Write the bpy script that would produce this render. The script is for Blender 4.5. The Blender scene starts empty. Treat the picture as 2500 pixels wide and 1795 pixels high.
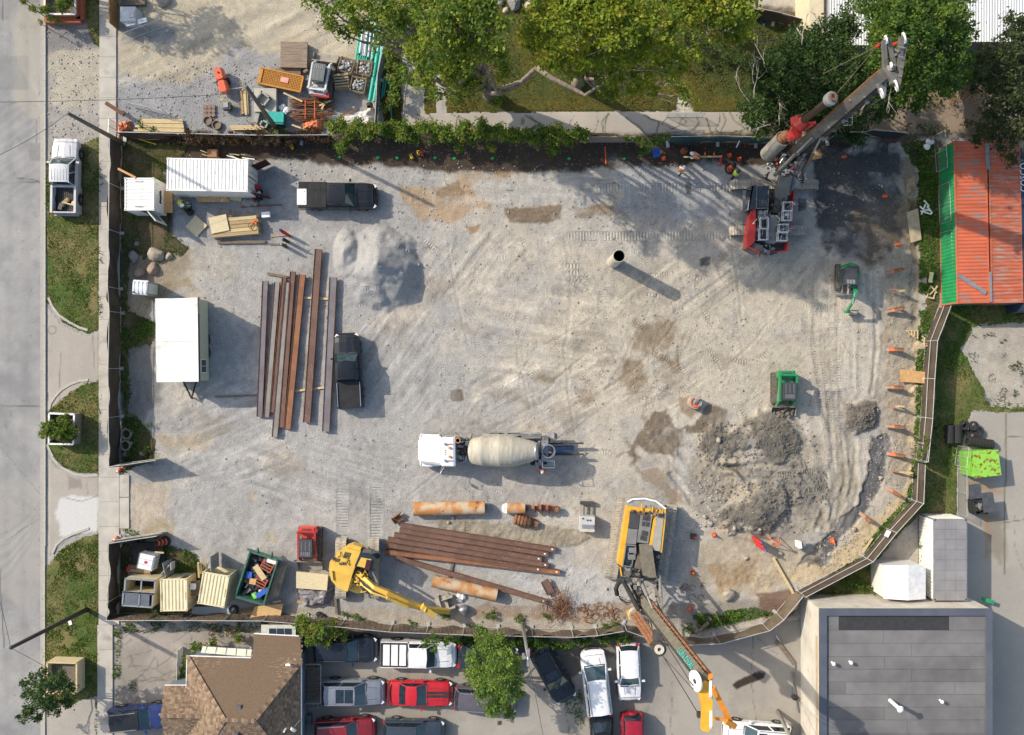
import bpy,math,random
import numpy as np
from mathutils import Vector,Matrix
random.seed(7);RNG=np.random.default_rng(7)
sc=bpy.context.scene
CAMZ=70.0;FPX=2203.0;CX,CY=1250.0,897.5
cam_d=bpy.data.cameras.new('camera');cam=bpy.data.objects.new('camera',cam_d)
sc.collection.objects.link(cam);sc.camera=cam
cam.location=(0,0,CAMZ);cam.rotation_euler=(0,0,0)
cam_d.sensor_width=36.0;cam_d.lens=36.0*FPX/2500.0
cam_d.clip_start=1.0;cam_d.clip_end=2000.0
SUN_EL=math.radians(35.5);SUN_AZ_DIR=Vector((0.8815,-0.472,0)).normalized()
world=bpy.data.worlds.new('World');sc.world=world;world.use_nodes=True
wn=world.node_tree.nodes;wl=world.node_tree.links
bg=wn.get('Background')or wn.new('ShaderNodeBackground')
sky=wn.new('ShaderNodeTexSky');sky.sky_type='NISHITA';sky.sun_disc=False
sky.sun_elevation=SUN_EL
sky.sun_rotation=math.atan2(-SUN_AZ_DIR.x,-SUN_AZ_DIR.y)
sky.air_density=1.3;sky.dust_density=2.5;sky.ozone_density=1.0
wl.new(sky.outputs[0],bg.inputs[0]);bg.inputs[1].default_value=0.15
sun_d=bpy.data.lights.new('sun','SUN');sun=bpy.data.objects.new('sun',sun_d)
sc.collection.objects.link(sun);sun.location=(-60,32,80)
sun_d.energy=3.7;sun_d.angle=math.radians(0.6);sun_d.color=(1.0,0.90,0.76)
ldir=Vector((SUN_AZ_DIR.x*math.cos(SUN_EL),SUN_AZ_DIR.y*math.cos(SUN_EL),-math.sin(SUN_EL)))
sun.rotation_euler=ldir.to_track_quat('-Z','Y').to_euler()
sc.view_settings.view_transform='Standard';sc.view_settings.look='None'
sc.view_settings.exposure=0.40;sc.view_settings.gamma=1.0
sc.view_settings.use_curve_mapping=False
sc.cycles.max_bounces=6;sc.cycles.transparent_max_bounces=6
def P(px,py,z=0.0):
 """photo position of a point at height z -> world"""
 s=(CAMZ-z)/FPX
 return Vector(((px-CX)*s,-(py-CY)*s,z))
def P2(px,py,z=0.0):
 v=P(px,py,z);return(v.x,v.y)
COL=sc.collection
def tag(o,label=None,cat=None,group=None,kind=None):
 if label:o['label']=label
 if cat:o['category']=cat
 if group:o['group']=group
 if kind:o['kind']=kind
 return o
def thing(name,label,cat,loc=(0,0,0),rz=0.0,group=None):
 o=bpy.data.objects.new(name,None);COL.objects.link(o)
 o.location=loc;o.rotation_euler=(0,0,rz);o.empty_display_size=0.3
 return tag(o,label,cat,group)
def kids(o):return[c for c in bpy.data.objects if c.parent is o]
def copy_tree(root,loc,rz,label,parent=None):
 def rec(o,par):
  c=o.copy();COL.objects.link(c)
  if par is not None:c.parent=par
  for ch in list(o.children):rec(ch,c)
  return c
 r=rec(root,None);r.location=loc;r.rotation_euler=(0,0,rz)
 if label:r['label']=label
 return r
class MB:
 def __init__(s):s.v=[];s.f=[];s.m=[]
 def add(s,vs,fs,m=0):
  b=len(s.v);s.v.extend([tuple(p)for p in vs])
  for f in fs:s.f.append(tuple(b+i for i in f));s.m.append(m)
  return s
 def box(s,c,d,rz=0.0,m=0,M=None):
  x,y,z=d[0]/2,d[1]/2,d[2]/2
  R=M if M is not None else Matrix.Rotation(rz,3,'Z')
  c=Vector(c)
  vs=[c+R@Vector((sx*x,sy*y,sz*z))for sz in(-1,1)for sx,sy in((-1,-1),(1,-1),(1,1),(-1,1))]
  return s.add(vs,[(3,2,1,0),(4,5,6,7),(0,1,5,4),(1,2,6,5),(2,3,7,6),(3,0,4,7)],m)
 def beam(s,a,b,w,h,m=0,up=(0,0,1)):
  a,b=Vector(a),Vector(b);d=(b-a);L=d.length
  if L<1e-6:return s
  x=d/L;u=Vector(up)
  if abs(x.dot(u))>0.98:u=Vector((0,1,0))
  y=u.cross(x).normalized();z=x.cross(y)
  return s.box((a+b)/2,(L,w,h),m=m,M=Matrix((x,y,z)).transposed())
 def prism(s,poly,z0,z1,m=0,mt=None):
  a=sum(poly[i][0]*poly[(i+1)%len(poly)][1]-poly[(i+1)%len(poly)][0]*poly[i][1]for i in range(len(poly)))
  if a<0:poly=poly[::-1]
  n=len(poly)
  vs=[(p[0],p[1],z0)for p in poly]+[(p[0],p[1],z1)for p in poly]
  s.add(vs,[tuple(range(n))[::-1]],m);s.m[-1]=m
  b=len(s.v)-2*n
  s.f.append(tuple(b+n+i for i in range(n)));s.m.append(m if mt is None else mt)
  for i in range(n):
   j=(i+1)%n
   s.f.append((b+i,b+j,b+n+j,b+n+i));s.m.append(m)
  return s
 def cyl(s,a,b,r0,r1=None,n=12,m=0,caps=True):
  a,b=Vector(a),Vector(b);r1=r0 if r1 is None else r1
  x=(b-a).normalized();u=Vector((0,0,1))if abs(x.z)<0.9 else Vector((1,0,0))
  y=u.cross(x).normalized();z=x.cross(y)
  vs=[]
  for c,r in((a,r0),(b,r1)):
   for i in range(n):
    t=2*math.pi*i/n;vs.append(c+(y*math.cos(t)+z*math.sin(t))*r)
  fs=[(i,(i+1)%n,n+(i+1)%n,n+i)for i in range(n)]
  if caps:fs+=[tuple(range(n))[::-1],tuple(range(n,2*n))]
  return s.add(vs,fs,m)
 def ring(s,a,b,ro,ri,n=20,m=0,mi=None):
  """hollow tube a->b"""
  a,b=Vector(a),Vector(b)
  x=(b-a).normalized();u=Vector((0,0,1))if abs(x.z)<0.9 else Vector((1,0,0))
  y=u.cross(x).normalized();z=x.cross(y);vs=[]
  for c,r in((a,ro),(b,ro),(b,ri),(a,ri)):
   for i in range(n):
    t=2*math.pi*i/n;vs.append(c+(y*math.cos(t)+z*math.sin(t))*r)
  for k in range(4):
   k2=(k+1)%4
   s.add([],[],m)
  base=len(s.v);s.v.extend([tuple(p)for p in vs])
  for k in range(4):
   k2=(k+1)%4;mm=mi if(mi is not None and k==2)else m
   for i in range(n):
    j=(i+1)%n
    s.f.append((base+k*n+i,base+k*n+j,base+k2*n+j,base+k2*n+i));s.m.append(mm)
  return s
 def tube(s,pts,r,n=6,m=0):
  pts=[Vector(p)for p in pts];rr=r if isinstance(r,(list,tuple))else[r]*len(pts)
  base=len(s.v);prev=None
  for k,p in enumerate(pts):
   d=(pts[min(k+1,len(pts)-1)]-pts[max(k-1,0)])
   d=d.normalized()if d.length>1e-9 else Vector((1,0,0))
   if prev is None:
    u=Vector((0,0,1))if abs(d.z)<0.9 else Vector((1,0,0))
    y=u.cross(d).normalized()
   else:
    y=(prev-d*prev.dot(d))
    y=y.normalized()if y.length>1e-6 else prev
   prev=y;z=d.cross(y)
   for i in range(n):
    t=2*math.pi*i/n;s.v.append(tuple(p+(y*math.cos(t)+z*math.sin(t))*rr[k]))
  for k in range(len(pts)-1):
   for i in range(n):
    j=(i+1)%n
    s.f.append((base+k*n+i,base+k*n+j,base+(k+1)*n+j,base+(k+1)*n+i));s.m.append(m)
  s.f.append(tuple(base+i for i in range(n))[::-1]);s.m.append(m)
  e=base+(len(pts)-1)*n
  s.f.append(tuple(e+i for i in range(n)));s.m.append(m)
  return s
 def loft(s,rings,m=0,closed=True,caps=True):
  n=len(rings[0]);base=len(s.v)
  for r in rings:s.v.extend([tuple(p)for p in r])
  for k in range(len(rings)-1):
   for i in range(n if closed else n-1):
    j=(i+1)%n
    s.f.append((base+k*n+i,base+k*n+j,base+(k+1)*n+j,base+(k+1)*n+i));s.m.append(m)
  if caps:
   s.f.append(tuple(base+i for i in range(n))[::-1]);s.m.append(m)
   e=base+(len(rings)-1)*n;s.f.append(tuple(e+i for i in range(n)));s.m.append(m)
  return s
 def rock(s,c,r,n=0,m=0,sq=0.7,rg=random):
  t=(1+5**.5)/2
  vs=[(-1,t,0),(1,t,0),(-1,-t,0),(1,-t,0),(0,-1,t),(0,1,t),(0,-1,-t),(0,1,-t),(t,0,-1),(t,0,1),(-t,0,-1),(-t,0,1)]
  fs=[(0,11,5),(0,5,1),(0,1,7),(0,7,10),(0,10,11),(1,5,9),(5,11,4),(11,10,2),(10,7,6),(7,1,8),(3,9,4),(3,4,2),(3,2,6),(3,6,8),(3,8,9),(4,9,5),(2,4,11),(6,2,10),(8,6,7),(9,8,1)]
  a=rg.uniform(0,6.28);ca,sa=math.cos(a),math.sin(a);out=[]
  ax=rg.uniform(.75,1.15);ay=rg.uniform(.75,1.15)
  for v in vs:
   k=rg.uniform(.8,1.1)*r/1.9
   x,y,z=v[0]*ax*k,v[1]*ay*k,v[2]*sq*k
   out.append((c[0]+x*ca-y*sa,c[1]+x*sa+y*ca,c[2]+z))
  return s.add(out,fs,m)
 def build(s,name,mats,parent=None,world=False,smooth=False,label=None,kind=None,off=None):
  me=bpy.data.meshes.new(name)
  vs=s.v
  if world and parent is not None:
   l=Vector(parent.location);inv=Matrix.Rotation(-parent.rotation_euler.z,3,'Z')
   if parent.parent is not None:l=l+Vector(parent.parent.location)
   vs=[tuple(inv@(Vector(v)-l))for v in vs]
  me.from_pydata(vs,[],s.f)
  if not isinstance(mats,(list,tuple)):mats=[mats]
  for mm in mats:me.materials.append(mm)
  if len(mats)>1:me.polygons.foreach_set('material_index',s.m)
  if smooth:me.polygons.foreach_set('use_smooth',[True]*len(me.polygons))
  me.update()
  o=bpy.data.objects.new(name,me);COL.objects.link(o)
  if parent is not None:o.parent=parent
  if label:o['label']=label
  if kind:o['kind']=kind
  return o
def structure(o):o['kind']='structure';return o
def newmat(name):
 m=bpy.data.materials.new(name);m.use_nodes=True
 nt=m.node_tree;b=nt.nodes['Principled BSDF'];return m,nt,b
_mc={}
def mat(name,c1,c2=None,rough=0.7,metal=0.0,scale=3.0,detail=4.0,lo=0.35,hi=0.65,bump=0.0,bscale=20.0,c3=None,c3lo=0.6,c3hi=0.7,c3scale=6.0,spec=0.4,coat=0.0,stretch=None,trans=0.0):
 if name in _mc:return _mc[name]
 m,nt,b=newmat(name);N=nt.nodes;L=nt.links
 b.inputs['Roughness'].default_value=rough;b.inputs['Metallic'].default_value=metal
 b.inputs['Specular IOR Level'].default_value=spec
 if coat:b.inputs['Coat Weight'].default_value=coat;b.inputs['Coat Roughness'].default_value=0.08
 if c2 is None:c2=tuple(x*0.82 for x in c1)
 tc=N.new('ShaderNodeTexCoord');vec=tc.outputs['Object']
 if stretch:
  mp=N.new('ShaderNodeMapping');mp.inputs['Scale'].default_value=stretch
  L.new(vec,mp.inputs[0]);vec=mp.outputs[0]
 n=N.new('ShaderNodeTexNoise');n.inputs['Scale'].default_value=scale;n.inputs['Detail'].default_value=detail
 L.new(vec,n.inputs['Vector'])
 r=N.new('ShaderNodeValToRGB');r.color_ramp.elements[0].position=lo;r.color_ramp.elements[1].position=hi
 r.color_ramp.elements[0].color=(*c1,1);r.color_ramp.elements[1].color=(*c2,1)
 L.new(n.outputs[0],r.inputs[0]);out=r.outputs[0]
 if c3 is not None:
  n3=N.new('ShaderNodeTexNoise');n3.inputs['Scale'].default_value=c3scale;n3.inputs['Detail'].default_value=5
  L.new(vec,n3.inputs['Vector'])
  r3=N.new('ShaderNodeMapRange');r3.inputs[1].default_value=c3lo;r3.inputs[2].default_value=c3hi
  L.new(n3.outputs[0],r3.inputs[0])
  mx=N.new('ShaderNodeMix');mx.data_type='RGBA';L.new(r3.outputs[0],mx.inputs[0])
  L.new(out,mx.inputs[6]);mx.inputs[7].default_value=(*c3,1);out=mx.outputs[2]
 L.new(out,b.inputs['Base Color'])
 if bump:
  bn=N.new('ShaderNodeTexNoise');bn.inputs['Scale'].default_value=bscale;bn.inputs['Detail'].default_value=4
  L.new(vec,bn.inputs['Vector'])
  bp=N.new('ShaderNodeBump');bp.inputs['Strength'].default_value=bump;bp.inputs['Distance'].default_value=0.03
  L.new(bn.outputs[0],bp.inputs['Height']);L.new(bp.outputs[0],b.inputs['Normal'])
 _mc[name]=m;return m
def paint(name,c,rough=0.35,dirt=0.12):
 k=max(c)<.05
 return mat('paint_'+name,c,tuple(x*(1-dirt)for x in c),rough=.3 if k else rough,scale=2.5,coat=.25 if k else .6,spec=.3 if k else .5)
def fnoise(X,Y,scale,seed,octv=4,gain=0.55):
 """value noise; X,Y in metres, scale = metres of the largest feature; returns 0..1-ish"""
 out=np.zeros_like(X,dtype=np.float64);amp=1.0;tot=0.0;s=scale
 for o in range(octv):
  rg=np.random.default_rng(seed*31+o);T=rg.random((257,257))
  x=X/s+1000.37*(o+1);y=Y/s+731.11*(o+1)
  xi=np.floor(x).astype(int);yi=np.floor(y).astype(int);fx=x-xi;fy=y-yi
  fx=fx*fx*(3-2*fx);fy=fy*fy*(3-2*fy);xi&=255;yi&=255
  out+=amp*((T[yi,xi]*(1-fx)+T[yi,xi+1]*fx)*(1-fy)+(T[yi+1,xi]*(1-fx)+T[yi+1,xi+1]*fx)*fy)
  tot+=amp;amp*=gain;s*=0.5
 return out/tot
def poly_sd(X,Y,poly):
 """signed distance (positive inside) to polygon"""
 d=np.full(X.shape,1e18);ins=np.zeros(X.shape,bool);n=len(poly)
 for i in range(n):
  ax,ay=poly[i];bx,by=poly[(i+1)%n]
  ex,ey=bx-ax,by-ay;wx,wy=X-ax,Y-ay
  t=np.clip((wx*ex+wy*ey)/(ex*ex+ey*ey+1e-12),0,1)
  d=np.minimum(d,(wx-ex*t)**2+(wy-ey*t)**2)
  c=((ay>Y)!=(by>Y))&(X<(bx-ax)*(Y-ay)/((by-ay)if by!=ay else 1e-9)+ax)
  ins^=c
 return np.where(ins,1,-1)*np.sqrt(d)
def ground_mat(name,speck=0.25,sscale=9.0,bump=0.5,bscale=14.0,white=0.0,rough=0.95,tracks=False):
 m,nt,b=newmat(name);N=nt.nodes;L=nt.links
 b.inputs['Roughness'].default_value=rough;b.inputs['Specular IOR Level'].default_value=0.15
 at=N.new('ShaderNodeAttribute');at.attribute_name='Col'
 tc=N.new('ShaderNodeTexCoord')
 n1=N.new('ShaderNodeTexNoise');n1.inputs['Scale'].default_value=sscale;n1.inputs['Detail'].default_value=6;n1.inputs['Roughness'].default_value=0.75
 L.new(tc.outputs['Object'],n1.inputs['Vector'])
 mr=N.new('ShaderNodeMapRange');mr.inputs[1].default_value=0.3;mr.inputs[2].default_value=0.7
 mr.inputs[3].default_value=1-speck;mr.inputs[4].default_value=1+speck
 L.new(n1.outputs[0],mr.inputs[0])
 vm=N.new('ShaderNodeVectorMath');vm.operation='SCALE'
 L.new(at.outputs['Color'],vm.inputs[0]);L.new(mr.outputs[0],vm.inputs['Scale']);out=vm.outputs[0]
 if white:
  v=N.new('ShaderNodeTexVoronoi');v.inputs['Scale'].default_value=7.0;L.new(tc.outputs['Object'],v.inputs['Vector'])
  lt=N.new('ShaderNodeMath');lt.operation='LESS_THAN';lt.inputs[1].default_value=0.16
  L.new(v.outputs['Distance'],lt.inputs[0])
  sx=N.new('ShaderNodeSeparateColor');L.new(v.outputs['Color'],sx.inputs[0])
  gt=N.new('ShaderNodeMath');gt.operation='GREATER_THAN';gt.inputs[1].default_value=1-white
  L.new(sx.outputs[0],gt.inputs[0])
  mu=N.new('ShaderNodeMath');mu.operation='MULTIPLY';L.new(lt.outputs[0],mu.inputs[0]);L.new(gt.outputs[0],mu.inputs[1])
  mx=N.new('ShaderNodeMix');mx.data_type='RGBA';L.new(mu.outputs[0],mx.inputs[0]);L.new(out,mx.inputs[6])
  mx.inputs[7].default_value=(0.5,0.48,0.44,1);out=mx.outputs[2]
 L.new(out,b.inputs['Base Color'])
 n2=N.new('ShaderNodeTexNoise');n2.inputs['Scale'].default_value=bscale;n2.inputs['Detail'].default_value=5;n2.inputs['Roughness'].default_value=0.7
 L.new(tc.outputs['Object'],n2.inputs['Vector'])
 bp=N.new('ShaderNodeBump');bp.inputs['Strength'].default_value=bump;bp.inputs['Distance'].default_value=0.06
 L.new(n2.outputs[0],bp.inputs['Height']);nrm=bp.outputs[0]
 if tracks:
  a2=N.new('ShaderNodeAttribute');a2.attribute_name='track'
  sp=N.new('ShaderNodeSeparateXYZ');L.new(a2.outputs['Vector'],sp.inputs[0])
  si=N.new('ShaderNodeMath');si.operation='SINE';L.new(sp.outputs[0],si.inputs[0])
  mm=N.new('ShaderNodeMath');mm.operation='MULTIPLY';L.new(si.outputs[0],mm.inputs[0]);L.new(sp.outputs[1],mm.inputs[1])
  b2=N.new('ShaderNodeBump');b2.inputs['Strength'].default_value=0.8;b2.inputs['Distance'].default_value=0.022
  L.new(mm.outputs[0],b2.inputs['Height']);L.new(nrm,b2.inputs['Normal']);nrm=b2.outputs[0]
 L.new(nrm,b.inputs['Normal'])
 return m
MG=ground_mat('gravel_and_dirt',0.34,11.0,.9,10.0,white=0.20,tracks=True)
M_ASPH=ground_mat('worn_asphalt',0.13,16.0,0.3,30.0,white=0.06)
M_CONC=ground_mat('old_concrete',0.09,8.0,0.2,18.0)
M_TURF=ground_mat('turf_soil',0.5,6.0,1.0,9.0)
def blob(X,Y,poly,feather=8,dist=14,seed=1,dscale=60.0):
 """soft, ragged-edged mask of a polygon given in photo pixels on the ground"""
 xs=[p[0]for p in poly];ys=[p[1]for p in poly];pad=feather+dist+6
 m=np.zeros(X.shape);s=(X>min(xs)-pad)&(X<max(xs)+pad)&(Y>min(ys)-pad)&(Y<max(ys)+pad)
 if not s.any():return m
 x,y=X[s],Y[s]
 n1,n2=wobble(X,s,x,y,dscale,seed)
 d=poly_sd(x+n1*3.2*dist,y+n2*3.2*dist,poly)
 v=np.clip(d/feather+0.5,0,1);m[s]=v*v*(3-2*v);return m
_wob={}
def wobble(X,s,x,y,ds,seed):
 if X.size<200000:return fnoise(x,y,ds,seed,5,.6)-.5,fnoise(x,y,ds,seed+50,5,.6)-.5
 if ds not in _wob:_wob[ds]=(fnoise(globals()['X'],globals()['Y'],ds,1,5,.6).astype(np.float32)-.5,fnoise(globals()['X'],globals()['Y'],ds,51,5,.6).astype(np.float32)-.5)
 a,b=_wob[ds];k=(seed*37)%400;return np.roll(a,(k,k//2),(0,1))[s],np.roll(b,(k//2,k),(0,1))[s]
def line_d(X,Y,pts,wob=0,seed=3):
 d=np.full(X.shape,1e9)
 xs=[p[0]for p in pts];ys=[p[1]for p in pts];full=d
 sel=(X>min(xs)-60)&(X<max(xs)+60)&(Y>min(ys)-60)&(Y<max(ys)+60)
 if not sel.any():return full
 x=X[sel];y=Y[sel]
 if wob:x,y=x+(fnoise(x,y,40,seed,4)-.5)*2*wob,y+(fnoise(x,y,40,seed+9,4)-.5)*2*wob
 d=np.full(x.shape,1e9)
 for(ax,ay),(bx,by)in zip(pts[:-1],pts[1:]):
  ex,ey=bx-ax,by-ay;t=np.clip(((x-ax)*ex+(y-ay)*ey)/(ex*ex+ey*ey+1e-9),0,1)
  d=np.minimum(d,np.hypot(x-ax-ex*t,y-ay-ey*t))
 full[sel]=d;return full
def mixc(C,m,col):
 for k in range(3):C[...,k]=C[...,k]*(1-m)+col[k]*m
def set_attr(me,name,C):
 a=me.attributes.new(name,'FLOAT_COLOR','POINT')
 full=np.ones((len(C),4),np.float32);full[:,:3]=C;a.data.foreach_set('color',full.ravel())
def mesh_np(name,V,F,mat_,smooth=True):
 me=bpy.data.meshes.new(name);nv,nf,k=len(V),len(F),F.shape[1]
 me.vertices.add(nv);me.vertices.foreach_set('co',np.asarray(V,np.float32).ravel())
 me.loops.add(nf*k);me.loops.foreach_set('vertex_index',F.astype(np.int32).ravel())
 me.polygons.add(nf);me.polygons.foreach_set('loop_start',np.arange(0,nf*k,k,dtype=np.int32))
 me.polygons.foreach_set('loop_total',np.full(nf,k,np.int32))
 if smooth:me.polygons.foreach_set('use_smooth',np.ones(nf,bool))
 me.update(calc_edges=True);me.materials.append(mat_)
 o=bpy.data.objects.new(name,me);COL.objects.link(o);return o
S0=CAMZ/FPX
def to_world(X,Y):return(X-CX)*S0,-(Y-CY)*S0
hpx=2.75
gx=np.arange(-60,2562,hpx);gy=np.arange(-60,1858,hpx)
X,Y=np.meshgrid(gx,gy);ny,nx=X.shape
GR=(0.330,0.321,0.306);TAN=(0.410,0.372,0.312);BRN=(0.20,0.145,0.09);DRK=(0.060,0.046,0.035)
DGR=(0.105,0.105,0.105);SAND=(0.46,0.37,0.235);WHT=(0.50,0.49,0.47);WET=(0.155,0.12,0.085)
C=np.zeros((ny,nx,3));
big=fnoise(X,Y,260,1,4);mid=fnoise(X,Y,70,2,5,.6);fine=fnoise(X,Y,14,5,3,.7)
tanw=np.clip((X-1050)/500,0,1)*0.75+0.05;tanw=np.clip(tanw+(mid-.5)*1.9+(big-.5)*1.6,0,1)
tanw=tanw*tanw*(3-2*tanw)
for k in range(3):C[...,k]=GR[k]*(1-tanw)+TAN[k]*tanw
H=(mid-.5)*0.10+(fine-.5)*0.055
_clod=fnoise(X,Y,13,82,3,.7)
def pt(poly,col,f=10,d=14,op=1.0,seed=1,hh=0.0,rough=0.0,ds=60.0):
 m=blob(X,Y,poly,f,d,seed,ds)*op;mixc(C,m,col)
 global H
 if hh:H=H+m*hh
 if rough:H=H+m*(_clod-.5)*rough
 return m
pt([(240,-80),(1100,-80),(1000,120),(900,240),(640,230),(480,240),(300,200),(240,220)],(0.400,0.350,0.262),30,30,1,11,ds=120)
for i in range(7):
 y0=20+i*38;m=np.exp(-(line_d(X,Y,[(250,y0+120),(420,y0+60),(640,y0-40),(860,y0-150)],18,40+i)/9)**2)
 mixc(C,m*0.45*(Y<250),(0.25,0.24,0.215)if i%2 else(0.45,0.41,0.33))
pt([(250,228),(480,200),(560,130),(800,150),(900,230),(900,330),(250,330)],(0.26,0.265,0.27),20,20,.9,12)
pt([(112,55),(246,55),(246,400),(112,400)],(0.30,0.285,0.26),12,8,.9,13)
pt([(115,120),(245,120),(245,260),(115,270)],(0.40,0.36,0.28),20,26,.8,14)
pt([(112,60),(210,60),(235,115),(115,140)],(0.19,0.185,0.185),12,16,.8,14)
pt([(300,55),(430,60),(430,110),(300,100)],(0.24,0.24,0.24),12,16,.8,15)
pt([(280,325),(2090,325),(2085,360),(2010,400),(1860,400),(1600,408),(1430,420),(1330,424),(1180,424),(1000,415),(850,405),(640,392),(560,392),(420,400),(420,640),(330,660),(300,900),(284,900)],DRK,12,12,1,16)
pt([(290,580),(470,610),(480,700),(360,760),(350,830),(290,830)],(0.26,0.215,0.15),14,22,.9,17)
pt([(296,900),(300,820),(380,800),(390,980),(350,1040),(370,1130),(300,1140)],(0.17,0.165,0.16),14,16,.85,18)
pt([(470,560),(560,600),(600,660),(560,700),(430,680)],(0.36,0.33,0.28),20,25,.6,19)
pt([(420,500),(500,440),(720,430),(730,560),(640,600),(480,600)],(0.23,0.235,0.245),30,20,.7,20)
pt([(985,455),(1190,440),(1215,480),(1110,530),(1020,545)],(0.35,0.255,0.165),14,25,.9,21)
pt([(1120,425),(1290,425),(1290,440),(1200,447),(1130,450)],(0.34,0.25,0.16),10,12,.8,21)
pt([(1060,470),(1130,440),(1140,480),(1090,520)],BRN,12,16,.75,22)
pt([(1150,440),(1400,428),(1500,440),(1480,500),(1300,505),(1170,490)],(0.36,0.345,0.32),18,16,.8,23)
pt([(1230,512),(1370,505),(1365,538),(1330,545),(1240,545)],(0.175,0.13,0.09),7,9,.95,24,hh=.04)
pt([(1395,506),(1520,502),(1530,528),(1400,532)],(0.22,0.165,0.11),8,9,.85,25,hh=.03)
pt([(1143,555),(1172,550),(1165,570),(1145,572)],(0.30,0.20,0.11),6,6,.9,26)
pt([(1500,400),(2000,395),(2000,480),(1860,560),(1500,520)],(0.30,0.31,0.315),25,25,.8,27)
pt([(1500,660),(2030,600),(2120,820),(2050,980),(1480,1000),(1280,850)],(0.42,0.375,0.30),60,60,.75,28,ds=160)
pt([(1990,352),(2170,345),(2205,400),(2215,560),(2190,640),(2120,660),(2020,590),(1990,520),(1960,440)],(0.062,0.062,0.064),25,30,.95,29,rough=.06)  # dark soil, made near-black with the tree crowns' shadow put into its colour
pt([(2100,500),(2200,500),(2210,620),(2120,640)],(0.13,0.10,0.07),20,30,.6,30)
for pl in([(2198,400),(2236,380),(2250,700),(2215,700)],[(2205,690),(2250,660),(2240,900),(2250,1150),(2200,1180),(2160,1000),(2160,760)]):
 pt(pl,(0.24,0.19,0.13)if pl[0][1]<500 else(0.31,0.25,0.175),16,22,.9,31,rough=.12,ds=40)  # northern slope strip gets a darker colour in place of missing tree shade
pt([(2225,480),(2243,480),(2243,800),(2228,800)],(0.13,0.09,0.05),10,12,.9,32,hh=-.12)
pt([(2270,1120),(2345,1120),(2330,1262),(2240,1262)],(0.2,0.15,0.07),14,14,.6,132)
pt([(2140,610),(2240,620),(2230,1180),(2150,1190),(2130,1000),(2150,800)],(0.30,0.27,0.22),18,34,.7,33,rough=.14,ds=34)
pt([(2230,840),(2262,850),(2250,1240),(2180,1300),(2060,1400),(1900,1440),(1740,1440),(1760,1380),(1900,1400),(2020,1360),(2130,1270),(2215,1180)],SAND,16,20,.95,34,rough=.12,ds=40)
for i,pl in enumerate(([(1590,775),(1640,770),(1665,815),(1660,848),(1610,850),(1585,880),(1550,880),(1552,840)],[(1500,890),(1565,895),(1585,930),(1545,955),(1500,940)],[(1310,905),(1350,900),(1345,930),(1320,935)],[(1600,865),(1640,870),(1640,905),(1615,900)],[(1400,960),(1470,955),(1430,985),(1385,985)])):
 pt(pl,(0.215,0.165,0.11),24,30,.85,60+i,ds=45)
pt([(1570,1010),(1620,1005),(1660,1040),(1670,1080),(1660,1110),(1600,1110),(1560,1080),(1545,1130),(1500,1090),(1580,1060)],WET,14,26,.93,70,rough=.10,ds=40)
pt([(1715,1000),(1765,1000),(1778,1045),(1745,1065),(1690,1060),(1660,1050)],WET,10,18,.95,71,rough=.08,ds=40)
pt([(1660,970),(1700,965),(1710,1000),(1690,1020),(1665,1005)],(0.22,0.16,0.11),8,8,.8,72)
pt([(1620,1140),(1680,1230),(1640,1240),(1560,1140)],(0.26,0.2,0.14),10,18,.8,73,ds=40)
pt([(1660,1090),(1720,1090),(1690,1130),(1690,1200),(1740,1210),(1700,1230),(1660,1190)],WHT,8,14,.75,74,ds=36)
pt([(1660,1110),(1740,1040),(1840,1015),(1920,1020),(1990,1060),(2010,1150),(2040,1240),(1960,1300),(1860,1310),(1760,1290),(1700,1230)],(0.27,0.24,0.19),50,40,.7,175,rough=.12,ds=60)
heap1=pt([(1690,1100),(1740,1050),(1830,1030),(1900,1020),(1955,1060),(1950,1115),(1890,1135),(1800,1095),(1760,1125)],(0.135,0.122,0.102),26,34,.97,75,hh=.22,rough=.20,ds=40)
heap2=pt([(1720,1270),(1800,1240),(1850,1200),(1900,1170),(1935,1225),(1890,1290),(1850,1305),(1770,1290)],(0.130,0.120,0.102),24,32,.97,76,hh=.28,rough=.20,ds=40)
pt([(1720,1120),(1850,1110),(1850,1200),(1760,1230),(1700,1180)],(0.30,0.26,0.20),14,20,.8,77,rough=.2,ds=36)
pt([(1860,1150),(2010,1140),(2030,1230),(1900,1235),(1850,1210)],(0.185,0.175,0.155),24,26,.9,78,hh=.05,rough=.08,ds=36)
pt([(2070,985),(2110,975),(2140,1000),(2130,1040),(2090,1055),(2060,1030)],(0.135,0.12,0.10),16,16,.97,79,hh=.2,rough=.26,ds=36)
pt([(2130,1065),(2170,1060),(2165,1160),(2120,1250),(2060,1310),(2020,1380),(1950,1380),(2030,1300),(2095,1230),(2120,1160)],(0.088,0.09,0.095),8,12,.97,80,hh=-.15,rough=.14,ds=36)
pt([(1970,1240),(2080,1110),(2100,1180),(2040,1290),(1960,1300)],(0.33,0.29,0.22),14,18,.8,81,rough=.14,ds=36)
pt([(1740,1280),(1990,1340),(1880,1430),(1700,1480),(1690,1400)],(0.37,0.31,0.225),20,26,.8,82,rough=.09,ds=50)
pt([(1735,1380),(1850,1360),(1840,1420),(1760,1440)],(0.30,0.215,0.125),12,18,.8,83)
berm=pt([(1040,1275),(1110,1268),(1230,1275),(1430,1288),(1435,1320),(1380,1335),(1230,1325),(1130,1305)],(0.265,0.23,0.17),8,10,.9,84,hh=.10,rough=.16,ds=36)
pt([(1250,1370),(1340,1350),(1500,1400),(1520,1470),(1460,1490),(1330,1480),(1260,1440)],(0.40,0.395,0.385),20,26,.85,85,rough=.08,ds=50)
pt([(700,1490),(1180,1490),(1560,1500),(1560,1560),(700,1540)],(0.33,0.295,0.245),8,8,.9,86)
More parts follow.
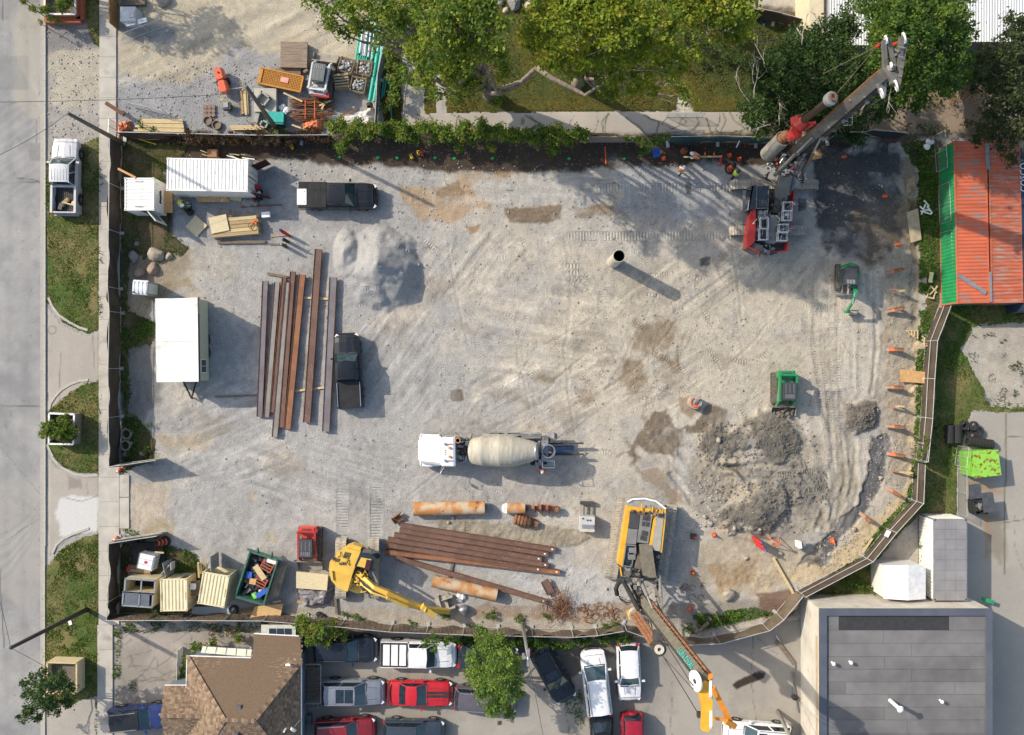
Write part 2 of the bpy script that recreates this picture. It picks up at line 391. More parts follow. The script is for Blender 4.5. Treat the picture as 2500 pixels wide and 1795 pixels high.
pt([(1160,1480),(1560,1470),(1560,1510),(1160,1515)],(0.25,0.18,0.125),8,14,.7,87)
pt([(1560,1480),(1960,1450),(1960,1500),(1600,1545)],(0.24,0.215,0.18),14,14,.8,88)
pt([(1850,1455),(1960,1440),(1935,1500),(1870,1520)],(0.13,0.07,0.045),8,12,.8,89)
pt([(285,1185),(420,1185),(420,1300),(390,1320),(285,1290)],(0.39,0.335,0.265),16,20,.9,90)
pt([(360,1060),(470,1040),(520,1080),(430,1110)],(0.35,0.29,0.2),16,22,.7,91)
pt([(380,1270),(430,1275),(425,1310),(340,1310)],(0.28,0.23,0.14),10,14,.8,92)
pt([(1100,955),(1130,950),(1135,975),(1105,983)],(0.145,0.115,0.085),4,4,.95,93,hh=-.03,rough=.05,ds=20)
for(x,y)in((616,1213),(662,1315),(1790,690)):pt([(x-14,y-12),(x+14,y-12),(x+14,y+12),(x-14,y+12)],(0.33,0.29,0.23),6,6,.85,int(x))
pt([(1705,632),(1735,625),(1738,645),(1710,655)],(0.10,0.095,0.085),4,5,.9,94,rough=.12,ds=16)
pt([(1674,447),(1688,447),(1688,473),(1674,473)],(0.095,0.09,0.085),2,2,.9,95)
pt([(1950,485),(1970,485),(1972,512),(1950,515)],(0.05,0.045,0.04),3,6,.95,96)
pt([(2345,800),(2560,790),(2560,1010),(2420,1000),(2350,900)],(0.36,0.325,0.27),14,24,.95,97)
pt([(1700,-30),(1985,-40),(1985,45),(1850,20)],(0.38,0.355,0.31),8,6,1,98)
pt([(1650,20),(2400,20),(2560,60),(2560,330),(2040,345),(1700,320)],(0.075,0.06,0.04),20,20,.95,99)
pt([(2200,200),(2420,215),(2420,330),(2230,330)],(0.30,0.22,0.15),30,24,.85,100)
for i,(x,y,w,h)in enumerate(((1450,830,60,26),(1260,960,50,24),(1390,1000,60,20),(760,880,40,40),(520,1040,60,30),(1120,800,40,20),(1770,880,46,20),(1560,700,40,16),(700,1130,60,24),(1080,700,44,18),(1640,930,30,24),(960,800,50,20),(470,760,40,50))):pt([(x-w,y-h),(x+w*.6,y-h*.7),(x+w,y+h*.6),(x-w*.4,y+h)],(0.24,0.205,0.155),30,30,.5,400+i,ds=40)
sp=fnoise(X,Y,9,77,2,.6);mixc(C,np.clip((sp-.80)*12,0,1)*.45,(0.12,0.11,0.10))
lite=fnoise(X,Y,45,78,4,.6);mixc(C,np.clip((lite-.60)*5,0,1)*.30*(Y>420)*(X>300),(0.47,0.46,0.44))
drk2=fnoise(X,Y,55,79,5,.65);mixc(C,np.clip((drk2-.60)*5,0,1)*.42*(Y>420)*(X>300),(0.17,0.165,0.165))
def streak(poly,ang,amp=.05,col=.16,sd=1,f=30):
 global H
 m=blob(X,Y,poly,f,20,sd);s=m>.01;c_,s_=math.cos(ang),math.sin(ang);u=X[s]*c_+Y[s]*s_;v=-X[s]*s_+Y[s]*c_
 n=fnoise(u*.09+40*fnoise(u,v,160,sd+4,2),v,11,sd+2,3,.6)-.5;H[s]+=n*amp*m[s];C[s]*=(1+n*2*col*m[s])[:,None]
for i,(pl,a)in enumerate((([(1180,700),(1500,690),(1500,900),(1200,960)],.15),([(1150,900),(1450,880),(1460,1060),(1150,1050)],-.5),([(1500,640),(1900,600),(1800,760),(1500,780)],2.5),([(1460,850),(1720,860),(1700,1000),(1460,1010)],-.55),([(1000,600),(1250,560),(1300,680),(1050,740)],-.9),([(1960,640),(2140,660),(2130,960),(1980,960)],1.55),([(1950,960),(2090,960),(2070,1220),(1960,1220)],1.4),([(600,1090),(1000,1080),(980,1250),(640,1250)],.3),([(820,760),(1080,740),(1060,1000),(860,1020)],2.2),([(1000,420),(1500,430),(1520,520),(1020,500)],.02),([(430,900),(700,960),(700,1200),(430,1180)],-.4),([(1730,560),(2000,620),(1950,700),(1750,690)],2.3),([(250,20),(900,20),(800,200),(260,220)],-.45))):streak(pl,a,.07,.30,300+i)
C*=(0.80+0.40*fine)[...,None]
C*=(0.86+0.28*mid)[...,None]
def bump_at(cx,cy,r,h,sx=1.0,p=1.0,seed=5):
 global H
 x=(X-cx)/sx;y=Y-cy;d=np.hypot(x,y)/r+(fnoise(X,Y,45,seed,3)-.5)*.35
 H=H+h*np.clip(1-d,0,1)**p
bump_at(932,652,104,2.6,0.95,.95,5);bump_at(846,618,62,1.2,0.55,.9,6);bump_at(985,708,44,.6,.9,1,7)
gp=np.clip(1.25-np.hypot((X-915)/1.1,Y-655)/100,0,1);mixc(C,np.clip(gp*3,0,1)*.8,(0.30,0.30,0.30))
bump_at(1870,1070,80,.55,1.2,1,8);bump_at(1850,1250,75,.85,1.1,1,9);bump_at(2100,1015,42,.55,1,1,10)
bump_at(1960,1200,90,.25,1.3,1,11)
def groove(pts,w=4,dep=.05,seed=1,shade=.12):
 global H
 xs=[p[0]for p in pts];ys=[p[1]for p in pts]
 j0,j1=max(int((min(xs)+60-45)/hpx),0),int((max(xs)+60+45)/hpx);i0,i1=max(int((min(ys)+60-45)/hpx),0),int((max(ys)+60+45)/hpx)
 q=(slice(i0,i1),slice(j0,j1));d=line_d(X[q],Y[q],pts,5,seed);m=np.exp(-(d/w)**2)
 H[q]+=-m*dep+np.exp(-((d-2.2*w)/w)**2)*dep*.6;mixc(C[q],m*shade,(0.2,0.18,0.15))
rr=random.Random(3)
for i in range(46):
 if i<30:x0,y0=rr.uniform(1150,2090),rr.uniform(560,1110)
 else:x0,y0=rr.uniform(560,1500),rr.uniform(560,1230)
 a=rr.choice((.2,.35,2.2,2.5,1.4,rr.uniform(0,3.1)));Lg=rr.uniform(120,300);k=rr.uniform(-.002,.002);pts=[]
 for t in range(7):
  pts.append((x0,y0));x0+=math.cos(a)*Lg/6;y0+=math.sin(a)*Lg/6;a+=k*Lg/6
 groove(pts,rr.uniform(1.8,3.2),rr.uniform(.008,.02),i,.15)
for k in range(7):
 groove([(2000+k*9,960),(2030+k*9,1080),(2040+k*9,1190),(1995+k*12,1290)],5,.075,200+k,.35)
groove([(1640,1160),(1690,1230),(1770,1290),(1880,1320)],5,.12,210);groove([(2135,640),(2140,800),(2128,960)],4,.05,211)
for k in range(6):groove([(1760+k*8,1140),(1850,1132+k*16),(1950,1150+k*18),(2010,1240+k*9)],6,.10,240+k,.3)
for k in range(4):groove([(1600+k*16,1060),(1650+k*12,1150),(1740+k*8,1210)],5,.05,250+k,.3)
site=poly_sd(X,Y,[(292,330),(2265,330),(2275,830),(2235,1220),(2125,1360),(1955,1445),(1880,1530),(1400,1545),(900,1535),(292,1510)])
H*=np.clip(site/12+1,0.0,1);
yard=poly_sd(X,Y,[(290,-60),(1000,-60),(905,320),(290,320)])
H=np.where(yard>0,(mid-.5)*.05+(fine-.5)*.03,H);H=np.where((site<-12)&(yard<=0),(fine-.5)*.012,H)
TP=np.zeros_like(X);TW=np.zeros_like(X)
def print_track(pts,w,pitch,strength=1.0):
 global H
 xs=[p[0]for p in pts];ys=[p[1]for p in pts]
 s=(X>min(xs)-w)&(X<max(xs)+w)&(Y>min(ys)-w)&(Y<max(ys)+w)
 if not s.any():return
 x,y=X[s],Y[s];best=np.full(x.shape,1e9);al=np.zeros_like(x);L0=0
 for(ax,ay),(bx,by)in zip(pts[:-1],pts[1:]):
  ex,ey=bx-ax,by-ay;l=math.hypot(ex,ey)+1e-9;tt=((x-ax)*ex+(y-ay)*ey)/(l*l);t=np.clip(tt,0,1)
  d=np.hypot(x-ax-ex*t,y-ay-ey*t);u=d<best
  best=np.where(u,d,best);al=np.where(u,L0+np.clip(tt,-.1,1.1)*l,al);L0+=l
 inn=best<w/2;tp=TP[s];tw=TW[s]
 tp=np.where(inn,al/pitch*2*math.pi,tp)
 st=strength*np.clip((fnoise(x,y,22,17,4,.65)-.36)*5,0,1)*np.clip(np.minimum(al,L0-al)/16+.1,0,1)
 tw=np.where(inn,st*np.clip((w/2-best)/2.5,0,1),tw);TP[s]=tp;TW[s]=tw
 h=H[s];fd=np.clip(np.minimum(al,L0-al)/16,0,1);H[s]=np.where(inn,h-.01*strength*fd,h)+.014*strength*fd*np.exp(-((best-w/2)/2.6)**2)
def arc(x,y,a,L_,k,n=9):
 out=[]
 for t in range(n):out.append((x,y));x+=math.cos(a)*L_/(n-1);y+=math.sin(a)*L_/(n-1);a+=k*L_/(n-1)
 return out
for i in range(150):
 if i<95:x0,y0=rr.uniform(1480,2110),rr.uniform(600,1020)
 elif i<125:x0,y0=rr.uniform(1080,1500),rr.uniform(620,1260)
 else:x0,y0=rr.uniform(620,1300),rr.uniform(560,900)
 print_track(arc(x0,y0,rr.choice((0.1,1.5,2.3,1.9,.7,rr.uniform(0,3.1))),rr.uniform(30,120),rr.uniform(-.02,.02)),rr.uniform(9,14),rr.choice((6.0,6.5,7.5)),rr.uniform(.5,1.1))
for(a,b)in(((1440,459),(1700,459)),((1700,459),(1830,457)),((1380,577),(1620,576)),((1620,576),(1800,575))):print_track([a,b],24,7.4,1.1)
for x,ya,yb in((837,1170,1330),(918,1180,1320)):print_track([(x,ya),(x,yb)],31,7.0,1.3)
print_track([(1890,1160),(2000,1148)],13,6,1.6);print_track([(1900,1205),(2010,1192)],13,6,1.6)
for k in range(4):print_track([(1990+22*k,700),(1985+20*k,850),(2010+14*k,1000),(2030+12*k,1180)],12,6.5,.9)
for k in range(3):print_track([(1370+k*26,655+k*4),(1400+k*10,690),(1440-k*20,720-k*22)],15,8,1.3)
for k in range(2):print_track([(1370,648+k*22),(1420,650+k*14),(1450,690)],14,8,1.3)
wx,wy=to_world(X,Y)
V=np.stack([wx,wy,H],-1).reshape(-1,3);idx=np.arange(nx*ny).reshape(ny,nx)
F=np.stack([idx[1:,:-1],idx[1:,1:],idx[:-1,1:],idx[:-1,:-1]],-1).reshape(-1,4)
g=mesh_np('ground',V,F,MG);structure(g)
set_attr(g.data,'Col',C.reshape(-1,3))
a=g.data.attributes.new('track','FLOAT_VECTOR','POINT');a.data.foreach_set('vector',np.stack([TP,TW,TP*0],-1).astype(np.float32).ravel())
GH=H.copy()
def gz(px,py):
 i=int(round((py+60)/hpx));j=int(round((px+60)/hpx))
 return float(GH[min(max(i,0),ny-1),min(max(j,0),nx-1)])
def G(px,py,dz=0.0):
 x,y=P2(px,py,0);return Vector((x,y,gz(px,py)+dz))
mb=MB();x0,x1,y0,y1=wx.min(),wx.max(),wy.min(),wy.max();R=900;zf=-0.03
for q in(((-R,-R),(R,-R),(R,y0+.1),(-R,y0+.1)),((-R,y1-.1),(R,y1-.1),(R,R),(-R,R)),((-R,y0+.1),(x0+.1,y0+.1),(x0+.1,y1-.1),(-R,y1-.1)),((x1-.1,y0+.1),(R,y0+.1),(R,y1-.1),(x1-.1,y1-.1))):
 mb.add([(p[0],p[1],zf)for p in q],[(0,1,2,3)])
structure(mb.build('surrounding_land',mat('land',(0.16,0.15,0.11),(0.07,0.09,0.035),rough=.95,scale=.05)))
def sheet(name,polys,z,fn,mat_,rag=0.0,h=3.0,relief=0.0,edge_drop=True,seed=5,holes=()):
 xs=[p[0]for pl in polys for p in pl];ys=[p[1]for pl in polys for p in pl]
 ax=np.arange(min(xs)-h,max(xs)+h*1.01,h)if rag else np.linspace(min(xs),max(xs),int((max(xs)-min(xs))/h)+2)
 ay=np.arange(min(ys)-h,max(ys)+h*1.01,h)if rag else np.linspace(min(ys),max(ys),int((max(ys)-min(ys))/h)+2)
 x,y=np.meshgrid(ax,ay);dx=dy=0
 if rag:dx=(fnoise(x,y,26,seed,4,.6)-.5)*2*rag;dy=(fnoise(x,y,26,seed+5,4,.6)-.5)*2*rag
 sd=np.full(x.shape,-1e9)
 for pl in polys:sd=np.maximum(sd,poly_sd(x+dx,y+dy,pl))
 for pl in holes:sd=np.minimum(sd,-poly_sd(x+dx,y+dy,pl))
 sd=sd if rag or holes or len(polys[0])>4 else np.maximum(sd,0.001)
 Cc=fn(x,y);zz=np.full(x.shape,z)+(fnoise(x,y,18,seed+2,3)-.5)*relief
 if rag:zz=np.where(sd<h*1.0,zz-z*.75,zz)
 keep=(sd[:-1,:-1]>-.01)&(sd[1:,:-1]>-.01)&(sd[:-1,1:]>-.01)&(sd[1:,1:]>-.01)
 wx_,wy_=to_world(x,y);n_y,n_x=x.shape;ii=np.arange(n_x*n_y).reshape(n_y,n_x)
 F_=np.stack([ii[1:,:-1],ii[1:,1:],ii[:-1,1:],ii[:-1,:-1]],-1)[keep]
 V_=np.stack([wx_,wy_,zz],-1).reshape(-1,3);used=np.unique(F_);re=np.zeros(len(V_),int);re[used]=np.arange(len(used))
 o=mesh_np(name,V_[used],re[F_],mat_);set_attr(o.data,'Col',Cc.reshape(-1,3)[used]);return structure(o)
def base(x,y,c1,c2,s=60,seed=1,con=1.0):
 n=np.clip((fnoise(x,y,s,seed,5,.6)-.5)*2.2*con+.5,0,1);out=np.zeros(x.shape+(3,))
 for k in range(3):out[...,k]=c1[k]*(1-n)+c2[k]*n
 return out
def crack(Cc,x,y,pts,w=1.1,col=(0.09,0.085,0.08),op=.8,wob=4,seed=4):mixc(Cc,np.clip(1.4-line_d(x,y,pts,wob,seed)/w,0,1)*op,col)
def road_fn(x,y):
 Cc=base(x,y,(0.225,0.225,0.226),(0.305,0.30,0.29),90,21,1.3);Cc*=(.84+.32*fnoise(x,y,24,33,4,.65))[...,None]
 for i in range(16):
  yy=330+i*26;m=np.exp(-(line_d(x,y,[(-60,yy-30),(110,yy-150)],6,i)/5)**2)*np.clip(1-abs(yy-450)/260,0,1);mixc(Cc,m*.5,(0.34,0.335,0.32))
 mixc(Cc,blob(x,y,[(40,0),(110,0),(110,330),(50,260),(30,120)],24,20,3),(0.33,0.31,0.27))
 mixc(Cc,blob(x,y,[(-40,1180),(105,1190),(108,1420),(60,1500),(-60,1400)],26,24,4)*.8,(0.31,0.295,0.27))
 mixc(Cc,blob(x,y,[(-60,138),(70,138),(70,220),(-60,220)],3,1,5)*.5,(0.20,0.20,0.20))
 mixc(Cc,blob(x,y,[(72,350),(112,350),(112,394),(72,394)],2,1,5)*.6,(0.19,0.187,0.175))
 for k in range(9):mixc(Cc,np.exp(-(line_d(x,y,[(-60,1330+k*16),(20,1300+k*13),(70,1262+k*9),(110,1215+k*6)],4,60+k)/3.2)**2)*.35,(0.35,0.34,0.32)if k%2 else(0.2,0.2,0.195))
 for k in range(5):mixc(Cc,np.exp(-(line_d(x,y,[(30+k*9,60),(50+k*8,160),(100,240+k*9)],4,80+k)/4)**2)*.3,(0.38,0.355,0.31))
 mixc(Cc,np.clip((fnoise(x,y,34,91,5,.7)-.56)*5,0,1)*.3,(0.17,0.17,0.17))
 for x0 in(20,62):mixc(Cc,np.exp(-((x-x0-6*np.sin(y/300))/9)**2)*.22,(0.19,0.19,0.19))
 crack(Cc,x,y,[(-60,444),(30,446),(110,443)]);crack(Cc,x,y,[(40,434),(75,437),(108,446)],1.3,wob=2)
 crack(Cc,x,y,[(-60,988),(40,991),(98,993)],1.4,wob=1);crack(Cc,x,y,[(2,1390),(0,1430),(6,1500),(10,1580)],1.8,wob=1)
 crack(Cc,x,y,[(-60,250),(112,252)],.9,op=.5);crack(Cc,x,y,[(88,260),(90,350)],.8,op=.5);crack(Cc,x,y,[(-10,1080),(50,1150),(100,1205)],.9,op=.5)
 crack(Cc,x,y,[(8,-60),(7,50)],1.2,wob=1);crack(Cc,x,y,[(20,1320),(60,1290),(110,1262)],.9,op=.5)
 n=fnoise(x,y,10,9,2);mixc(Cc,np.clip((n-.82)*14,0,1)*.5,(0.13,0.13,0.13));return Cc
sheet('road',[[(-60,-60),(99,-60),(99,1858),(-60,1858)]],0.02,road_fn,M_ASPH,h=3.2)
def lot_fn(x,y):
 Cc=base(x,y,(0.265,0.245,0.215),(0.33,0.305,0.265),90,31)
 mixc(Cc,np.clip((fnoise(x,y,30,32,5,.65)-.58)*6,0,1)*.35,(0.19,0.18,0.165))
 for pts in([(1345,1690),(1380,1740),(1395,1820)],[(1290,1660),(1360,1670),(1420,1720)],[(1840,1540),(1835,1640),(1845,1760)],[(1850,1560),(1900,1600)],[(1640,1650),(1640,1800)]):
  crack(Cc,x,y,pts,1.2,wob=6,op=.6)
 mixc(Cc,blob(x,y,[(1790,1670),(1800,1660),(1850,1640),(1870,1642),(1868,1655),(1830,1668),(1800,1682)],3,4,5),(0.045,0.035,0.03))
 mixc(Cc,blob(x,y,[(1360,1600),(1400,1590),(1430,1620),(1400,1650),(1370,1640)],9,9,6)*.8,(0.085,0.08,0.07))
 mixc(Cc,blob(x,y,[(1216,1760),(1226,1760),(1224,1770),(1216,1770)],2,1,6),(0.06,0.045,0.035))
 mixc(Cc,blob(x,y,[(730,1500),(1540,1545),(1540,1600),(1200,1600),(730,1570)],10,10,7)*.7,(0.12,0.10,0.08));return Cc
lot=[(720,1540),(900,1556),(1300,1570),(1560,1560),(1700,1570),(1950,1510),(1975,1500),(1975,1858),(720,1858)]
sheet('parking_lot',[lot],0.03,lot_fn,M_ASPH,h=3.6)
def east_fn(x,y):
 Cc=base(x,y,(0.285,0.268,0.24),(0.35,0.325,0.285),120,41)
 mixc(Cc,blob(x,y,[(2395,1260),(2440,1250),(2470,1330),(2440,1370),(2400,1310)],20,20,5)*.6,(0.17,0.14,0.10))
 mixc(Cc,np.exp(-(line_d(x,y,[(2408,1230),(2409,1360)],2,3)/5)**2)*.6,(0.33,0.19,0.08));mixc(Cc,np.exp(-(line_d(x,y,[(2365,1180),(2440,1200)],3,3)/9)**2)*.6,(0.30,0.18,0.09))
 crack(Cc,x,y,[(2456,1010),(2455,1100),(2453,1230),(2452,1400)],2.0,wob=3,col=(.1,.1,.05));crack(Cc,x,y,[(2456,1068),(2562,1062)],1.2);crack(Cc,x,y,[(2456,1275),(2562,1260)],1.2,wob=8)
 crack(Cc,x,y,[(2480,1250),(2475,1330),(2500,1400)],.9,wob=6,op=.5);crack(Cc,x,y,[(2480,1150),(2562,1165)],.8,wob=5,op=.4)
 return Cc
sheet('concrete_yard',[[(2335,1128),(2372,1005),(2562,1005),(2562,1858),(2335,1858)]],0.03,east_fn,M_CONC,h=3.6)
def path_fn(x,y):
 Cc=base(x,y,(0.33,0.30,0.262),(0.40,0.365,0.32),80,51)
 rg=random.Random(5)
 for i in range(26):
  x0=rg.uniform(990,1850);y0=rg.uniform(275,285);crack(Cc,x,y,[(x0,y0),(x0+rg.uniform(-20,40),y0+20),(x0+rg.uniform(-30,60),y0+50)],rg.uniform(.8,1.9),(0.06,0.075,0.03),.85,8,i)
 for(a,b)in((1225,300),(1275,292)):mixc(Cc,blob(x,y,[(a-4,b-3),(a+4,b-3),(a+4,b+14),(a-4,b+12)],3,3,8)*.8,(0.17,0.13,0.09))
 return Cc
sheet('garden_path',[[(905,160),(1038,160),(1038,275),(1060,275),(1066,190),(1086,190),(1086,275),(1870,272),(1870,324),(905,330)]],0.03,path_fn,M_CONC,h=3.0,rag=5)
sheet('lane_behind_containers',[[(2100,250),(2562,250),(2562,330),(2100,330)]],0.02,lambda x,y:base(x,y,(0.20,0.165,0.13),(0.29,0.225,0.16),60,55),M_CONC,h=4,rag=8)
def drive_fn(x,y):
 Cc=base(x,y,(0.315,0.29,0.258),(0.37,0.335,0.29),70,61)
 mixc(Cc,blob(x,y,[(160,1210),(240,1205),(240,1300),(150,1320),(130,1260)],10,16,6)*.85,(0.52,0.52,0.51))
 mixc(Cc,blob(x,y,[(165,1160),(200,1160),(205,1190),(165,1195)],8,10,7)*.5,(0.15,0.13,0.12))
 for pts in([(115,770),(116,980)],[(226,800),(231,900)],[(146,860),(146,1000)],[(213,1180),(214,1205)],[(160,1215),(200,1225),(238,1210)]):crack(Cc,x,y,pts,1.3,wob=3,op=.6,col=(.10,.10,.06))
 mixc(Cc,np.clip(2.2-abs(np.hypot(x-128,y-806)-10),0,1)*.5,(.12,.11,.1));return Cc
sheet('driveway',[[(115,740),(150,790),(215,820),(244,806),(244,940),(190,955),(130,1000),(115,1010)],[(118,1110),(140,1140),(190,1158),(244,1160),(244,1300),(180,1310),(135,1345),(118,1360)],[(110,1735),(160,1720),(244,1700),(244,1858),(110,1858)]],0.035,drive_fn,M_CONC,h=3.0,rag=2)
def lane2_fn(x,y):
 Cc=base(x,y,(0.255,0.23,0.20),(0.34,0.305,0.27),50,65,1.3);rg=random.Random(8)
 for i in range(22):
  x0,y0=rg.uniform(285,450),rg.uniform(1530,1720);crack(Cc,x,y,[(x0,y0),(x0+rg.uniform(-50,50),y0+rg.uniform(-30,30)),(x0+rg.uniform(-60,60),y0+rg.uniform(10,50))],1.2,wob=8,op=.55,seed=i)
 return Cc
sheet('broken_pavement',[[(280,1528),(640,1528),(640,1800),(280,1800)]],0.022,lane2_fn,M_ASPH,h=3.2)
def turf_fn(seed,c1=(0.07,0.105,0.026),c2=(0.19,0.155,0.07)):
 return lambda x,y:base(x,y,c1,c2,55,seed,1.2)
TURFS={'verge':[[(113,392),(244,330),(244,806),(215,818),(150,788),(120,745),(112,735)],[(116,1005),(133,985),(170,955),(215,930),(244,925),(244,1158),(190,1156),(140,1136),(116,1095)],[(105,1385),(150,1340),(200,1310),(244,1300),(244,1700),(160,1722),(105,1728)],[(200,-60),(246,-60),(246,120),(230,110),(205,50),(112,60),(112,-60)]],'garden_lawn':[[(1036,150),(1068,150),(1066,278),(1034,278)],[(1088,-60),(1700,-60),(1700,20),(1960,60),(1900,272),(1690,275),(1680,235),(1655,235),(1650,273),(1088,277)],[(905,20),(985,20),(985,318),(940,318),(915,200)]],'east_lawn':[[(2291,755),(2340,742),(2562,745),(2562,790),(2480,790),(2380,800),(2345,850),(2400,950),(2420,990),(2562,1000),(2562,1010),(2372,1006),(2336,1128),(2336,1262),(2240,1262),(2140,1372),(2140,1470),(1975,1470),(1960,1450),(2125,1370),(2237,1225),(2240,1120),(2255,1022),(2270,832)]],'site_weeds':[[(296,640),(318,640),(316,760),(380,785),(375,835),(318,850),(318,1010),(296,1010)],[(296,345),(470,350),(440,395),(400,420),(410,560),(465,600),(440,630),(380,610),(350,640),(340,620),(296,660)],[(296,760),(380,785),(375,830),(300,835)],[(298,1010),(345,1020),(380,1070),(378,1130),(300,1145)],[(292,1330),(420,1330),(480,1350),(560,1490),(560,1508),(288,1508)],[(2190,345),(2300,340),(2300,670),(2290,750),(2262,820),(2245,800),(2262,700),(2235,560),(2240,420)]]}
for i,(nm,pls)in enumerate(TURFS.items()):
 sheet(nm,pls,0.05 if nm!='site_weeds' else .06,turf_fn(70+i,*(((0.05,0.055,0.022),(0.13,0.10,0.06))if nm=='site_weeds' else((0.10,0.085,0.02),(0.055,0.07,0.022))if nm=='garden_lawn' else((0.07,0.105,0.026),(0.19,0.155,0.07)))),M_TURF,rag={'site_weeds':13,'east_lawn':12}.get(nm,4),h=3.5,relief=.04)
mk=mat('kerb_concrete',(0.36,0.34,0.30),(0.42,0.40,0.35),rough=.9,scale=4,bump=.3)
mg=mat('gutter_concrete',(0.31,0.30,0.275),(0.36,0.345,0.31),rough=.9,scale=3,bump=.3)
gut=MB();gut.box((P(103,900,0).x,0,.018),(8/31.47,66,.035));gutter=structure(gut.build('gutter',mg))
kerb=thing('kerb',None,None);kerb['kind']='structure'
_o=None;yy=-30.0
while yy<31:
 L_=1.9
 if _o is None:
  k=MB();k.box((0,0,0),(0.15,L_-.02,.13));_o=k.build('kerb_stone',mk,kerb)
 else:_o=_o.copy();COL.objects.link(_o)
 _o.location=(P(110.5,0,0).x-.02*(yy<-14)*2,yy,.055);yy+=L_
def kerb_curve(pts,z=.06):
 pts=[P(*p,0)for p in pts];out=MB()
 out.loft([[(p+n*s+Vector((0,0,zz)))for s,zz in((-.09,-.02),(-.09,z+.03),(.09,z+.03),(.09,-.02))]for p,n in[(pts[i],Vector((-(pts[min(i+1,len(pts)-1)]-pts[max(i-1,0)]).y,(pts[min(i+1,len(pts)-1)]-pts[max(i-1,0)]).x,0)).normalized())for i in range(len(pts))]])
 return out.build('kerb_curve',mk,kerb)
kerb_curve([(119,727),(128,748),(145,770),(170,787),(195,800),(215,806)])
kerb_curve([(121,1000),(124,985),(135,968),(150,952),(172,938),(195,930),(216,928)])
kerb_curve([(116,1085),(122,1100),(133,1122),(155,1143),(185,1158),(212,1162),(240,1160)])
kerb_curve([(128,1352),(138,1330),(155,1315),(175,1305),(195,1298),(218,1290)])
ms=mat('sidewalk_concrete',(0.37,0.352,0.312),(0.46,0.43,0.375),rough=.92,scale=1.3,detail=6,bump=.3,c3=(.30,.28,.25),c3scale=.6)
walk=thing('sidewalk',None,None);walk['kind']='structure'
rr=random.Random(11);y=-60.0;_s=None
while y<1850:
 h_=50.0 if y<330 else(55.0 if y<1140 else 60.0);
 if y<300:xa,xb=244,284.5
 elif y<1500:xa,xb=243-(y-300)*.001,292
 else:xa,xb=239,276
 k=MB();a,b=P(xa,y+.3,0),P(xb,y+h_-.3,0)
 k.box(((a.x+b.x)/2,(a.y+b.y)/2,.045+rr.uniform(-.004,.004)),(abs(b.x-a.x),abs(b.y-a.y),.10));k.build('slab',ms,walk);y+=h_
for(ya,yb)in((1160,1213),(1215,1290)):
 k=MB();a,b=P(293,ya,0),P(316,yb,0);k.box(((a.x+b.x)/2,(a.y+b.y)/2,.04),(abs(b.x-a.x),abs(b.y-a.y),.10));k.build('slab',ms,walk)
def leaf_material(name,rough=.6,tr=.45):
 m,nt,b=newmat(name);N=nt.nodes;L=nt.links
 at=N.new('ShaderNodeAttribute');at.attribute_name='Col'
 b.inputs['Roughness'].default_value=rough;b.inputs['Specular IOR Level'].default_value=.3
 L.new(at.outputs['Color'],b.inputs['Base Color'])
 t=N.new('ShaderNodeBsdfTranslucent');L.new(at.outputs['Color'],t.inputs[0])
 mx=N.new('ShaderNodeMixShader');mx.inputs[0].default_value=tr
 L.new(b.outputs[0],mx.inputs[1]);L.new(t.outputs[0],mx.inputs[2])
 L.new(mx.outputs[0],N['Material Output'].inputs[0]);return m
M_LEAF=leaf_material('leaves');M_BLADE=leaf_material('grass_blades',.7,.2)
M_BARK=mat('bark',(0.14,0.11,0.085),(0.24,0.20,0.165),rough=.95,scale=5,bump=.8,bscale=9,stretch=(1,1,.4))
M_DEADWOOD=mat('dead_branch',(0.34,0.30,0.26),(0.44,0.40,0.36),rough=.9,scale=6)
def leaf_quads(C_,S_,col,up=.6,aspect=.62,name='crown',parent=None,kind=None,m=None,rg=None,fold=True):
 """one small four-sided leaf per row of C_"""
 rg=rg or np.random.default_rng(len(C_));n=len(C_)
 nrm=rg.normal(size=(n,3));nrm/=np.linalg.norm(nrm,axis=1)[:,None];nrm[:,2]=np.abs(nrm[:,2])+up
 nrm/=np.linalg.norm(nrm,axis=1)[:,None]
 t=rg.normal(size=(n,3));t-=nrm*(t*nrm).sum(1)[:,None];t/=np.linalg.norm(t,axis=1)[:,None]
 b=np.cross(nrm,t);s=S_[:,None]*.5
 V_=np.stack([C_-t*s,C_-b*s*aspect-nrm*s*.15,C_+t*s,C_+b*s*aspect-nrm*s*.15],1).reshape(-1,3)
 F_=np.arange(n*4).reshape(n,4)
 o=mesh_np(name,V_,F_,m or M_LEAF,smooth=False);set_attr(o.data,'Col',np.repeat(col,4,axis=0))
 if parent is not None:
  o.parent=parent;o.location=-Vector(parent.location)
 if kind:o['kind']=kind
 return o
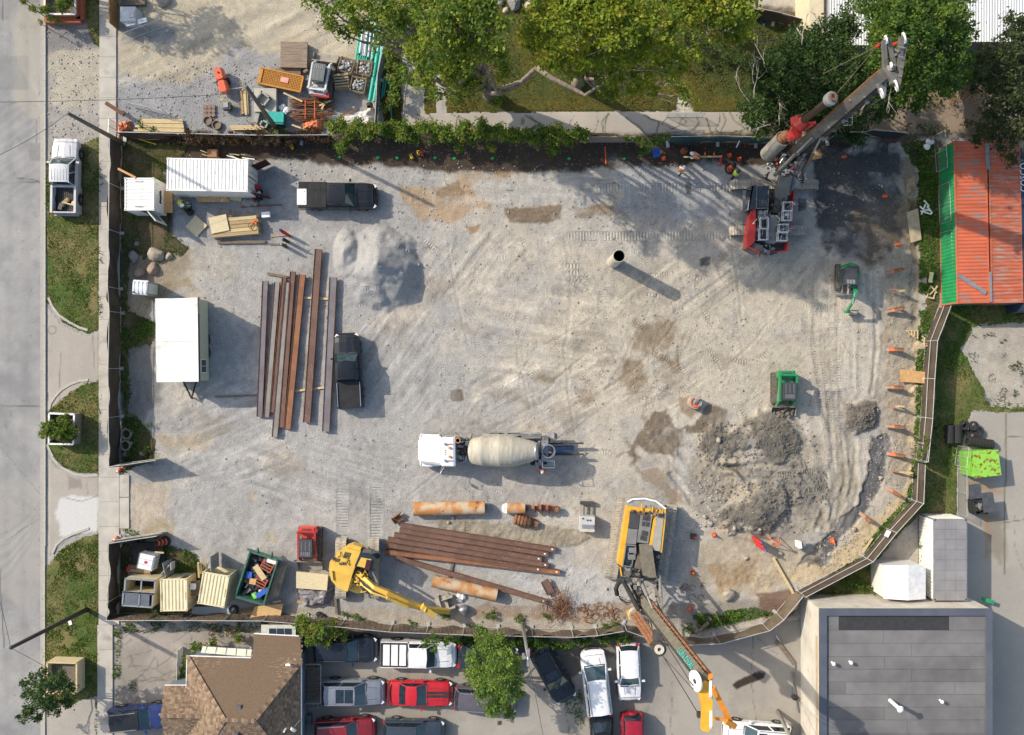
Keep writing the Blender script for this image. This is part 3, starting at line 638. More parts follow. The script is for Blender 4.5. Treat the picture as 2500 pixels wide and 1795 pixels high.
PAL={'midgreen':[(0.104,0.189,0.0234),(0.0715,0.143,0.0234),(0.169,0.247,0.0286),(0.052,0.104,0.0208)],'maple':[(0.169,0.247,0.0234),(0.111,0.182,0.0234),(0.26,0.299,0.0286),(0.0715,0.13,0.0208)],'yellow':[(0.218,0.287,0.0207),(0.161,0.23,0.0184),(0.322,0.322,0.0287),(0.103,0.161,0.0161)],'dark':[(0.0432,0.09,0.024),(0.06,0.114,0.0264),(0.0336,0.072,0.024),(0.09,0.144,0.0312)],'olive':[(0.05,0.075,0.026),(0.075,0.10,0.034),(0.038,0.06,0.022),(0.10,0.125,0.045)],'willow':[(0.125,0.225,0.0375),(0.175,0.275,0.0438),(0.0875,0.163,0.035),(0.225,0.3,0.0562)],'vine':[(0.11,0.198,0.022),(0.154,0.242,0.0264),(0.0715,0.138,0.0198),(0.22,0.22,0.0385)],'autumn':[(0.10,0.05,0.03),(0.07,0.04,0.025),(0.05,0.05,0.02),(0.15,0.07,0.035)],'dry':[(0.20,0.13,0.06),(0.15,0.10,0.045),(0.10,0.08,0.035),(0.25,0.17,0.08)],'grass':[(0.10,0.165,0.022),(0.13,0.19,0.03),(0.19,0.20,0.05),(0.065,0.12,0.018)],'lush':[(0.065,0.14,0.018),(0.10,0.19,0.025),(0.045,0.10,0.015),(0.14,0.21,0.03)],'lawn':[(0.12,0.115,0.02),(0.15,0.12,0.022),(0.075,0.095,0.018),(0.055,0.085,0.018)]}
def colours(pal,clump_id,n,rg,var=.25):
 p=np.array(PAL[pal]);cc=p[rg.integers(0,len(p),clump_id.max()+1)]
 c=cc[clump_id]*.7+p[rg.integers(0,len(p),n)]*.3
 return c*(1-var+2*var*rg.random((n,1)))
def clumps(blobs,dens,leaf_n,cr,rg,shell=.5):
 """leaf positions gathered in clumps spread through each blob (x,y,z,r[,flat])"""
 cen=[];
 for b in blobs:
  x,y,z,r=b[:4];fl=b[4]if len(b)>4 else .62
  k=max(2,int(dens*r*r));d=rg.normal(size=(k,3));d/=np.linalg.norm(d,axis=1)[:,None]
  rad=r*(shell+(1-shell)*rg.random(k))[:,None];p=d*rad;p[:,2]*=fl;cen.append(p+np.array([x,y,z]))
 cen=np.concatenate(cen);k=len(cen);cid=np.repeat(np.arange(k),leaf_n);n=len(cid)
 rr_=cr*(.55+.7*rg.random(k))[cid]
 off=rg.normal(size=(n,3))*.5;off[:,2]*=.45
 return cen[cid]+off*rr_[:,None],cid,cen
def limb(mb,a,b,r0,r1,rg,sag=.0,n=7,wob=.12):
 a,b=Vector(a),Vector(b);L_=(b-a).length;pts=[];rs=[]
 o1=Vector((rg.uniform(-1,1),rg.uniform(-1,1),rg.uniform(-.3,.6)))*L_*wob
 for i in range(n):
  t=i/(n-1);p=a.lerp(b,t)+o1*math.sin(math.pi*t)+Vector((rg.uniform(-1,1),rg.uniform(-1,1),rg.uniform(-1,1)))*L_*.02
  p.z+=sag*math.sin(math.pi*t);pts.append(p);rs.append(r0*(1-t)+r1*t)
 mb.tube(pts,rs,7);return pts
def tree(name,label,base_px,blobs_px,pal='maple',dens=9,leaf_n=26,cr=.55,ls=.2,trunk_r=.35,fork=3.0,shell=.45,seed=1,cat='tree',dead=0,up=.6,group=None,extra_limbs=(),twigs=2,fl=None,zs=1.0,rs=1.0):
 rg=np.random.default_rng(seed);rr_=random.Random(seed)
 base_=G(*base_px)if base_px[1]>-40 and base_px[0]>-40 and base_px[0]<2540 else P(base_px[0],base_px[1],0)
 t=thing(name,label,cat,base_,0,group)
 blobs=[]
 for b in blobs_px:
  z_=b[2]*zs if b[2]>5 else b[2];v=P(b[0],b[1],z_);blobs.append((v.x,v.y,v.z,b[3]*rs*(CAMZ-z_)/(CAMZ-b[2]))+((fl,)if fl else()))
 w=MB();top=Vector((base_.x,base_.y,base_.z+fork));cx=sum(b[0]for b in blobs)/len(blobs);cy=sum(b[1]for b in blobs)/len(blobs)
 top+=Vector((cx-base_.x,cy-base_.y,0))*.12
 w.tube([base_-Vector((0,0,.2)),base_.lerp(top,.12),base_.lerp(top,.55),top],[trunk_r*1.5,trunk_r*1.05,trunk_r*.85,trunk_r*.8],10)
 for b in blobs:
  e=Vector(b[:3])-Vector((0,0,.25*b[3]));pts=limb(w,top-Vector((0,0,rr_.uniform(0,.25)*fork)),e,trunk_r*rr_.uniform(.3,.5),.035,rr_)
  for k in range(twigs):
   q=pts[rr_.randint(3,5)];d=Vector((rr_.uniform(-1,1),rr_.uniform(-1,1),rr_.uniform(-.1,.6))).normalized()*b[3]*.95
   limb(w,q,Vector(b[:3])+d*.9,.05,.012,rr_,n=5)
 w.build('trunk',M_BARK,t,world=True,smooth=True)
 if extra_limbs or dead:
  d_=MB()
  for pts,r in extra_limbs:d_.tube([P(*p)for p in pts],[r*(1-.6*i/(len(pts)-1))for i in range(len(pts))],8)
  for k in range(dead):
   b=rr_.choice(blobs);p=Vector(b[:3])+Vector((rr_.uniform(-1,1),rr_.uniform(-1,1),.5))*b[3]*.8;a_=rr_.uniform(0,6.28);Ld=rr_.uniform(1.0,2.6)
   e=p+Vector((math.cos(a_),math.sin(a_),rr_.uniform(.05,.4)))*Ld;q=limb(d_,p,e,.035,.01,rr_,n=6,wob=.1)
   for j in range(3):
    s_=q[rr_.randint(2,4)];a2=a_+rr_.uniform(-.9,.9);limb(d_,s_,s_+Vector((math.cos(a2),math.sin(a2),.2))*Ld*.4,.018,.006,rr_,n=4)
  d_.build('bare_limb',M_DEADWOOD if dead else M_BARK,t,world=True,smooth=True,kind='stuff')
 C_,cid,cen=clumps(blobs,dens,leaf_n,cr,rg,shell);S_=ls*(.45+1.1*rg.random(len(C_))**1.5)*(.7+.6*rg.random(cid.max()+1))[cid]
 leaf_quads(C_,S_,colours(pal,cid,len(C_),rg),up=up,parent=t,rg=rg)
 return t
def shrub(name,label,pts,pal='vine',dens=30,leaf_n=14,cr=.22,ls=.12,seed=1,cat='shrub',stem=True,group=None,up=.6,kind=None):
 """pts: (px,py,z,r) blobs"""
 rg=np.random.default_rng(seed);v0=G(pts[0][0],pts[0][1])if 0<pts[0][1]<1795 else P(pts[0][0],pts[0][1],0)
 blobs=[]
 for b in pts:
  v=P(b[0],b[1],b[2]);blobs.append((v.x,v.y,v.z,b[3],.7))
 C_,cid,cen=clumps(blobs,dens,leaf_n,cr,rg,.25);C_[:,2]=np.maximum(C_[:,2],.07);S_=ls*(.6+.8*rg.random(len(C_)))
 if kind:
  o=leaf_quads(C_,S_,colours(pal,cid,len(C_),rg),up=up,rg=rg,name=name);tag(o,label,cat,group,kind);return o
 t=thing(name,label,cat,v0,0,group)
 w=MB();rr_=random.Random(seed)
 for b in blobs[:24]:
  w.tube([Vector((b[0],b[1],0)),Vector((b[0]+rr_.uniform(-.1,.1),b[1]+rr_.uniform(-.1,.1),b[2]))],[.03,.012],5)
  for k in range(3):w.tube([Vector((b[0],b[1],b[2]*.3)),Vector((b[0]+rr_.uniform(-1,1)*b[3],b[1]+rr_.uniform(-1,1)*b[3],b[2]+rr_.uniform(0,.5)*b[3]))],[.015,.006],4)
 w.build('stem',M_BARK,t,world=True,kind='stuff')
 leaf_quads(C_,S_,colours(pal,cid,len(C_),rg),up=up,parent=t,rg=rg,name='foliage')
 return t
def grass(name,label,polys,n_m2,pal='grass',hgt=.13,seed=1,wid=.05,patch=None,z0=.04):
 rg=np.random.default_rng(seed);out=[]
 for pl in polys:
  xs=[p[0]for p in pl];ys=[p[1]for p in pl];A=(max(xs)-min(xs))*(max(ys)-min(ys))/31.47**2;k=int(A*n_m2)
  x=rg.uniform(min(xs),max(xs),k);y=rg.uniform(min(ys),max(ys),k)
  x2=x+(fnoise(x,y,26,5,4,.6)-.5)*8
  s=poly_sd(x2,y,pl)>2;
  if patch:s&=fnoise(x,y,30,seed,4)>patch
  out.append(np.stack([x[s],y[s]],-1))
 p=np.concatenate(out);n=len(p);wx_,wy_=to_world(p[:,0],p[:,1]);
 tall=np.clip((fnoise(p[:,0],p[:,1],50,seed+3,3)-.3)*2.2,.35,1.6)
 h=hgt*tall*(.6+.8*rg.random(n));a=rg.uniform(0,2*np.pi,n);w=wid*(.6+.9*rg.random(n));le=h*(.3+.9*rg.random(n));b=a+rg.normal(size=n)*.5
 B=np.stack([wx_,wy_,np.full(n,z0)],-1);d=np.stack([np.cos(a+1.57),np.sin(a+1.57),a*0],-1)*w[:,None]
 T=B+np.stack([np.cos(b)*le,np.sin(b)*le,h],-1)
 V_=np.stack([B-d,B+d,T],1).reshape(-1,3);F_=np.arange(n*3).reshape(n,3)
 o=mesh_np(name,V_,F_,M_BLADE,smooth=False);cid=(fnoise(p[:,0],p[:,1],22,seed+8,4)*60).astype(int)
 set_attr(o.data,'Col',np.repeat(colours(pal,cid,n,rg,.3),3,axis=0));return tag(o,label,'grass',kind='stuff')
grass('verge_grass','patchy green grass on the street verge between road and sidewalk',TURFS['verge'],230,'grass',.14,1,patch=.40)
grass('garden_grass','yellowing lawn grass under the big maples',TURFS['garden_lawn'],130,'lawn',.10,2,patch=.30)
grass('east_grass','grass strip behind the east site fence',TURFS['east_lawn'],140,'lush',.14,3,patch=.22)
grass('site_grass','weeds and grass growing inside the fence line',TURFS['site_weeds'],190,'lush',.20,4,patch=.44)
tree('street_tree','tall tree standing just outside the frame at the top left, shading the yard entrance',(-10,-60),[(-60,-210,7.5,1.6),(0,-200,8,1.5),(60,-190,7.5,1.4),(-20,-160,7,1.3),(90,-220,8,1.4),(130,-200,7,1.1),(30,-240,9,1.7)],'maple',dens=9,leaf_n=24,cr=.5,ls=.26,seed=33)
W1=[[(240,345),(252,345),(252,1160),(240,1160)],[(112,1000),(118,1000),(118,1110),(112,1110)],[(277,1530),(300,1530),(296,1640),(278,1720)],[(300,1510),(640,1518),(640,1545),(300,1545)],[(282,1290),(320,1290),(400,1310),(380,1330),(282,1330)],[(284,1140),(312,1140),(312,1158),(284,1158)],[(310,1650),(335,1650),(335,1690),(312,1690)],[(285,1150),(300,1000),(340,1010),(340,1130)],[(232,1705),(242,1705),(242,1800),(230,1800)],[(1410,1690),(1422,1690),(1430,1770),(1400,1770)],[(1370,1690),(1420,1680),(1430,1760),(1380,1740)]]
grass('weed_strips','weeds sprouting along slab edges and pavement cracks',W1,150,'lush',.16,5,patch=.42,z0=.05)
W2=[[(2240,740),(2270,735),(2270,850),(2235,830)],[(2236,850),(2262,850),(2242,1130),(2226,1130)],[(2225,1130),(2242,1130),(2238,1215),(2130,1345),(2100,1335),(2210,1215)],[(1985,1425),(2110,1350),(2125,1362),(1990,1440),(1935,1465),(1930,1445)],[(1690,1500),(1840,1480),(1900,1500),(1700,1540)],[(2240,350),(2290,350),(2285,720),(2240,720)]]
grass('slope_weeds','bushy green weeds along the east fence slope',W2,260,'lush',.30,6,patch=.30,wid=.07)
grass('lawn_tufts','tufts of grass growing through the eastern gravel',[[(2345,820),(2500,800),(2500,1000),(2400,990)]],120,'olive',.12,7,patch=.60)
ML=[((1085,60,11,1.9)),(1000,30,9,1.6),(1060,120,9.5,1.8),(1020,170,8,1.2),(1100,160,8.5,1.5),(1125,205,6,1.2),(1160,120,10.5,1.4),(1190,60,12,1.6),(1110,10,12,1.7),(1180,-20,12,1.8),(940,20,9.5,1.0),(895,15,8,1.0),(850,10,7.5,.9),(800,15,7,.75),(760,0,7,.7),(860,50,7,.8),(800,60,6.5,.7),(840,85,6,.55),(950,70,8,.8),(925,105,7,.6),(1220,170,6,.8),(1215,245,3,.6),(1010,110,8,1.0),(900,60,7,.6),(960,40,9,.9),(1040,-20,10,1.4),(1135,75,11,1.2),(1215,125,10,.8),(1060,225,4,.6)]
tree('maple_tree','big maple on the lawn with a forked leaning trunk, overhanging the storage yard',(1200,232),ML,'maple',dens=16,leaf_n=42,cr=.5,ls=.22,zs=1.65,rs=1.0,trunk_r=.55,fork=2.6,seed=3,extra_limbs=(([(1205,225,1.5),(1240,215,2.6),(1275,200,4.2),(1310,165,6.5)],.36),([(1310,165,6.5),(1345,190,6.8),(1385,210,7.0),(1415,225,7.2),(1428,233,7.4),(1450,218,7.8),(1480,200,8.2)],.20)))
M2=[(1330,70,11,1.6),(1390,40,12,1.5),(1330,10,12,1.5),(1300,80,10,.9),(1440,30,12,1.4),(1500,60,12,1.7),(1560,30,12,1.6),(1480,120,10,1.5),(1400,140,8.5,1.4),(1350,140,8,1.1),(1550,110,10.5,1.5),(1600,140,9,1.3),(1520,170,8.5,1.3),(1450,170,7.5,1.1),(1590,190,7.5,1.0),(1650,150,8.5,1.0),(1660,210,6,.7),(1700,130,8,.5),(1680,240,4.5,.5),(1640,60,12,1.0),(1500,-20,12,1.8),(1400,-30,12,1.6),(1620,110,10,.9),(1560,220,5,.8),(1490,220,5,.9),(1430,110,10,1.0),(1450,80,11,.9)]
tree('maple_tree','wide maple with yellow-green leaves at the middle of the lawn',(1410,205),M2,'yellow',dens=16,leaf_n=42,cr=.5,ls=.22,zs=1.6,rs=1.0,trunk_r=.4,fork=3.5,seed=5,dead=3)
M3=[(1720,10,12,1.5),(1780,20,12,1.4),(1690,40,11.5,1.2),(1800,60,10,1.1),(1760,60,10.5,1.2),(1830,20,9,.8),(1680,-30,12,1.6),(1770,-40,12,1.8),(1815,85,7.5,.6),(1640,10,12,1.3)]
tree('maple_tree','bright yellow-green maple crown at the top edge, behind the dark shrubs',(1720,40),M3,'yellow',dens=14,leaf_n=34,cr=.5,ls=.24,zs=1.3,rs=1.0,trunk_r=.35,fork=4,seed=6)
M4=[(1870,210,6,1.4),(1830,270,4,1.0),(1900,310,4,1.1),(1980,260,6,1.5),(2100,320,4.5,1.0),(2060,300,5,1.1),(1930,130,7,1.2),(2150,220,8,1.3),(1900,240,6,1.5),(1860,280,5,1.1),(1940,170,7.5,1.8),(2000,130,8,1.8),(1990,210,7.5,1.8),(2060,170,8.5,2.0),(2070,240,7.5,1.8),(2040,80,8,1.6),(2110,260,6.5,1.3),(1920,210,6.5,1.2),(2130,180,8,1.6),(2150,280,5,.9),(1880,160,6,.9),(1960,90,6.5,1.0),(2060,60,7,1.2),(2020,290,5,1.2),(1950,290,5,1.1),(1850,320,3.2,.7),(1905,120,6,.6),(2170,230,7,1.2)]
tree('cedar_tree','dark evergreen with bare grey twigs beneath the red rig mast',(2010,205),M4,'dark',dens=20,leaf_n=46,cr=.5,ls=.19,trunk_r=.28,fork=3,seed=7,dead=26,up=.3)
M5=[(2180,30,12.5,1.9),(2240,60,12.5,2.0),(2300,40,12,1.8),(2200,110,12,1.8),(2270,120,11.5,1.8),(2320,110,11,1.5),(2230,170,10.5,1.5),(2300,180,10,1.5),(2340,150,9,1.1),(2150,70,10,1.4),(2130,10,10,1.3),(2280,220,8,1.2),(2210,210,8.5,1.1),(2330,70,10.5,1.3),(2350,190,7,.8),(2160,130,10,1.2),(2240,-20,12,2.0),(2320,-10,11,1.5),(2250,250,6,.8)]
tree('maple_tree','dense green tree between the two corrugated roofs at the top right',(2230,110),M5,'midgreen',dens=18,leaf_n=44,cr=.5,ls=.2,trunk_r=.4,fork=4,seed=8)
M6=[(2480,120,9,1.5),(2440,160,8.5,1.4),(2500,200,8.5,1.7),(2440,240,7.5,1.3),(2400,200,7,1.0),(2410,130,7,.9),(2490,280,7,1.4),(2430,300,5.5,1.1),(2400,330,4.5,.8),(2460,350,5,1.0),(2540,120,9,1.6),(2540,320,7,1.6),(2480,60,8,.9),(2520,60,8,.9),(2470,395,4.2,.6)]
tree('walnut_tree','dark olive tree at the right edge hanging over the orange containers',(2500,215),M6,'olive',dens=20,leaf_n=36,cr=.42,ls=.19,trunk_r=.35,fork=3,seed=9)
M7=[(1205,1570,5,1.0),(1180,1610,5.5,1.2),(1230,1620,6,1.2),(1190,1670,5.5,1.2),(1240,1680,6,1.1),(1160,1650,4.5,.8),(1210,1720,4.5,.9),(1255,1640,5,.7),(1175,1555,4,.7),(1220,1640,7,1.1),(1245,1735,3.5,.5),(1265,1690,4.2,.5)]
tree('willow_tree','leafy green street tree standing between the parked cars',(1200,1625),M7,'willow',dens=32,leaf_n=50,cr=.36,ls=.16,trunk_r=.16,fork=2,seed=10)
M8=[(95,1660,4,.8),(140,1660,4.4,.8),(110,1700,4.6,.95),(160,1680,4.2,.7),(75,1700,3.8,.7),(70,1740,3.4,.55),(130,1725,4,.7),(165,1715,3.6,.5),(100,1755,3,.4),(60,1670,3.2,.4),(50,1755,2.8,.3)]
tree('planter_tree','small dark green tree growing out of the plywood planter box',(172,1668),M8,'dark',dens=36,leaf_n=36,cr=.3,ls=.17,trunk_r=.09,fork=1.6,seed=11)
shrub('planter_shrub','yellow-green shrub spilling out of the grey planter box onto the kerb',[(165,1050,1.4,.75),(140,1055,1.8,.7),(118,1045,2.0,.55),(160,1030,1.4,.5),(105,1060,1.8,.3),(170,1070,1.2,.45),(150,1025,1.5,.3)],'vine',130,28,.2,.13,12)
shrub('planter_shrub','feathery green shrub overhanging the orange planter at the top left',[(150,15,1.8,.6),(110,25,2,.45),(80,20,2.1,.35),(165,0,1.5,.5),(60,5,2.1,.25),(100,55,1.7,.18),(120,45,1.7,.25),(50,-10,2,.3),(140,50,1.5,.2)],'vine',130,24,.18,.12,13)
rr=random.Random(4)
pts=[(x+rr.uniform(-6,6),322+rr.uniform(-14,14)+(9 if x>1200 else 0)-(5 if x<1000 else 0),rr.uniform(1.0,2.1),rr.uniform(.4,.62))for x in range(812,1425,9)]
shrub('fence_vine','thick leafy vine covering the north fence beside the cracked path',pts+[(1355,358,1.2,.5),(1345,375,.7,.35),(830,360,.9,.5),(850,350,1,.5),(1120,360,1,.4),(1200,362,1,.35)],'vine',60,22,.26,.17,14,'vine')
pts=[(x,330+rr.uniform(-4,16),rr.uniform(.5,1.5),rr.uniform(.3,.45))for x in range(420,800,12)]
shrub('dry_vine','rust-brown creeper hanging on the north-west fence',pts,'autumn',60,20,.25,.13,15,'vine')
shrub('fence_vine','green creeper patch on the slatted part of the north fence',[(1560,345,1.6,.45),(1585,350,1.4,.45),(1610,340,1.6,.4),(1570,365,.8,.4),(1535,340,1.7,.3),(1630,336,1.6,.3)],'lush',60,20,.22,.15,16,'vine')
shrub('hedge_shrub','green bush in the storage yard beside the teal pipes',[(955,150,1.6,.7),(965,200,1.4,.7),(965,240,1.2,.6),(950,120,2.0,.6),(975,170,1.5,.5),(940,260,.9,.4)],'vine',55,24,.25,.16,17)
shrub('hedge_shrub','small bush at the foot of the leaning teal-box pole',[(672,318,.8,.45),(700,325,.6,.4),(650,322,.5,.3)],'lush',40,16,.2,.12,18)
shrub('hedge_shrub','green shrub beside the orange tarp at the north-west corner',[(345,308,.9,.35),(375,312,.9,.35),(340,298,.9,.25)],'lush',50,16,.18,.1,19)
shrub('hedge_shrub','bushy tree top between the house and the parked cars',[(745,1530,2.6,.75),(780,1540,2.8,.75),(810,1545,2.4,.5),(760,1560,2.6,.6),(800,1570,2.2,.4),(735,1515,2.2,.5),(840,1550,1.8,.5),(815,1525,2,.3)],'vine',60,34,.26,.16,20)
shrub('hedge_shrub','leafy branches hanging over the white pickup by the south fence',[(1040,1570,2.6,.4),(1065,1560,2.8,.5),(1090,1565,2.6,.45),(1060,1585,2.5,.3),(1110,1560,2,.4)],'lush',50,22,.2,.13,21)
pts=[(x,1565+rr.uniform(-6,8)+(6 if 1280<x<1400 else 0)-(x>1430)*8,rr.uniform(.6,1.1),rr.uniform(.3,.45))for x in range(1130,1545,12)]
shrub('fence_vine','low green vine on the outside of the south fence above the white cars',pts,'lush',60,20,.22,.14,22,'vine')
shrub('hedge_shrub','green bush climbing the front yard wall left of the house',[(480,1580,.9,.5),(460,1610,1,.5),(450,1635,.8,.4),(520,1570,.9,.4),(500,1600,.9,.4),(440,1650,.7,.35),(580,1560,.7,.4)],'vine',70,20,.22,.14,23)
shrub('dry_weeds','browning weeds behind the house roof',[(520,1545,.4,.4),(560,1548,.4,.5),(590,1560,.5,.4),(600,1590,.5,.3)],'dry',40,14,.22,.1,24,'weeds')
WL=['below the rusty casing','left of the grey pole','right of the grey pole','under the wire heap','above the street tree','below the excavator cab side','below the excavator boom','left of the yellow rig hoses','under the yellow rig hoses','right of the yellow rig mast','near the red cone by that mast','right of the grained plywood','beside the excavator bucket']
for i,(x,y,r)in enumerate(((1080,1500,.5),(1195,1500,.55),(1265,1510,.45),(1330,1503,.35),(1150,1535,.35),(840,1500,.35),(870,1508,.4),(1475,1530,.45),(1500,1523,.4),(1680,1535,.5),(1710,1505,.4),(640,1520,.3),(1005,1520,.3))):
 shrub('weed_clump','leafy weed clump on the old slab '+WL[i],[(x,y,r*.5,r),(x+9,y+4,r*.4,r*.7)],'lush',70,12,.14,.10,100+i,'weeds',group='weed clumps along the south fence')
shrub('fence_vine','green vine growing through the hinged gap of the east walkway fence',[(2250,1100,1.9,.4),(2258,1070,2.1,.3),(2245,1115,1.6,.35),(2262,1085,1.9,.3),(2235,1125,1,.4)],'vine',60,14,.18,.11,25,'vine')
shrub('hedge_shrub','green bush beside the corrugated wall of the grey-roofed container',[(2250,1330,.5,.35),(2255,1360,.5,.35),(2262,1310,.4,.25),(2070,1430,.5,.5),(2100,1425,.5,.5),(2040,1450,.5,.4),(2130,1440,.5,.5)],'lush',60,14,.2,.11,26)
shrub('dry_bush','orange-brown dying shrub between the trees at the right',[(2370,230,1,.7),(2400,260,1,.6),(2330,250,.6,.6),(2290,255,.5,.5)],'dry',30,16,.3,.11,27)
pts=[(rr.uniform(1640,1830),rr.uniform(60,150),rr.uniform(.4,1.2),rr.uniform(.4,.7))for i in range(22)]
shrub('garden_shrubs','dark shrub bed under the yellow-green maple',pts,'dark',22,18,.3,.15,28)
pts=[(rr.uniform(2200,2560),rr.uniform(300,340),rr.uniform(.3,1.4),rr.uniform(.3,.6))for i in range(20)]
shrub('garden_shrubs','brown and dark undergrowth north of the orange containers',pts,'olive',22,18,.3,.13,29)
shrub('weed_clump','sprouting weeds around the concrete rings inside the west fence',[(362,1040,.3,.25),(355,1100,.4,.4),(370,1120,.3,.3),(320,1050,.3,.3),(310,1110,.3,.3)],'lush',70,12,.15,.1,30,'weeds')
STEEL_W=mat('white_container',(0.80,0.79,0.75),(0.72,0.70,0.65),rough=.5,scale=1.5,c3=(0.48,0.40,0.30),c3lo=.60,c3hi=.78,c3scale=2.4)
STEEL_C=mat('cream_container',(0.66,0.58,0.38),(0.58,0.50,0.32),rough=.5,scale=1.5,c3=(0.3,0.2,0.12),c3lo=.68,c3hi=.8,c3scale=4)
M_GREYM=mat('grey_metal',(0.30,0.31,0.32),(0.22,0.23,0.24),rough=.45,metal=.3,scale=3)
M_DARKM=mat('dark_metal',(0.04,0.04,0.042),(0.07,0.065,0.06),rough=.5,scale=3)
M_GALV=mat('galvanised',(0.42,0.43,0.44),(0.34,0.35,0.36),rough=.35,metal=.6,scale=8)
M_BLACK=mat('black_rubber',(0.018,0.018,0.019),(0.035,0.034,0.033),rough=.8,scale=6)
M_WOOD=mat('timber',(0.40,0.29,0.15),(0.30,0.21,0.11),rough=.85,scale=2,stretch=(1,8,8),bump=.2)
M_PALE=mat('pale_timber',(0.58,0.46,0.26),(0.48,0.37,0.20),rough=.85,scale=2,stretch=(1,7,7),bump=.2)
M_OLDWOOD=mat('weathered_timber',(0.21,0.165,0.12),(0.13,0.10,0.075),rough=.9,scale=2.5,stretch=(1,6,6),bump=.4)
M_PLY=mat('plywood',(0.62,0.53,0.34),(0.52,0.44,0.27),rough=.8,scale=4,bump=.1,stretch=(1,3,1))
M_PLYOLD=mat('old_plywood',(0.36,0.28,0.18),(0.26,0.20,0.13),rough=.9,scale=3,bump=.3,c3=(0.15,0.10,0.06),c3scale=1.2,c3lo=.52,c3hi=.7)
M_PLYORG=mat('orange_plywood',(0.58,0.34,0.14),(0.46,0.27,0.12),rough=.85,scale=2.5,c3=(0.66,0.52,0.36),c3lo=.6,c3hi=.72,c3scale=2)
M_RUST=mat('rust',(0.16,0.072,0.038),(0.25,0.12,0.06),rough=.9,scale=5,bump=.3,c3=(0.10,0.055,0.038),c3scale=3)
M_RUST2=mat('pale_rust',(0.46,0.36,0.25),(0.42,0.19,0.06),rough=.85,scale=1.1,detail=8,lo=.42,hi=.56,bump=.25,c3=(0.24,0.09,0.04),c3lo=.57,c3hi=.66,c3scale=1.6)
M_ORANGE=mat('safety_orange',(0.75,0.13,0.03),(0.62,0.10,0.03),rough=.6)
M_RED=mat('red_plastic',(0.55,0.03,0.03),(0.42,0.025,0.025),rough=.5)
M_WHITE=mat('white_paint',(0.80,0.80,0.78),(0.72,0.72,0.70),rough=.5,scale=3)
M_CONCR=mat('concrete_block',(0.36,0.345,0.31),(0.28,0.27,0.24),rough=.9,scale=3,bump=.4)
M_BLUE=mat('blue_plastic',(0.03,0.12,0.48),(0.03,0.09,0.36),rough=.5)
def corr_wall(mb,a,b,z0,z1,out,depth=.035,pitch=.28,m=0):
 a,b=Vector(a),Vector(b);d=b-a;L_=d.length;n=max(2,round(L_/pitch));o=Vector(out);top=[];
 for i in range(n):
  for f,q in((0,0),(.32,0),(.5,1),(.82,1)):top.append(a+d*((i+f)/n)-o*depth*q)
 top.append(b)
 vs=[Vector((p.x,p.y,z0))for p in top]+[Vector((p.x,p.y,z1))for p in top];k=len(top)
 return mb.add(vs,[(i,i+1,k+i+1,k+i)for i in range(k-1)],m)
def corr_roof(mb,x0,x1,y0,y1,z,depth=.035,pitch=.28,axis='x',m=0):
 n=max(2,round(((x1-x0)if axis=='x' else(y1-y0))/pitch));pr=[]
 for i in range(n):
  for f,q in((0,0),(.3,0),(.5,1),(.8,1)):pr.append(((i+f)/n,-depth*q))
 pr.append((1,0));k=len(pr)
 if axis=='x':vs=[(x0+(x1-x0)*t,y,z+h)for y in(y0,y1)for t,h in pr]
 else:vs=[(x,y0+(y1-y0)*t,z+h)for x in(x1,x0)for t,h in pr]
 return mb.add(vs,[(i,i+1,k+i+1,k+i)for i in range(k-1)],m)
def container(name,label,px,py,rz,L_=6.06,W_=2.44,H_=2.6,side=STEEL_W,roof=None,frame=None,pitch=.27,axis='x',group=None,door=True,flat_roof=False,open_end=False,z0=0.0):
 c=P(px,py,H_+z0);t=thing(name,label,'container',(c.x,c.y,z0),rz,group);roof=roof or side;frame=frame or side
 x,y=L_/2,W_/2;f=.09
 mb=MB()
 corr_wall(mb,(-x+f,-y,0),(x-f,-y,0),.15,H_-.1,(0,-1,0),pitch=pitch);mb.build('side_wall',side,t)
 mb=MB();corr_wall(mb,(x-f,y,0),(-x+f,y,0),.15,H_-.1,(0,1,0),pitch=pitch);mb.build('side_wall',side,t)
 mb=MB();corr_wall(mb,(x,-y+f,0),(x,y-f,0),.15,H_-.1,(1,0,0),pitch=pitch)if not open_end else None
 if not open_end:mb.build('end_wall',side,t)
 mb=MB()
 if flat_roof:mb.box((0,0,H_-.03),(L_-.1,W_-.1,.02))
 else:corr_roof(mb,-x+f,x-f,-y+f,y-f,H_-.012,pitch=pitch,axis=axis)
 mb.build('roof_panel',roof,t)
 mb=MB()
 for s in(-1,1):
  mb.box((0,s*(y-.05),H_-.05),(L_,.1,.1));mb.box((0,s*(y-.05),.08),(L_,.1,.15));mb.box((s*(x-.05),0,H_-.051),(.1,W_-.2,.1));mb.box((s*(x-.05),0,.08),(.1,W_-.2,.15))
  for q in(-1,1):mb.box((s*(x-.05),q*(y-.05),H_/2),(.1,.1,H_-.3))
 mb.box((0,0,.17),(L_-.2,W_-.2,.03));mb.build('frame',frame,t)
 cc=None
 for s in(-1,1):
  for q in(-1,1):
   if cc is None:
    m_=MB();m_.box((0,0,0),(.17,.16,.12));m_.cyl((0,0,.06),(0,0,.065),.045,n=8,m=1);cc=m_.build('corner_casting',[frame,M_DARKM],t)
   else:cc=cc.copy();COL.objects.link(cc)
   cc.location=(s*(x-.07),q*(y-.065),H_-.045)
 if door:
  for s in(-1,1):
   m_=MB();m_.box((-x+.02,s*W_/4,H_/2),(.05,W_/2-.12,H_-.25));d=m_.build('door',side,t)
   for q in(-.25,.25):
    b_=MB();b_.cyl((-x-.03,s*W_/4+q,.2),(-x-.03,s*W_/4+q,H_-.2),.02,n=6);b_.build('lock_bar',M_GALV,d)
 return t
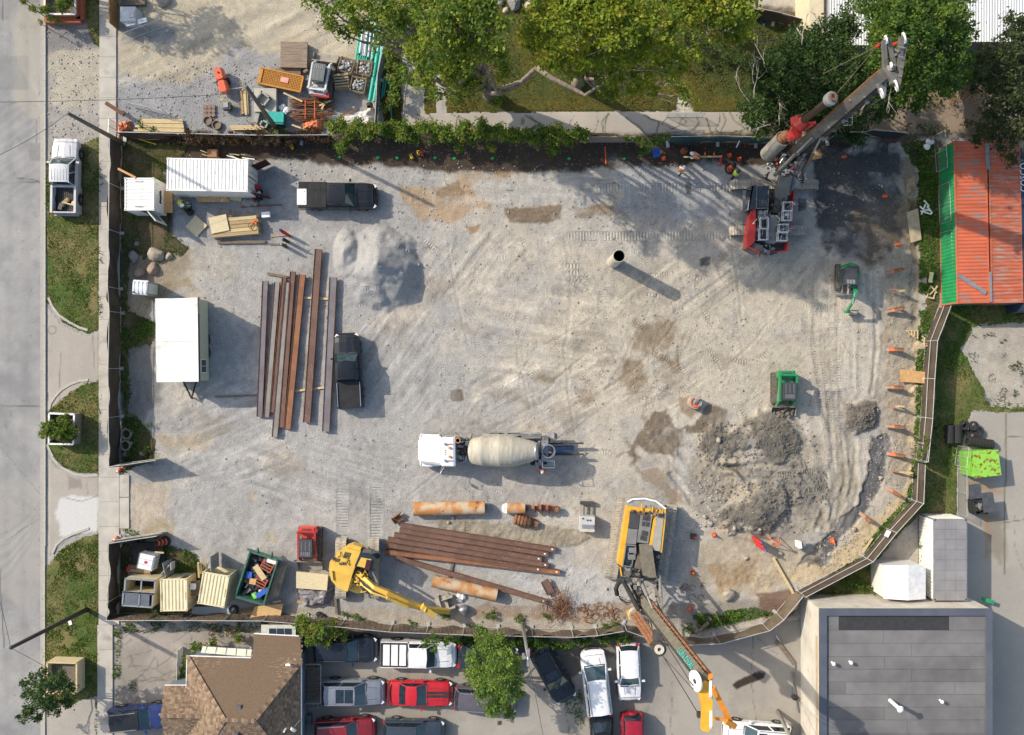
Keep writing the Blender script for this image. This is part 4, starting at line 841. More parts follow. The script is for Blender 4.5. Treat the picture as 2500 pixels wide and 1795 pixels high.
def text_on(parent,s,size,M,mat_,name='lettering'):
 cu=bpy.data.curves.new('t','FONT');cu.body=s;cu.size=size;cu.extrude=.004;cu.align_x='CENTER';cu.align_y='CENTER';cu.resolution_u=2
 o=bpy.data.objects.new('t',cu);COL.objects.link(o);bpy.context.view_layer.update()
 me=bpy.data.meshes.new_from_object(o.evaluated_get(bpy.context.evaluated_depsgraph_get()));bpy.data.objects.remove(o)
 me.materials.clear();me.materials.append(mat_);me.transform(M)
 k=bpy.data.objects.new(name,me);COL.objects.link(k);k.parent=parent;return k
R_=math.radians
c1=container('shipping_container','long white shipping container beside the north-west soil bank',506,427,R_(179),roof=STEEL_W)
for s,a in((-1,25),(1,-8)):
 d=MB();ang=R_(a);d.box((0,0,.95),(1.15,.05,1.6));o=d.build('door_leaf',mat('maroon',(.05,.012,.014),rough=.6),c1)
 o.location=(-3.03-.58*math.cos(ang),s*1.18,0);o.rotation_euler=(0,0,ang)
c2=container('shipping_container','small square white container with one door swung open, by the west fence',340,474,R_(90),L_=2.44,W_=2.2,H_=2.5,pitch=.26,axis='x',door=False)
d=MB();d.box((-1.21,.55,1.25),(.05,1.0,2.3));d.build('door',STEEL_W,c2);d=MB();d.box((-1.6,-.85,1.25),(1.0,.06,2.3),rz=R_(40));d.box((-1.62,-.89,1.45),(.6,.06,1.0),rz=R_(40),m=1);d.build('door',[STEEL_W,M_GALV],c2)
text_on(c2,'30 0010 2',.16,Matrix.Translation((-.95,0,2.5))@Matrix.Rotation(R_(-90),4,'Z'),M_DARKM);text_on(c2,'CHCU 001',.16,Matrix.Translation((.95,0,2.5))@Matrix.Rotation(R_(-90),4,'Z'),M_DARKM)
m_=MB()
for k in range(3):m_.tube([(.1+.1*k,-1.125,1.2+.1*math.sin(k))for k in range(2)],.03)if 0 else m_.tube([(-.5+.14*i,-1.115,1.15+.12*k+.05*math.sin(i*1.5))for i in range(8)],.025,5)
m_.build('wave_logo',M_DARKM,c2)
def cream(label,px,py,rz,group='cream site containers'):
 t=container('cream_container',label,px,py,rz,L_=2.44,W_=2.03,H_=2.1,side=STEEL_C,pitch=.25,axis='y',door=False,open_end=True,group=group)
 return t
k1=cream('upright cream container standing left of its leaning twin',424,1453,R_(91));k2=cream('cream container turned askew beside the green skip',521,1440,R_(80.5))
d=MB();d.box((1.15,.15,1.2),(.05,.95,1.6),m=0);d.build('end_wall',STEEL_C,k1)
for t,sx in((k1,1),(k2,1)):
 d=MB();d.box((1.85,.72 if t is k1 else .55,1.1),(1.1,.05,1.9),rz=R_(12));d.build('door_leaf',M_GREYM,t)
 text_on(t,'22-88 ELRS',.13,Matrix.Translation((-.1,-.92,2.1)),M_OLDWOOD);text_on(t,'22-88 ELRS',.13,Matrix.Translation((-.1,.92,2.1)),M_OLDWOOD)
M_TAR=mat('dark_interior',(0.03,0.03,0.03),rough=.8)
for i,(x,y,lab)in enumerate(((342,1431,'open-topped grey framed box container, the farther of a pair'),(337,1464,'grey framed box container with two grey lid panels'))):
 c=P(x,y,1.9);t=thing('box_container',lab,'container',(c.x,c.y,0),R_(-4));w,l,h=1.0,2.25,1.9
 for(cx,cy,sx,sy,rz_)in((0,-w/2,l,.06,0),(0,w/2,l,.06,0),(-l/2,0,.06,w,0),(l/2,0,.06,w,0)):
  m_=MB();m_.box((cx,cy,h/2),(sx,sy,h));m_.build('side_panel',STEEL_C,t)
 m_=MB();
 for(cx,cy,sx,sy)in((0,-w/2,l+.1,.12),(0,w/2,l+.1,.12),(-l/2,0,.12,w),(l/2,0,.12,w),(.1,0,.1,w)):m_.box((cx,cy,h+.03),(sx,sy,.08))
 m_.build('rim_frame',M_GALV,t)
 m_=MB();m_.box((0,0,.12),(l-.1,w-.1,.05));m_.build('floor',M_TAR,t)
 if i:
  for s,ww in((-.52,1.05),(.5,.72)):
   m_=MB();m_.box((s,0,h),(ww,w-.14,.04));lid=m_.build('lid',mat('grey_lid',(.115,.13,.155),rough=.5),t)
   m_=MB();[m_.box((s-.3+.15*k,-.05,h+.025),(.02,.35,.02))for k in range(5)];m_.build('rib',M_GREYM,lid)
tr_w=mat('trailer_roof',(0.80,0.79,0.74),(0.73,0.715,0.665),rough=.6,scale=.7,detail=8,c3=(.55,.52,.45),c3lo=.52,c3hi=.72,c3scale=1.0)
tr_s=mat('sage_siding',(0.44,0.47,0.36),(0.40,0.43,0.33),rough=.6,scale=1)
c=P(432,830.5,3.1);t=thing('office_trailer','white-roofed site office trailer with sage walls and maroon roof stripe','trailer',(c.x,c.y,0),R_(0.8))
w,l,h=3.12,6.2,3.1
m_=MB();m_.box((0,0,1.85),(w-.1,l-.1,2.35));m_.build('wall',tr_s,t)
m_=MB();m_.box((0,0,3.06),(w,l,.08));m_.build('roof',tr_w,t);m_=MB();m_.box((0,-.1,3.105),(w-.05,.02,.01));m_.build('roof_seam',M_GREYM,t)
m_=MB();m_.box((w/2-.03,0,2.88),(.07,l-.02,.30));sfr=m_.build('stripe',mat('maroon_stripe',(.075,.012,.012),rough=.5),t)
text_on(sfr,'SKROULI',.27,Matrix.Translation((w/2+.01,l/2-.62,2.88))@Matrix.Rotation(R_(90),4,'Z')@Matrix.Rotation(R_(90),4,'X'),M_WHITE)
m_=MB();m_.box((0,0,.6),(w-.5,l-.3,.15));m_.build('chassis',M_DARKM,t)
def window_part(t,c_,d,fr=M_WHITE,nx_=2):
 m_=MB();m_.box(c_,d);f=m_.build('window',fr,t);ax=0 if d[0]<.2 else 1
 m_=MB()
 for k in range(nx_):
  for q in(0,1):
   cc=list(c_);o_=(k+.5)/nx_-.5
   cc[1-ax]+=o_*d[1-ax]*.92;cc[2]+=(q-.5)*d[2]*.46;dd=[0,0,0];dd[ax]=d[ax]+.02;dd[1-ax]=d[1-ax]*.92/nx_-.04;dd[2]=d[2]*.42;m_.box(cc,dd)
 m_.build('pane',M_GLASS,f)
M_GLASS=mat('dark_glass',(0.012,0.02,0.028),(0.02,0.032,0.042),rough=.06,spec=.8)
window_part(t,(w/2-.04,-1.95,1.9),(.06,1.05,1.1))
m_=MB()
for s in(-1,1):m_.beam((s*.5,-l/2,.55),(.1,-l/2-1.3,.5),.1,.12);
m_.cyl((.1,-l/2-1.3,0),(.1,-l/2-1.3,.6),.05);m_.build('tow_bar',M_BLACK,t)
for s in(-1,1):
 m_=MB();m_.cyl((w/2-.35,s*.5-.4,.42),(w/2-.1,s*.5-.4,.42),.4,n=18);m_.build('wheel',M_BLACK,t)
m_=MB();m_.box((.5,l/2+.1,.6),(.0001+.6,.35,.5));m_.build('step',M_PALE,t)
m_=MB()
for y_ in(-1.4,-.1,.9):m_.beam((-w/2-.3,y_,0),(-w/2-.3,y_+.02,1.1),.04,.04)
m_.beam((-w/2-.3,-1.4,1.1),(-w/2-.3,.9,1.1),.05,.05);m_.build('railing',M_WHITE,t)
for px in((560,968,628,965),):
 b_=MB();b_.beam(G(525,969,.05),G(628,965,.05),.16,.06);tag(b_.build('dunnage_plank',M_OLDWOOD),'flat grey plank on the gravel between trailer and beams','plank')
c=P(342,702,2.1);t=thing('portable_toilet','grey-white portable toilet between the boulders and the trailer','portable toilet',(c.x,c.y,0),R_(-4))
pw=mat('toilet_plastic',(.62,.64,.66),(.56,.58,.6),rough=.4)
m_=MB();m_.box((0,0,1.0),(1.05,1.05,2.0));m_.build('cabin',mat('toilet_grey',(.30,.31,.33),rough=.5),t)
m_=MB()
rings=[]
for i in range(9):
 a=math.pi*i/8;rings.append([(q,-.56*math.cos(a),2.0+.16*math.sin(a))for q in(-.56,.56)])
m_.loft(rings,closed=False,caps=False);[m_.box((-.45+.3*k,0,2.15),(.06,.9,.05))for k in range(4)];m_.build('roof',pw,t)
m_=MB();m_.box((.53,0,1.0),(.03,.75,1.8));m_.build('door',pw,t);m_=MB();m_.cyl((-.4,-.4,2),(-.4,-.4,2.4),.05);m_.build('vent_pipe',M_DARKM,t)
M_SCREEN=mat('brown_windscreen',(0.055,0.042,0.032),(0.085,0.066,0.05),rough=.85,scale=1.2,detail=6,bump=.4,bscale=5)
M_SCREEN2=mat('dusty_windscreen',(0.15,0.115,0.082),(0.10,0.078,0.056),rough=.85,scale=1.2,detail=6,bump=.4,bscale=5)
M_PIPE=mat('fence_pipe',(0.55,0.55,0.53),(0.46,0.46,0.45),rough=.4,metal=.3)
def fence(name,label,tops,screen=M_SCREEN,z=2.1,panel=3.0,wave=.10,mid=False,seed=1,brace=True,cat='fence'):
 pts=[P(p[0],p[1],z)for p in tops];t=thing(name,label,cat,(pts[0].x,pts[0].y,0));rr_=random.Random(seed);k=0
 for a,b in zip(pts[:-1],pts[1:]):
  L_=(b-a).length;n=max(1,round(L_/panel));d=(b-a)/n;nm=Vector((-d.y,d.x,0)).normalized()
  for i in range(n):
   p,q=a+d*i,a+d*(i+1);m_=MB();nn=10;rings=[];ph=rr_.uniform(0,6)
   for j in range(nn+1):
    u=j/nn;w_=math.sin(u*math.pi)
    rings.append([Vector((p.x+(q.x-p.x)*u,p.y+(q.y-p.y)*u,0))+nm*(wave*w_*math.sin(ph+v*4+u*5))+Vector((0,0,.06+v*(z-.1)-(.05*w_*(rr_.random())if v==1 else 0)))for v in(0,.25,.5,.75,1)])
   m_.loft(rings,closed=False,caps=False);m_.build('windscreen_panel',screen,t,world=True)
   for dz_,r_,o_ in((0,.028,.05),(z-.08,.022,.05))+(((z*.5,.028,.1),)if mid else()):m_=MB();m_.tube([p+nm*o_-Vector((0,0,dz_)),q+nm*o_-Vector((0,0,dz_))],r_,6);m_.build('rail',M_PIPE,t,world=True)
   m_=MB();m_.tube([Vector((p.x,p.y,0))+nm*.06,p+nm*.06+Vector((0,0,.06))],.03,6);m_.box(Vector((p.x,p.y,.06)),(.25,.7,.06),rz=math.atan2(d.y,d.x));m_.build('post',M_PIPE,t,world=True)
 return t
fence('site_fence','long brown screened fence along the sidewalk, west side of the site',[(266,334),(263,560),(261,700),(265,760),(262,900),(264,1140)],wave=.14,seed=1)
fence('entrance_gate','open gate leaf at the north side of the site entrance',[(264,1142),(380,1126)],mid=True,panel=4,seed=2,cat='gate')
fence('entrance_gate','open gate leaf at the south side of the site entrance',[(264,1329),(382,1311)],panel=4,mid=True,seed=3,cat='gate')
fence('site_fence','short brown screened fence at the south-west corner by the sidewalk',[(263,1330),(262,1470),(258,1517)],wave=.2,seed=4)
fence('site_fence','brown screened fence along the south side, house to parking lot',[(258,1517),(450,1517),(640,1518),(830,1533),(950,1545),(1130,1552),(1300,1556),(1400,1558),(1460,1554),(1525,1543)],M_SCREEN2,wave=.2,seed=5)
fence('site_fence','brown screened fence curving behind the yellow drill rig to the flat-roofed building',[(1530,1542),(1580,1560),(1660,1578),(1760,1574),(1880,1542),(1915,1515),(1962,1458)],M_SCREEN2,wave=.15,seed=6)
fence('site_fence','double-railed brown fence running diagonally past the white shed',[(1968,1460),(2133,1373),(2191,1302),(2257,1230)],mid=True,panel=5,seed=7)
fence('site_fence','double-railed brown fence on the east side of the excavation',[(2257,1230),(2261,1135)],mid=True,panel=3,seed=8)
fence('site_fence','double-railed brown fence north-east, ending at the green container wall',[(2268,1128),(2279,1022),(2284,925),(2291,832),(2324,747)],mid=True,panel=4,seed=9)
M_TEAL=mat('teal_screen',(0.03,0.075,0.075),(0.045,0.10,0.10),rough=.8,scale=1.5)
fence('site_fence','teal-screened fence behind the workers along the north side',[(1640,335),(1765,333),(1860,337),(1940,335)],M_TEAL,z=1.8,seed=10,panel=4)
fence('site_fence','black-screened fence at the north-east corner',[(2040,330),(2135,318),(2215,326)],M_BLACK,z=1.9,seed=11,panel=4)
def slat_fence(name,label,a,b,z=1.7,step=.16,m=M_OLDWOOD):
 a,b=P(a[0],a[1],z),P(b[0],b[1],z);t=thing(name,label,'fence',(a.x,a.y,0));d=b-a;n=int(d.length/step);ang=math.atan2(d.y,d.x);o=None
 for i in range(n):
  p=a+d*((i+.5)/n)
  if o is None:m_=MB();m_.box((0,0,z/2),(step*.82,.025,z));o=m_.build('slat',m,t)
  else:o=o.copy();COL.objects.link(o)
  o.location=(p.x-a.x,p.y-a.y,0);o.rotation_euler=(0,0,ang)
 m_=MB();m_.beam(a+Vector((0,.04,-.1)),b+Vector((0,.04,-.1)),.05,.09);m_.beam(a+Vector((0,.04,-1.3)),b+Vector((0,.04,-1.3)),.05,.09);m_.build('rail',M_WOOD,t,world=True,kind='stuff')
slat_fence('slat_fence','grey wooden slat fence showing between the vines on the north side',(1420,335),(1560,334),m=mat('grey_slat',(.24,.225,.20),(.18,.165,.145),rough=.9))
slat_fence('slat_fence','white slatted railing beside the left wall of the house',(433,1590),(430,1680),z=1.2,m=M_WHITE)
fence('wire_fence','low fence with a pale top rail between storage yard and site',[(285,324),(420,327),(640,332),(810,331)],M_SCREEN,z=1.5,seed=12,panel=3)
fence('wire_fence','grey board fence along the right side of the storage yard',[(935,110),(920,180),(912,320)],mat('grey_boards',(.26,.25,.235),(.2,.19,.175),rough=.9),z=1.6,wave=0,seed=13)
fence('wire_fence','short dark screened fence under the gravel yard at the top',[(1838,20),(1905,32),(1972,52)],M_SCREEN,z=1.8,seed=14)
def mesh_panel(name,label,a,b,z=1.9,cat='wire fence',m=M_PIPE,nh=22,nv=10,group=None,ztop=None):
 a0,b0=P(a[0],a[1],z),P(b[0],b[1],z);t=thing(name,label,cat,(a0.x,a0.y,0),0,group);up=Vector((0,0,1))
 m_=MB();A,B=Vector((a0.x,a0.y,.1)),Vector((b0.x,b0.y,.1));h=Vector((0,0,z-.1))
 for p,q in((A,A+h),(B,B+h),(A+h,B+h),(A,B),(A.lerp(B,.5),A.lerp(B,.5)+h)):m_.tube([p,q],.022,5)
 m_.build('frame',m,t,world=True);m_=MB()
 for i in range(1,nh):p=A.lerp(B,i/nh);m_.tube([p,p+h],.006,3)
 for i in range(1,nv):m_.tube([A+h*(i/nv),B+h*(i/nv)],.006,3)
 m_.build('wire_mesh',M_GALV,t,world=True);return t
for i,(a,b,lb)in enumerate((((2307,318),(2314,408),'northernmost wire fence panel beside the green container wall'),((2318,444),(2322,539),'middle wire fence panel beside the green container wall'),((2323,561),(2326,660),'southernmost wire fence panel beside the green container wall'))):
 mesh_panel('wire_fence',lb,a,b,group='wire fence panels at the green container')
mesh_panel('wire_fence','leaning silver wire gate beside the lime green skip',(2366,1093),(2360,1142));mesh_panel('wire_fence','wire fence line along the concrete yard edge below the lime skip',(2361,1150),(2361,1262),z=1.5,nh=30)
mesh_panel('gate','silver metal gate in the gap of the east walkway fence',(2268,1085),(2262,1130),cat='gate')
mesh_panel('wire_fence','long wire fence panel lying open by the upper yard entrance',(310,250),(398,270),z=1.2);mesh_panel('wire_fence','short wire gate standing on the sidewalk by the north-west fence corner',(266,290),(264,325),z=1.8)
mesh_panel('wire_fence','wire hoarding frame beside the yard entrance at the top',(302,80),(392,46),z=1.4);mesh_panel('gate','double garden gate across the cracked path',(1632,318),(1720,318),z=1.3,cat='gate',nh=16)
mesh_panel('gate','rear bar of the garden gate across the cracked path',(1632,276),(1722,276),z=1.1,cat='gate',nh=16)
ZB=4.4;WB=mat('white_block',(.58,.545,.48),(.46,.43,.375),rough=.85,scale=.8,detail=8,bump=.15,c3=(.40,.36,.29),c3lo=.58,c3hi=.75,c3scale=1.2)
t=thing('flat_roofed_building','white block commercial building with flat dark grey roof','building',P(2210,1650,0).to_tuple())
a,b=P(2001,1487,ZB),P(2422,1486,ZB);xL,xR,yT,yB=a.x+.03,b.x-.03,a.y-.03,P(0,1990,ZB).y
m_=MB()
for(x0,x1,y0,y1)in((xL,xR,yT-.25,yT),(xL,xL+.25,yB,yT-.25),(xR-.25,xR,yB,yT-.25),(xL,xR,yB-.25,yB)):m_.box(((x0+x1)/2,(y0+y1)/2,(ZB-.1)/2),(x1-x0,y1-y0,ZB-.1))
m_.build('wall',WB,t,world=True)
o_=None
n=0;blk=None
m_=MB();rr=random.Random(2)
for k in range(21):
 z=.1+k*.2
 for i in range(int((yT-yB)/.4)):
  y=yT-.02-(i+.5+(k%2)*.5)*.4
  if y>yB+.2:m_.box((xL-.004-rr.uniform(0,.006),y,z+.1),(.02,.388,.188),m=0)
 for i in range(int((xR-xL)/.4)):
  x=xL+.02+(i+.5+(k%2)*.5)*.4
  if x<xR-.2:m_.box((x,yT+.004+rr.uniform(0,.006),z+.1),(.388,.02,.188))
m_.build('block_facing',WB,t,world=True,kind='stuff')
m_=MB();m_.box((xL-.025,(yT+yB)/2-1,ZB-.62),(.03,yT-yB-2.2,.42));m_.build('brown_band',mat('tan_band',(.36,.28,.17),(.44,.36,.25),rough=.9),t,world=True)
cap=mat('parapet_cap',(.075,.085,.11),(.095,.105,.13),rough=.55,scale=.8)
m_=MB();
for(x0,x1,y0,y1)in((xL-.06,xR+.06,yT-.46,yT+.06),(xL-.06,xL+.5,yB,yT-.46),(xR-.42,xR+.06,yB,yT-.46)):m_.box(((x0+x1)/2,(y0+y1)/2,ZB-.03),(x1-x0,y1-y0,.1))
m_.build('parapet',cap,t,world=True)
rf=[mat('roof_felt_%d'%i,tuple(v*(.88+.12*i)for v in(.120,.118,.120)),tuple(v*(1.0+.12*i)for v in(.145,.142,.140)),rough=.9,scale=.6,detail=8,bump=.2,c3=(.2,.195,.185),c3lo=.58,c3hi=.8,c3scale=.45)for i in range(3)]
rows=[1503,1539,1570.6,1602.7,1634,1665,1695.4,1726.6,1758,1791,1823,1990];brk=[(2019,2048,2317,2410),(2019,2157,2410),(2019,2225,2410),(2019,2159,2410),(2019,2225,2410),(2019,2064,2331,2410),(2019,2170,2410),(2019,2159,2410),(2019,2215,2410),(2019,2300,2410),(2019,2410)]
rr=random.Random(9)
for i in range(len(rows)-1):
 for x0,x1 in zip(brk[i][:-1],brk[i][1:]):
  p,q=P(x0+.35,rows[i]+.35,ZB-.14),P(x1-.35,rows[i+1]-.35,ZB-.14);z=ZB-.16+rr.uniform(0,.008);patch=(i==0 and x0==2048)
  m_=MB();m_.box(((p.x+q.x)/2,(p.y+q.y)/2,z),(q.x-p.x,p.y-q.y,.03));m_.build('roof_sheet',mat('black_patch',(.03,.03,.033),(.04,.04,.042),rough=.7)if patch else rf[rr.randint(0,2)],t,world=True)
m_=MB();p,q=P(2012,1497,ZB-.2),P(2414,1990,ZB-.2);m_.box(((p.x+q.x)/2,(p.y+q.y)/2,ZB-.2),(q.x-p.x,p.y-q.y,.05));m_.build('roof_deck',M_DARKM,t,world=True)
def vent(name,px,py,h,r,lab):
 b_=P(px,py,ZB-.15);v=thing(name,lab,'roof vent',b_.to_tuple());m_=MB();m_.cyl((0,0,0),(0,0,h),r*.7,n=12);m_.build('pipe',M_WHITE,v);m_=MB();m_.cyl((0,0,h),(0,0,h+.06),r,r*1.25);m_.cyl((0,0,h+.06),(0,0,h+.2),r*1.25,r*.5);m_.build('cap',M_WHITE,v)
vent('roof_vent',2173,1710,1.7,.2,'tall white capped pipe in the middle of the flat roof')
vent('roof_vent',2031,1617,.35,.12,'small white vent nearest the left parapet of the flat roof');vent('roof_vent',2074,1615,.3,.11,'small white vent, second from the left parapet of the flat roof');vent('roof_vent',2294,1709,.35,.11,'small white vent right of the tall pipe on the flat roof')
t=thing('white_shed','small white shed with a shallow ridged roof against the block building','shed',P(2208,1422,0).to_tuple())
sw=mat('shed_white',(.70,.69,.64),(.62,.61,.57),rough=.7,scale=1.2,bump=.1)
q=[P(2159,1383,2.6),P(2258,1385,2.6),P(2258,1460,2.6),P(2159,1460,2.6)]
m_=MB();m_.prism([(v.x,v.y)for v in q][::-1],0,2.6);m_.build('wall',sw,t,world=True)
m_=MB();a0,a1,r0,r1,b0,b1=P(2157,1381,2.65),P(2157,1462,2.65),P(2217,1380,3.0),P(2217,1466,3.0),P(2260,1382,2.65),P(2260,1463,2.65)
m_.add([a0,a1,r1,r0],[(0,1,2,3)]);m_.build('roof_slope',mat('white_sheet',(.82,.82,.81),rough=.4),t,world=True);m_=MB();m_.add([r0,r1,b1,b0],[(0,1,2,3)]);m_.build('roof_slope',mat('white_sheet2',(.80,.80,.79),rough=.4),t,world=True)
m_=MB();m_.add([a0,r0,b0,P(2217,1380,2.6)],[(0,1,2),(0,2,3)]);m_.build('gable',M_GREYM,t,world=True)
t=container('shipping_container','white container with a panelled grey roof next to the white shed',2320.5,1367,R_(90),side=STEEL_W,roof=M_GREYM,frame=M_GREYM,flat_roof=True,L_=6.1,W_=2.5)
rfm=mat('panel_roof',(.20,.195,.20),(.26,.255,.26),rough=.5,scale=.7,detail=5)
for i in range(8):
 for j in range(3):
  m_=MB();m_.box((-2.66+i*.76,-.8+j*.8,2.6),(.745,.785,.03));m_.build('roof_tile',rfm,t)
M_ORC=mat('orange_roof',(0.60,0.145,0.065),(0.46,0.11,0.055),rough=.65,scale=.9,detail=8,c3=(0.27,0.18,0.15),c3lo=.54,c3hi=.68,c3scale=2.2,stretch=(1,.45,1))
M_ORC2=mat('faded_orange_roof',(0.50,0.115,0.05),(0.34,0.10,0.055),rough=.65,scale=.9,detail=7,c3=(0.33,0.22,0.18),c3lo=.50,c3hi=.66,c3scale=2.6,stretch=(2.2,.4,1))
M_GRC=mat('green_side',(0.02,0.30,0.10),(0.02,0.22,0.085),rough=.5,scale=1)
container('shipping_container','long container with bright orange roof and green side wall',2373,542,R_(91.2),L_=12.15,W_=2.44,H_=2.6,side=M_GRC,roof=M_ORC,frame=M_ORC,pitch=.27)
container('shipping_container','long container with rusty faded orange roof, right of the bright orange one',2456,541,R_(91.2),L_=12.15,W_=2.36,H_=2.6,side=M_ORC2,roof=M_ORC2,frame=M_ORC2,pitch=.27)
nb=mat('navy_side',(.02,.035,.07),(.025,.045,.085),rough=.5);t=container('shipping_container','navy blue container at the right edge with white lettering',2534,560,R_(91.2),L_=12.15,W_=2.3,H_=2.6,side=nb,roof=nb,frame=nb)
text_on(t,'COSCO',.62,Matrix.Translation((3.9,1.0,2.61))@Matrix.Rotation(R_(0),4,'Z'),M_WHITE)
for(a,b,w,lb)in(((2340,672),(2407,716),.3,'dark plank lying across the bright orange container roof'),((2409,350),(2413,414),.28,'upper dark strip in the joint between the orange containers'),((2418,664),(2420,738),.16,'lower dark strip in the joint between the orange containers')):
 m_=MB();m_.beam(P(a[0],a[1],2.65),P(b[0],b[1],2.65),w,.05);tag(m_.build('plank',M_GREYM),lb,'plank')
for(x0,x1,y0,y1,lb,hh)in((2021,2160,-160,110,'white corrugated roof behind the cedar, left one of two',4.0),(2360,2600,-160,102,'white corrugated roof at the top right corner',4.0)):
 t=thing('corrugated_building',lb,'building',P((x0+x1)/2,(y0+y1)/2,0).to_tuple());a,b=P(x0,y1,hh),P(x1,y0,hh)
 m_=MB();corr_roof(m_,a.x,b.x,a.y,b.y,hh,depth=.05,pitch=.2);m_.build('roof',mat('weathered_zinc',(.60,.62,.63),(.50,.52,.53),rough=.45,scale=.7,detail=6,c3=(.2,.2,.2),c3lo=.68,c3hi=.74,c3scale=2.5,stretch=(4,.4,1)),t,world=True)
 m_=MB();m_.box(((a.x+b.x)/2,(a.y+b.y)/2,hh/2-.06),(b.x-a.x-.1,b.y-a.y-.1,hh-.12));m_.build('wall',mat('grey_wall',(.16,.155,.15),rough=.8),t,world=True)
t=thing('beige_building','beige rendered wall strip with black gutter at the top','building',P(2000,0,0).to_tuple());a,b=P(1977,84,3.4),P(2012,-160,3.4)
m_=MB();m_.box(((a.x+b.x)/2,(a.y+b.y)/2,1.7),(b.x-a.x,b.y-a.y,3.4));m_.build('wall',mat('beige_render',(.60,.53,.38),(.54,.47,.33),rough=.8),t,world=True)
m_=MB();m_.beam(P(2016,84,3.5),P(2016,-160,3.5),.25,.15);m_.build('gutter',M_DARKM,t,world=True)
SHC=[(.235,.165,.11),(.155,.108,.072),(.30,.215,.145),(.195,.137,.092)]
M_SH=[mat('shingle_%d'%i,c,tuple(v*.8 for v in c),rough=.95,scale=9,bump=.3)for i,c in enumerate(SHC)]
t=thing('house','house with brown shingled hip roof and front porch gable','house',P(590,1700,0).to_tuple())
def shingle_plane(poly,e0,e1,seed):
 """poly: 3D outline; e0->e1 eave direction; tabs laid in courses up the slope"""
 rr_=random.Random(seed);e0,e1=Vector(e0),Vector(e1);u=(e1-e0).normalized();nrm=Vector((0,0,0))
 for i in range(len(poly)):nrm+=Vector(poly[i]).cross(Vector(poly[(i+1)%len(poly)]))
 nrm.normalize();nrm=nrm if nrm.z>0 else-nrm;v=nrm.cross(u)
 pl=[((Vector(p)-e0).dot(u),(Vector(p)-e0).dot(v))for p in poly]
 if sum(p[1]for p in pl)<0:v=-v;pl=[(a,-b)for a,b in pl]
 m_=MB();y=min(p[1]for p in pl);y1=max(p[1]for p in pl)
 def inside(a,b):
  c=False
  for i in range(len(pl)):
   (xa,ya),(xb,yb)=pl[i],pl[(i+1)%len(pl)]
   if(ya>b)!=(yb>b)and a<(xb-xa)*(b-ya)/(yb-ya)+xa:c=not c
  return c
 while y<y1:
  x=min(p[0]for p in pl)-rr_.uniform(0,.3);x1=max(p[0]for p in pl)
  while x<x1:
   w=rr_.choice((.14,.2,.26,.3));
   if inside(x+w*.5,y+.08):
    if rr_.random()<.0:pass
    up=.012+rr_.choice((0,.012,.02));b=len(m_.v)
    q=[e0+u*(x+.006)+v*y+nrm*up,e0+u*(x+w-.006)+v*y+nrm*up,e0+u*(x+w-.006)+v*(y+.175)+nrm*.004,e0+u*(x+.006)+v*(y+.175)+nrm*.004]
    q+=[q[0]-nrm*up,q[1]-nrm*up]
    m_.add(q,[(0,1,2,3),(4,5,1,0),(4,0,3),(1,5,2)],rr_.choice((0,0,1,2,3)))
   x+=w
  y+=.165
 return m_
zE,zR=3.0,5.3;A,B_,C2,D=P(457,1601,zE),P(736,1614,zE),P(736,1910,zE),P(457,1910,zE);r1,r2=P(548,1757,zR),P(620,1760,zR);xe0,xe1=P(621,1547,2.15),P(733,1553,2.15)
pn=Vector(P(613,1606,zE));planes=[([A,pn,P(616,1606,zE),xe0,xe1,B_,r2,r1],A,B_),([B_,C2,r2],C2,B_),([A,r1,D],A,D),([D,C2,r2,r1],D,C2),([P(403,1674,2.7),P(457,1674,2.7),P(512,1749,3.9),P(392,1746,3.9)],P(403,1674,2.7),P(457,1674,2.7)),([P(403,1818,2.7),P(392,1746,3.9),P(512,1749,3.9),P(457,1818,2.7)],P(403,1818,2.7),P(457,1818,2.7))]
for i,(pl,e0,e1)in enumerate(planes):
 m_=MB();m_.add(pl,[tuple(range(len(pl)))]);rs=m_.build('roof_slope',M_SH[1],t,world=True)
 s_=shingle_plane(pl,e0,e1,i);so=s_.build('shingles',M_SH,rs,kind='stuff');so.location=-Vector(t.location)
m_=MB()
for a,b in((A,r1),(r1,r2),(B_,r2),(P(392,1747,3.9),P(512,1750,3.9)),(r1,D),(r2,C2)):
 n=int((b-a).length/.22)
 for k in range(n):p,q=a.lerp(b,k/n),a.lerp(b,(k+1.15)/n);m_.beam(p+Vector((0,0,.035)),q+Vector((0,0,.05)),.3,.02,m=(k*7%3))
m_.build('ridge_cap',M_SH,t,world=True,kind='stuff')
m_=MB()
for pl in([A,P(613,1606,zE)],[xe0,xe1],[P(736,1616,zE),C2],[A,P(455,1679,zE)],[P(403,1673,2.65),P(456,1673,2.65)]):m_.tube([v+Vector((0,0,.02))for v in pl],.045,6)
m_.build('gutter',M_WHITE,t,world=True)
blu=mat('blue_siding',(.20,.24,.28),(.16,.19,.23),rough=.7,stretch=(1,1,12))
m_=MB();a,b=P(462,1610,zE),P(728,1905,zE);m_.prism([(a.x,a.y),(b.x,a.y),(b.x,b.y),(a.x,b.y)],0,zE-.05);a,b=P(625,1552,2.15),P(726,1612,2.15);m_.prism([(a.x,a.y+.001),(b.x,a.y+.001),(b.x,b.y-.3),(a.x,b.y-.3)],0,2.05)
a,b=P(406,1678,2.7),P(462,1814,2.7);m_.prism([(a.x,a.y),(b.x,a.y),(b.x,b.y),(a.x,b.y)],0,2.62);m_.build('wall',blu,t,world=True)
for(py,ww)in((1585,1.2),(1680,.9),(1730,.8),(1760,.7)):
 v=P(729,py,1.7);window_part(t,(v.x-t.location.x+.02,v.y-t.location.y,1.7),(.06,ww,1.1))
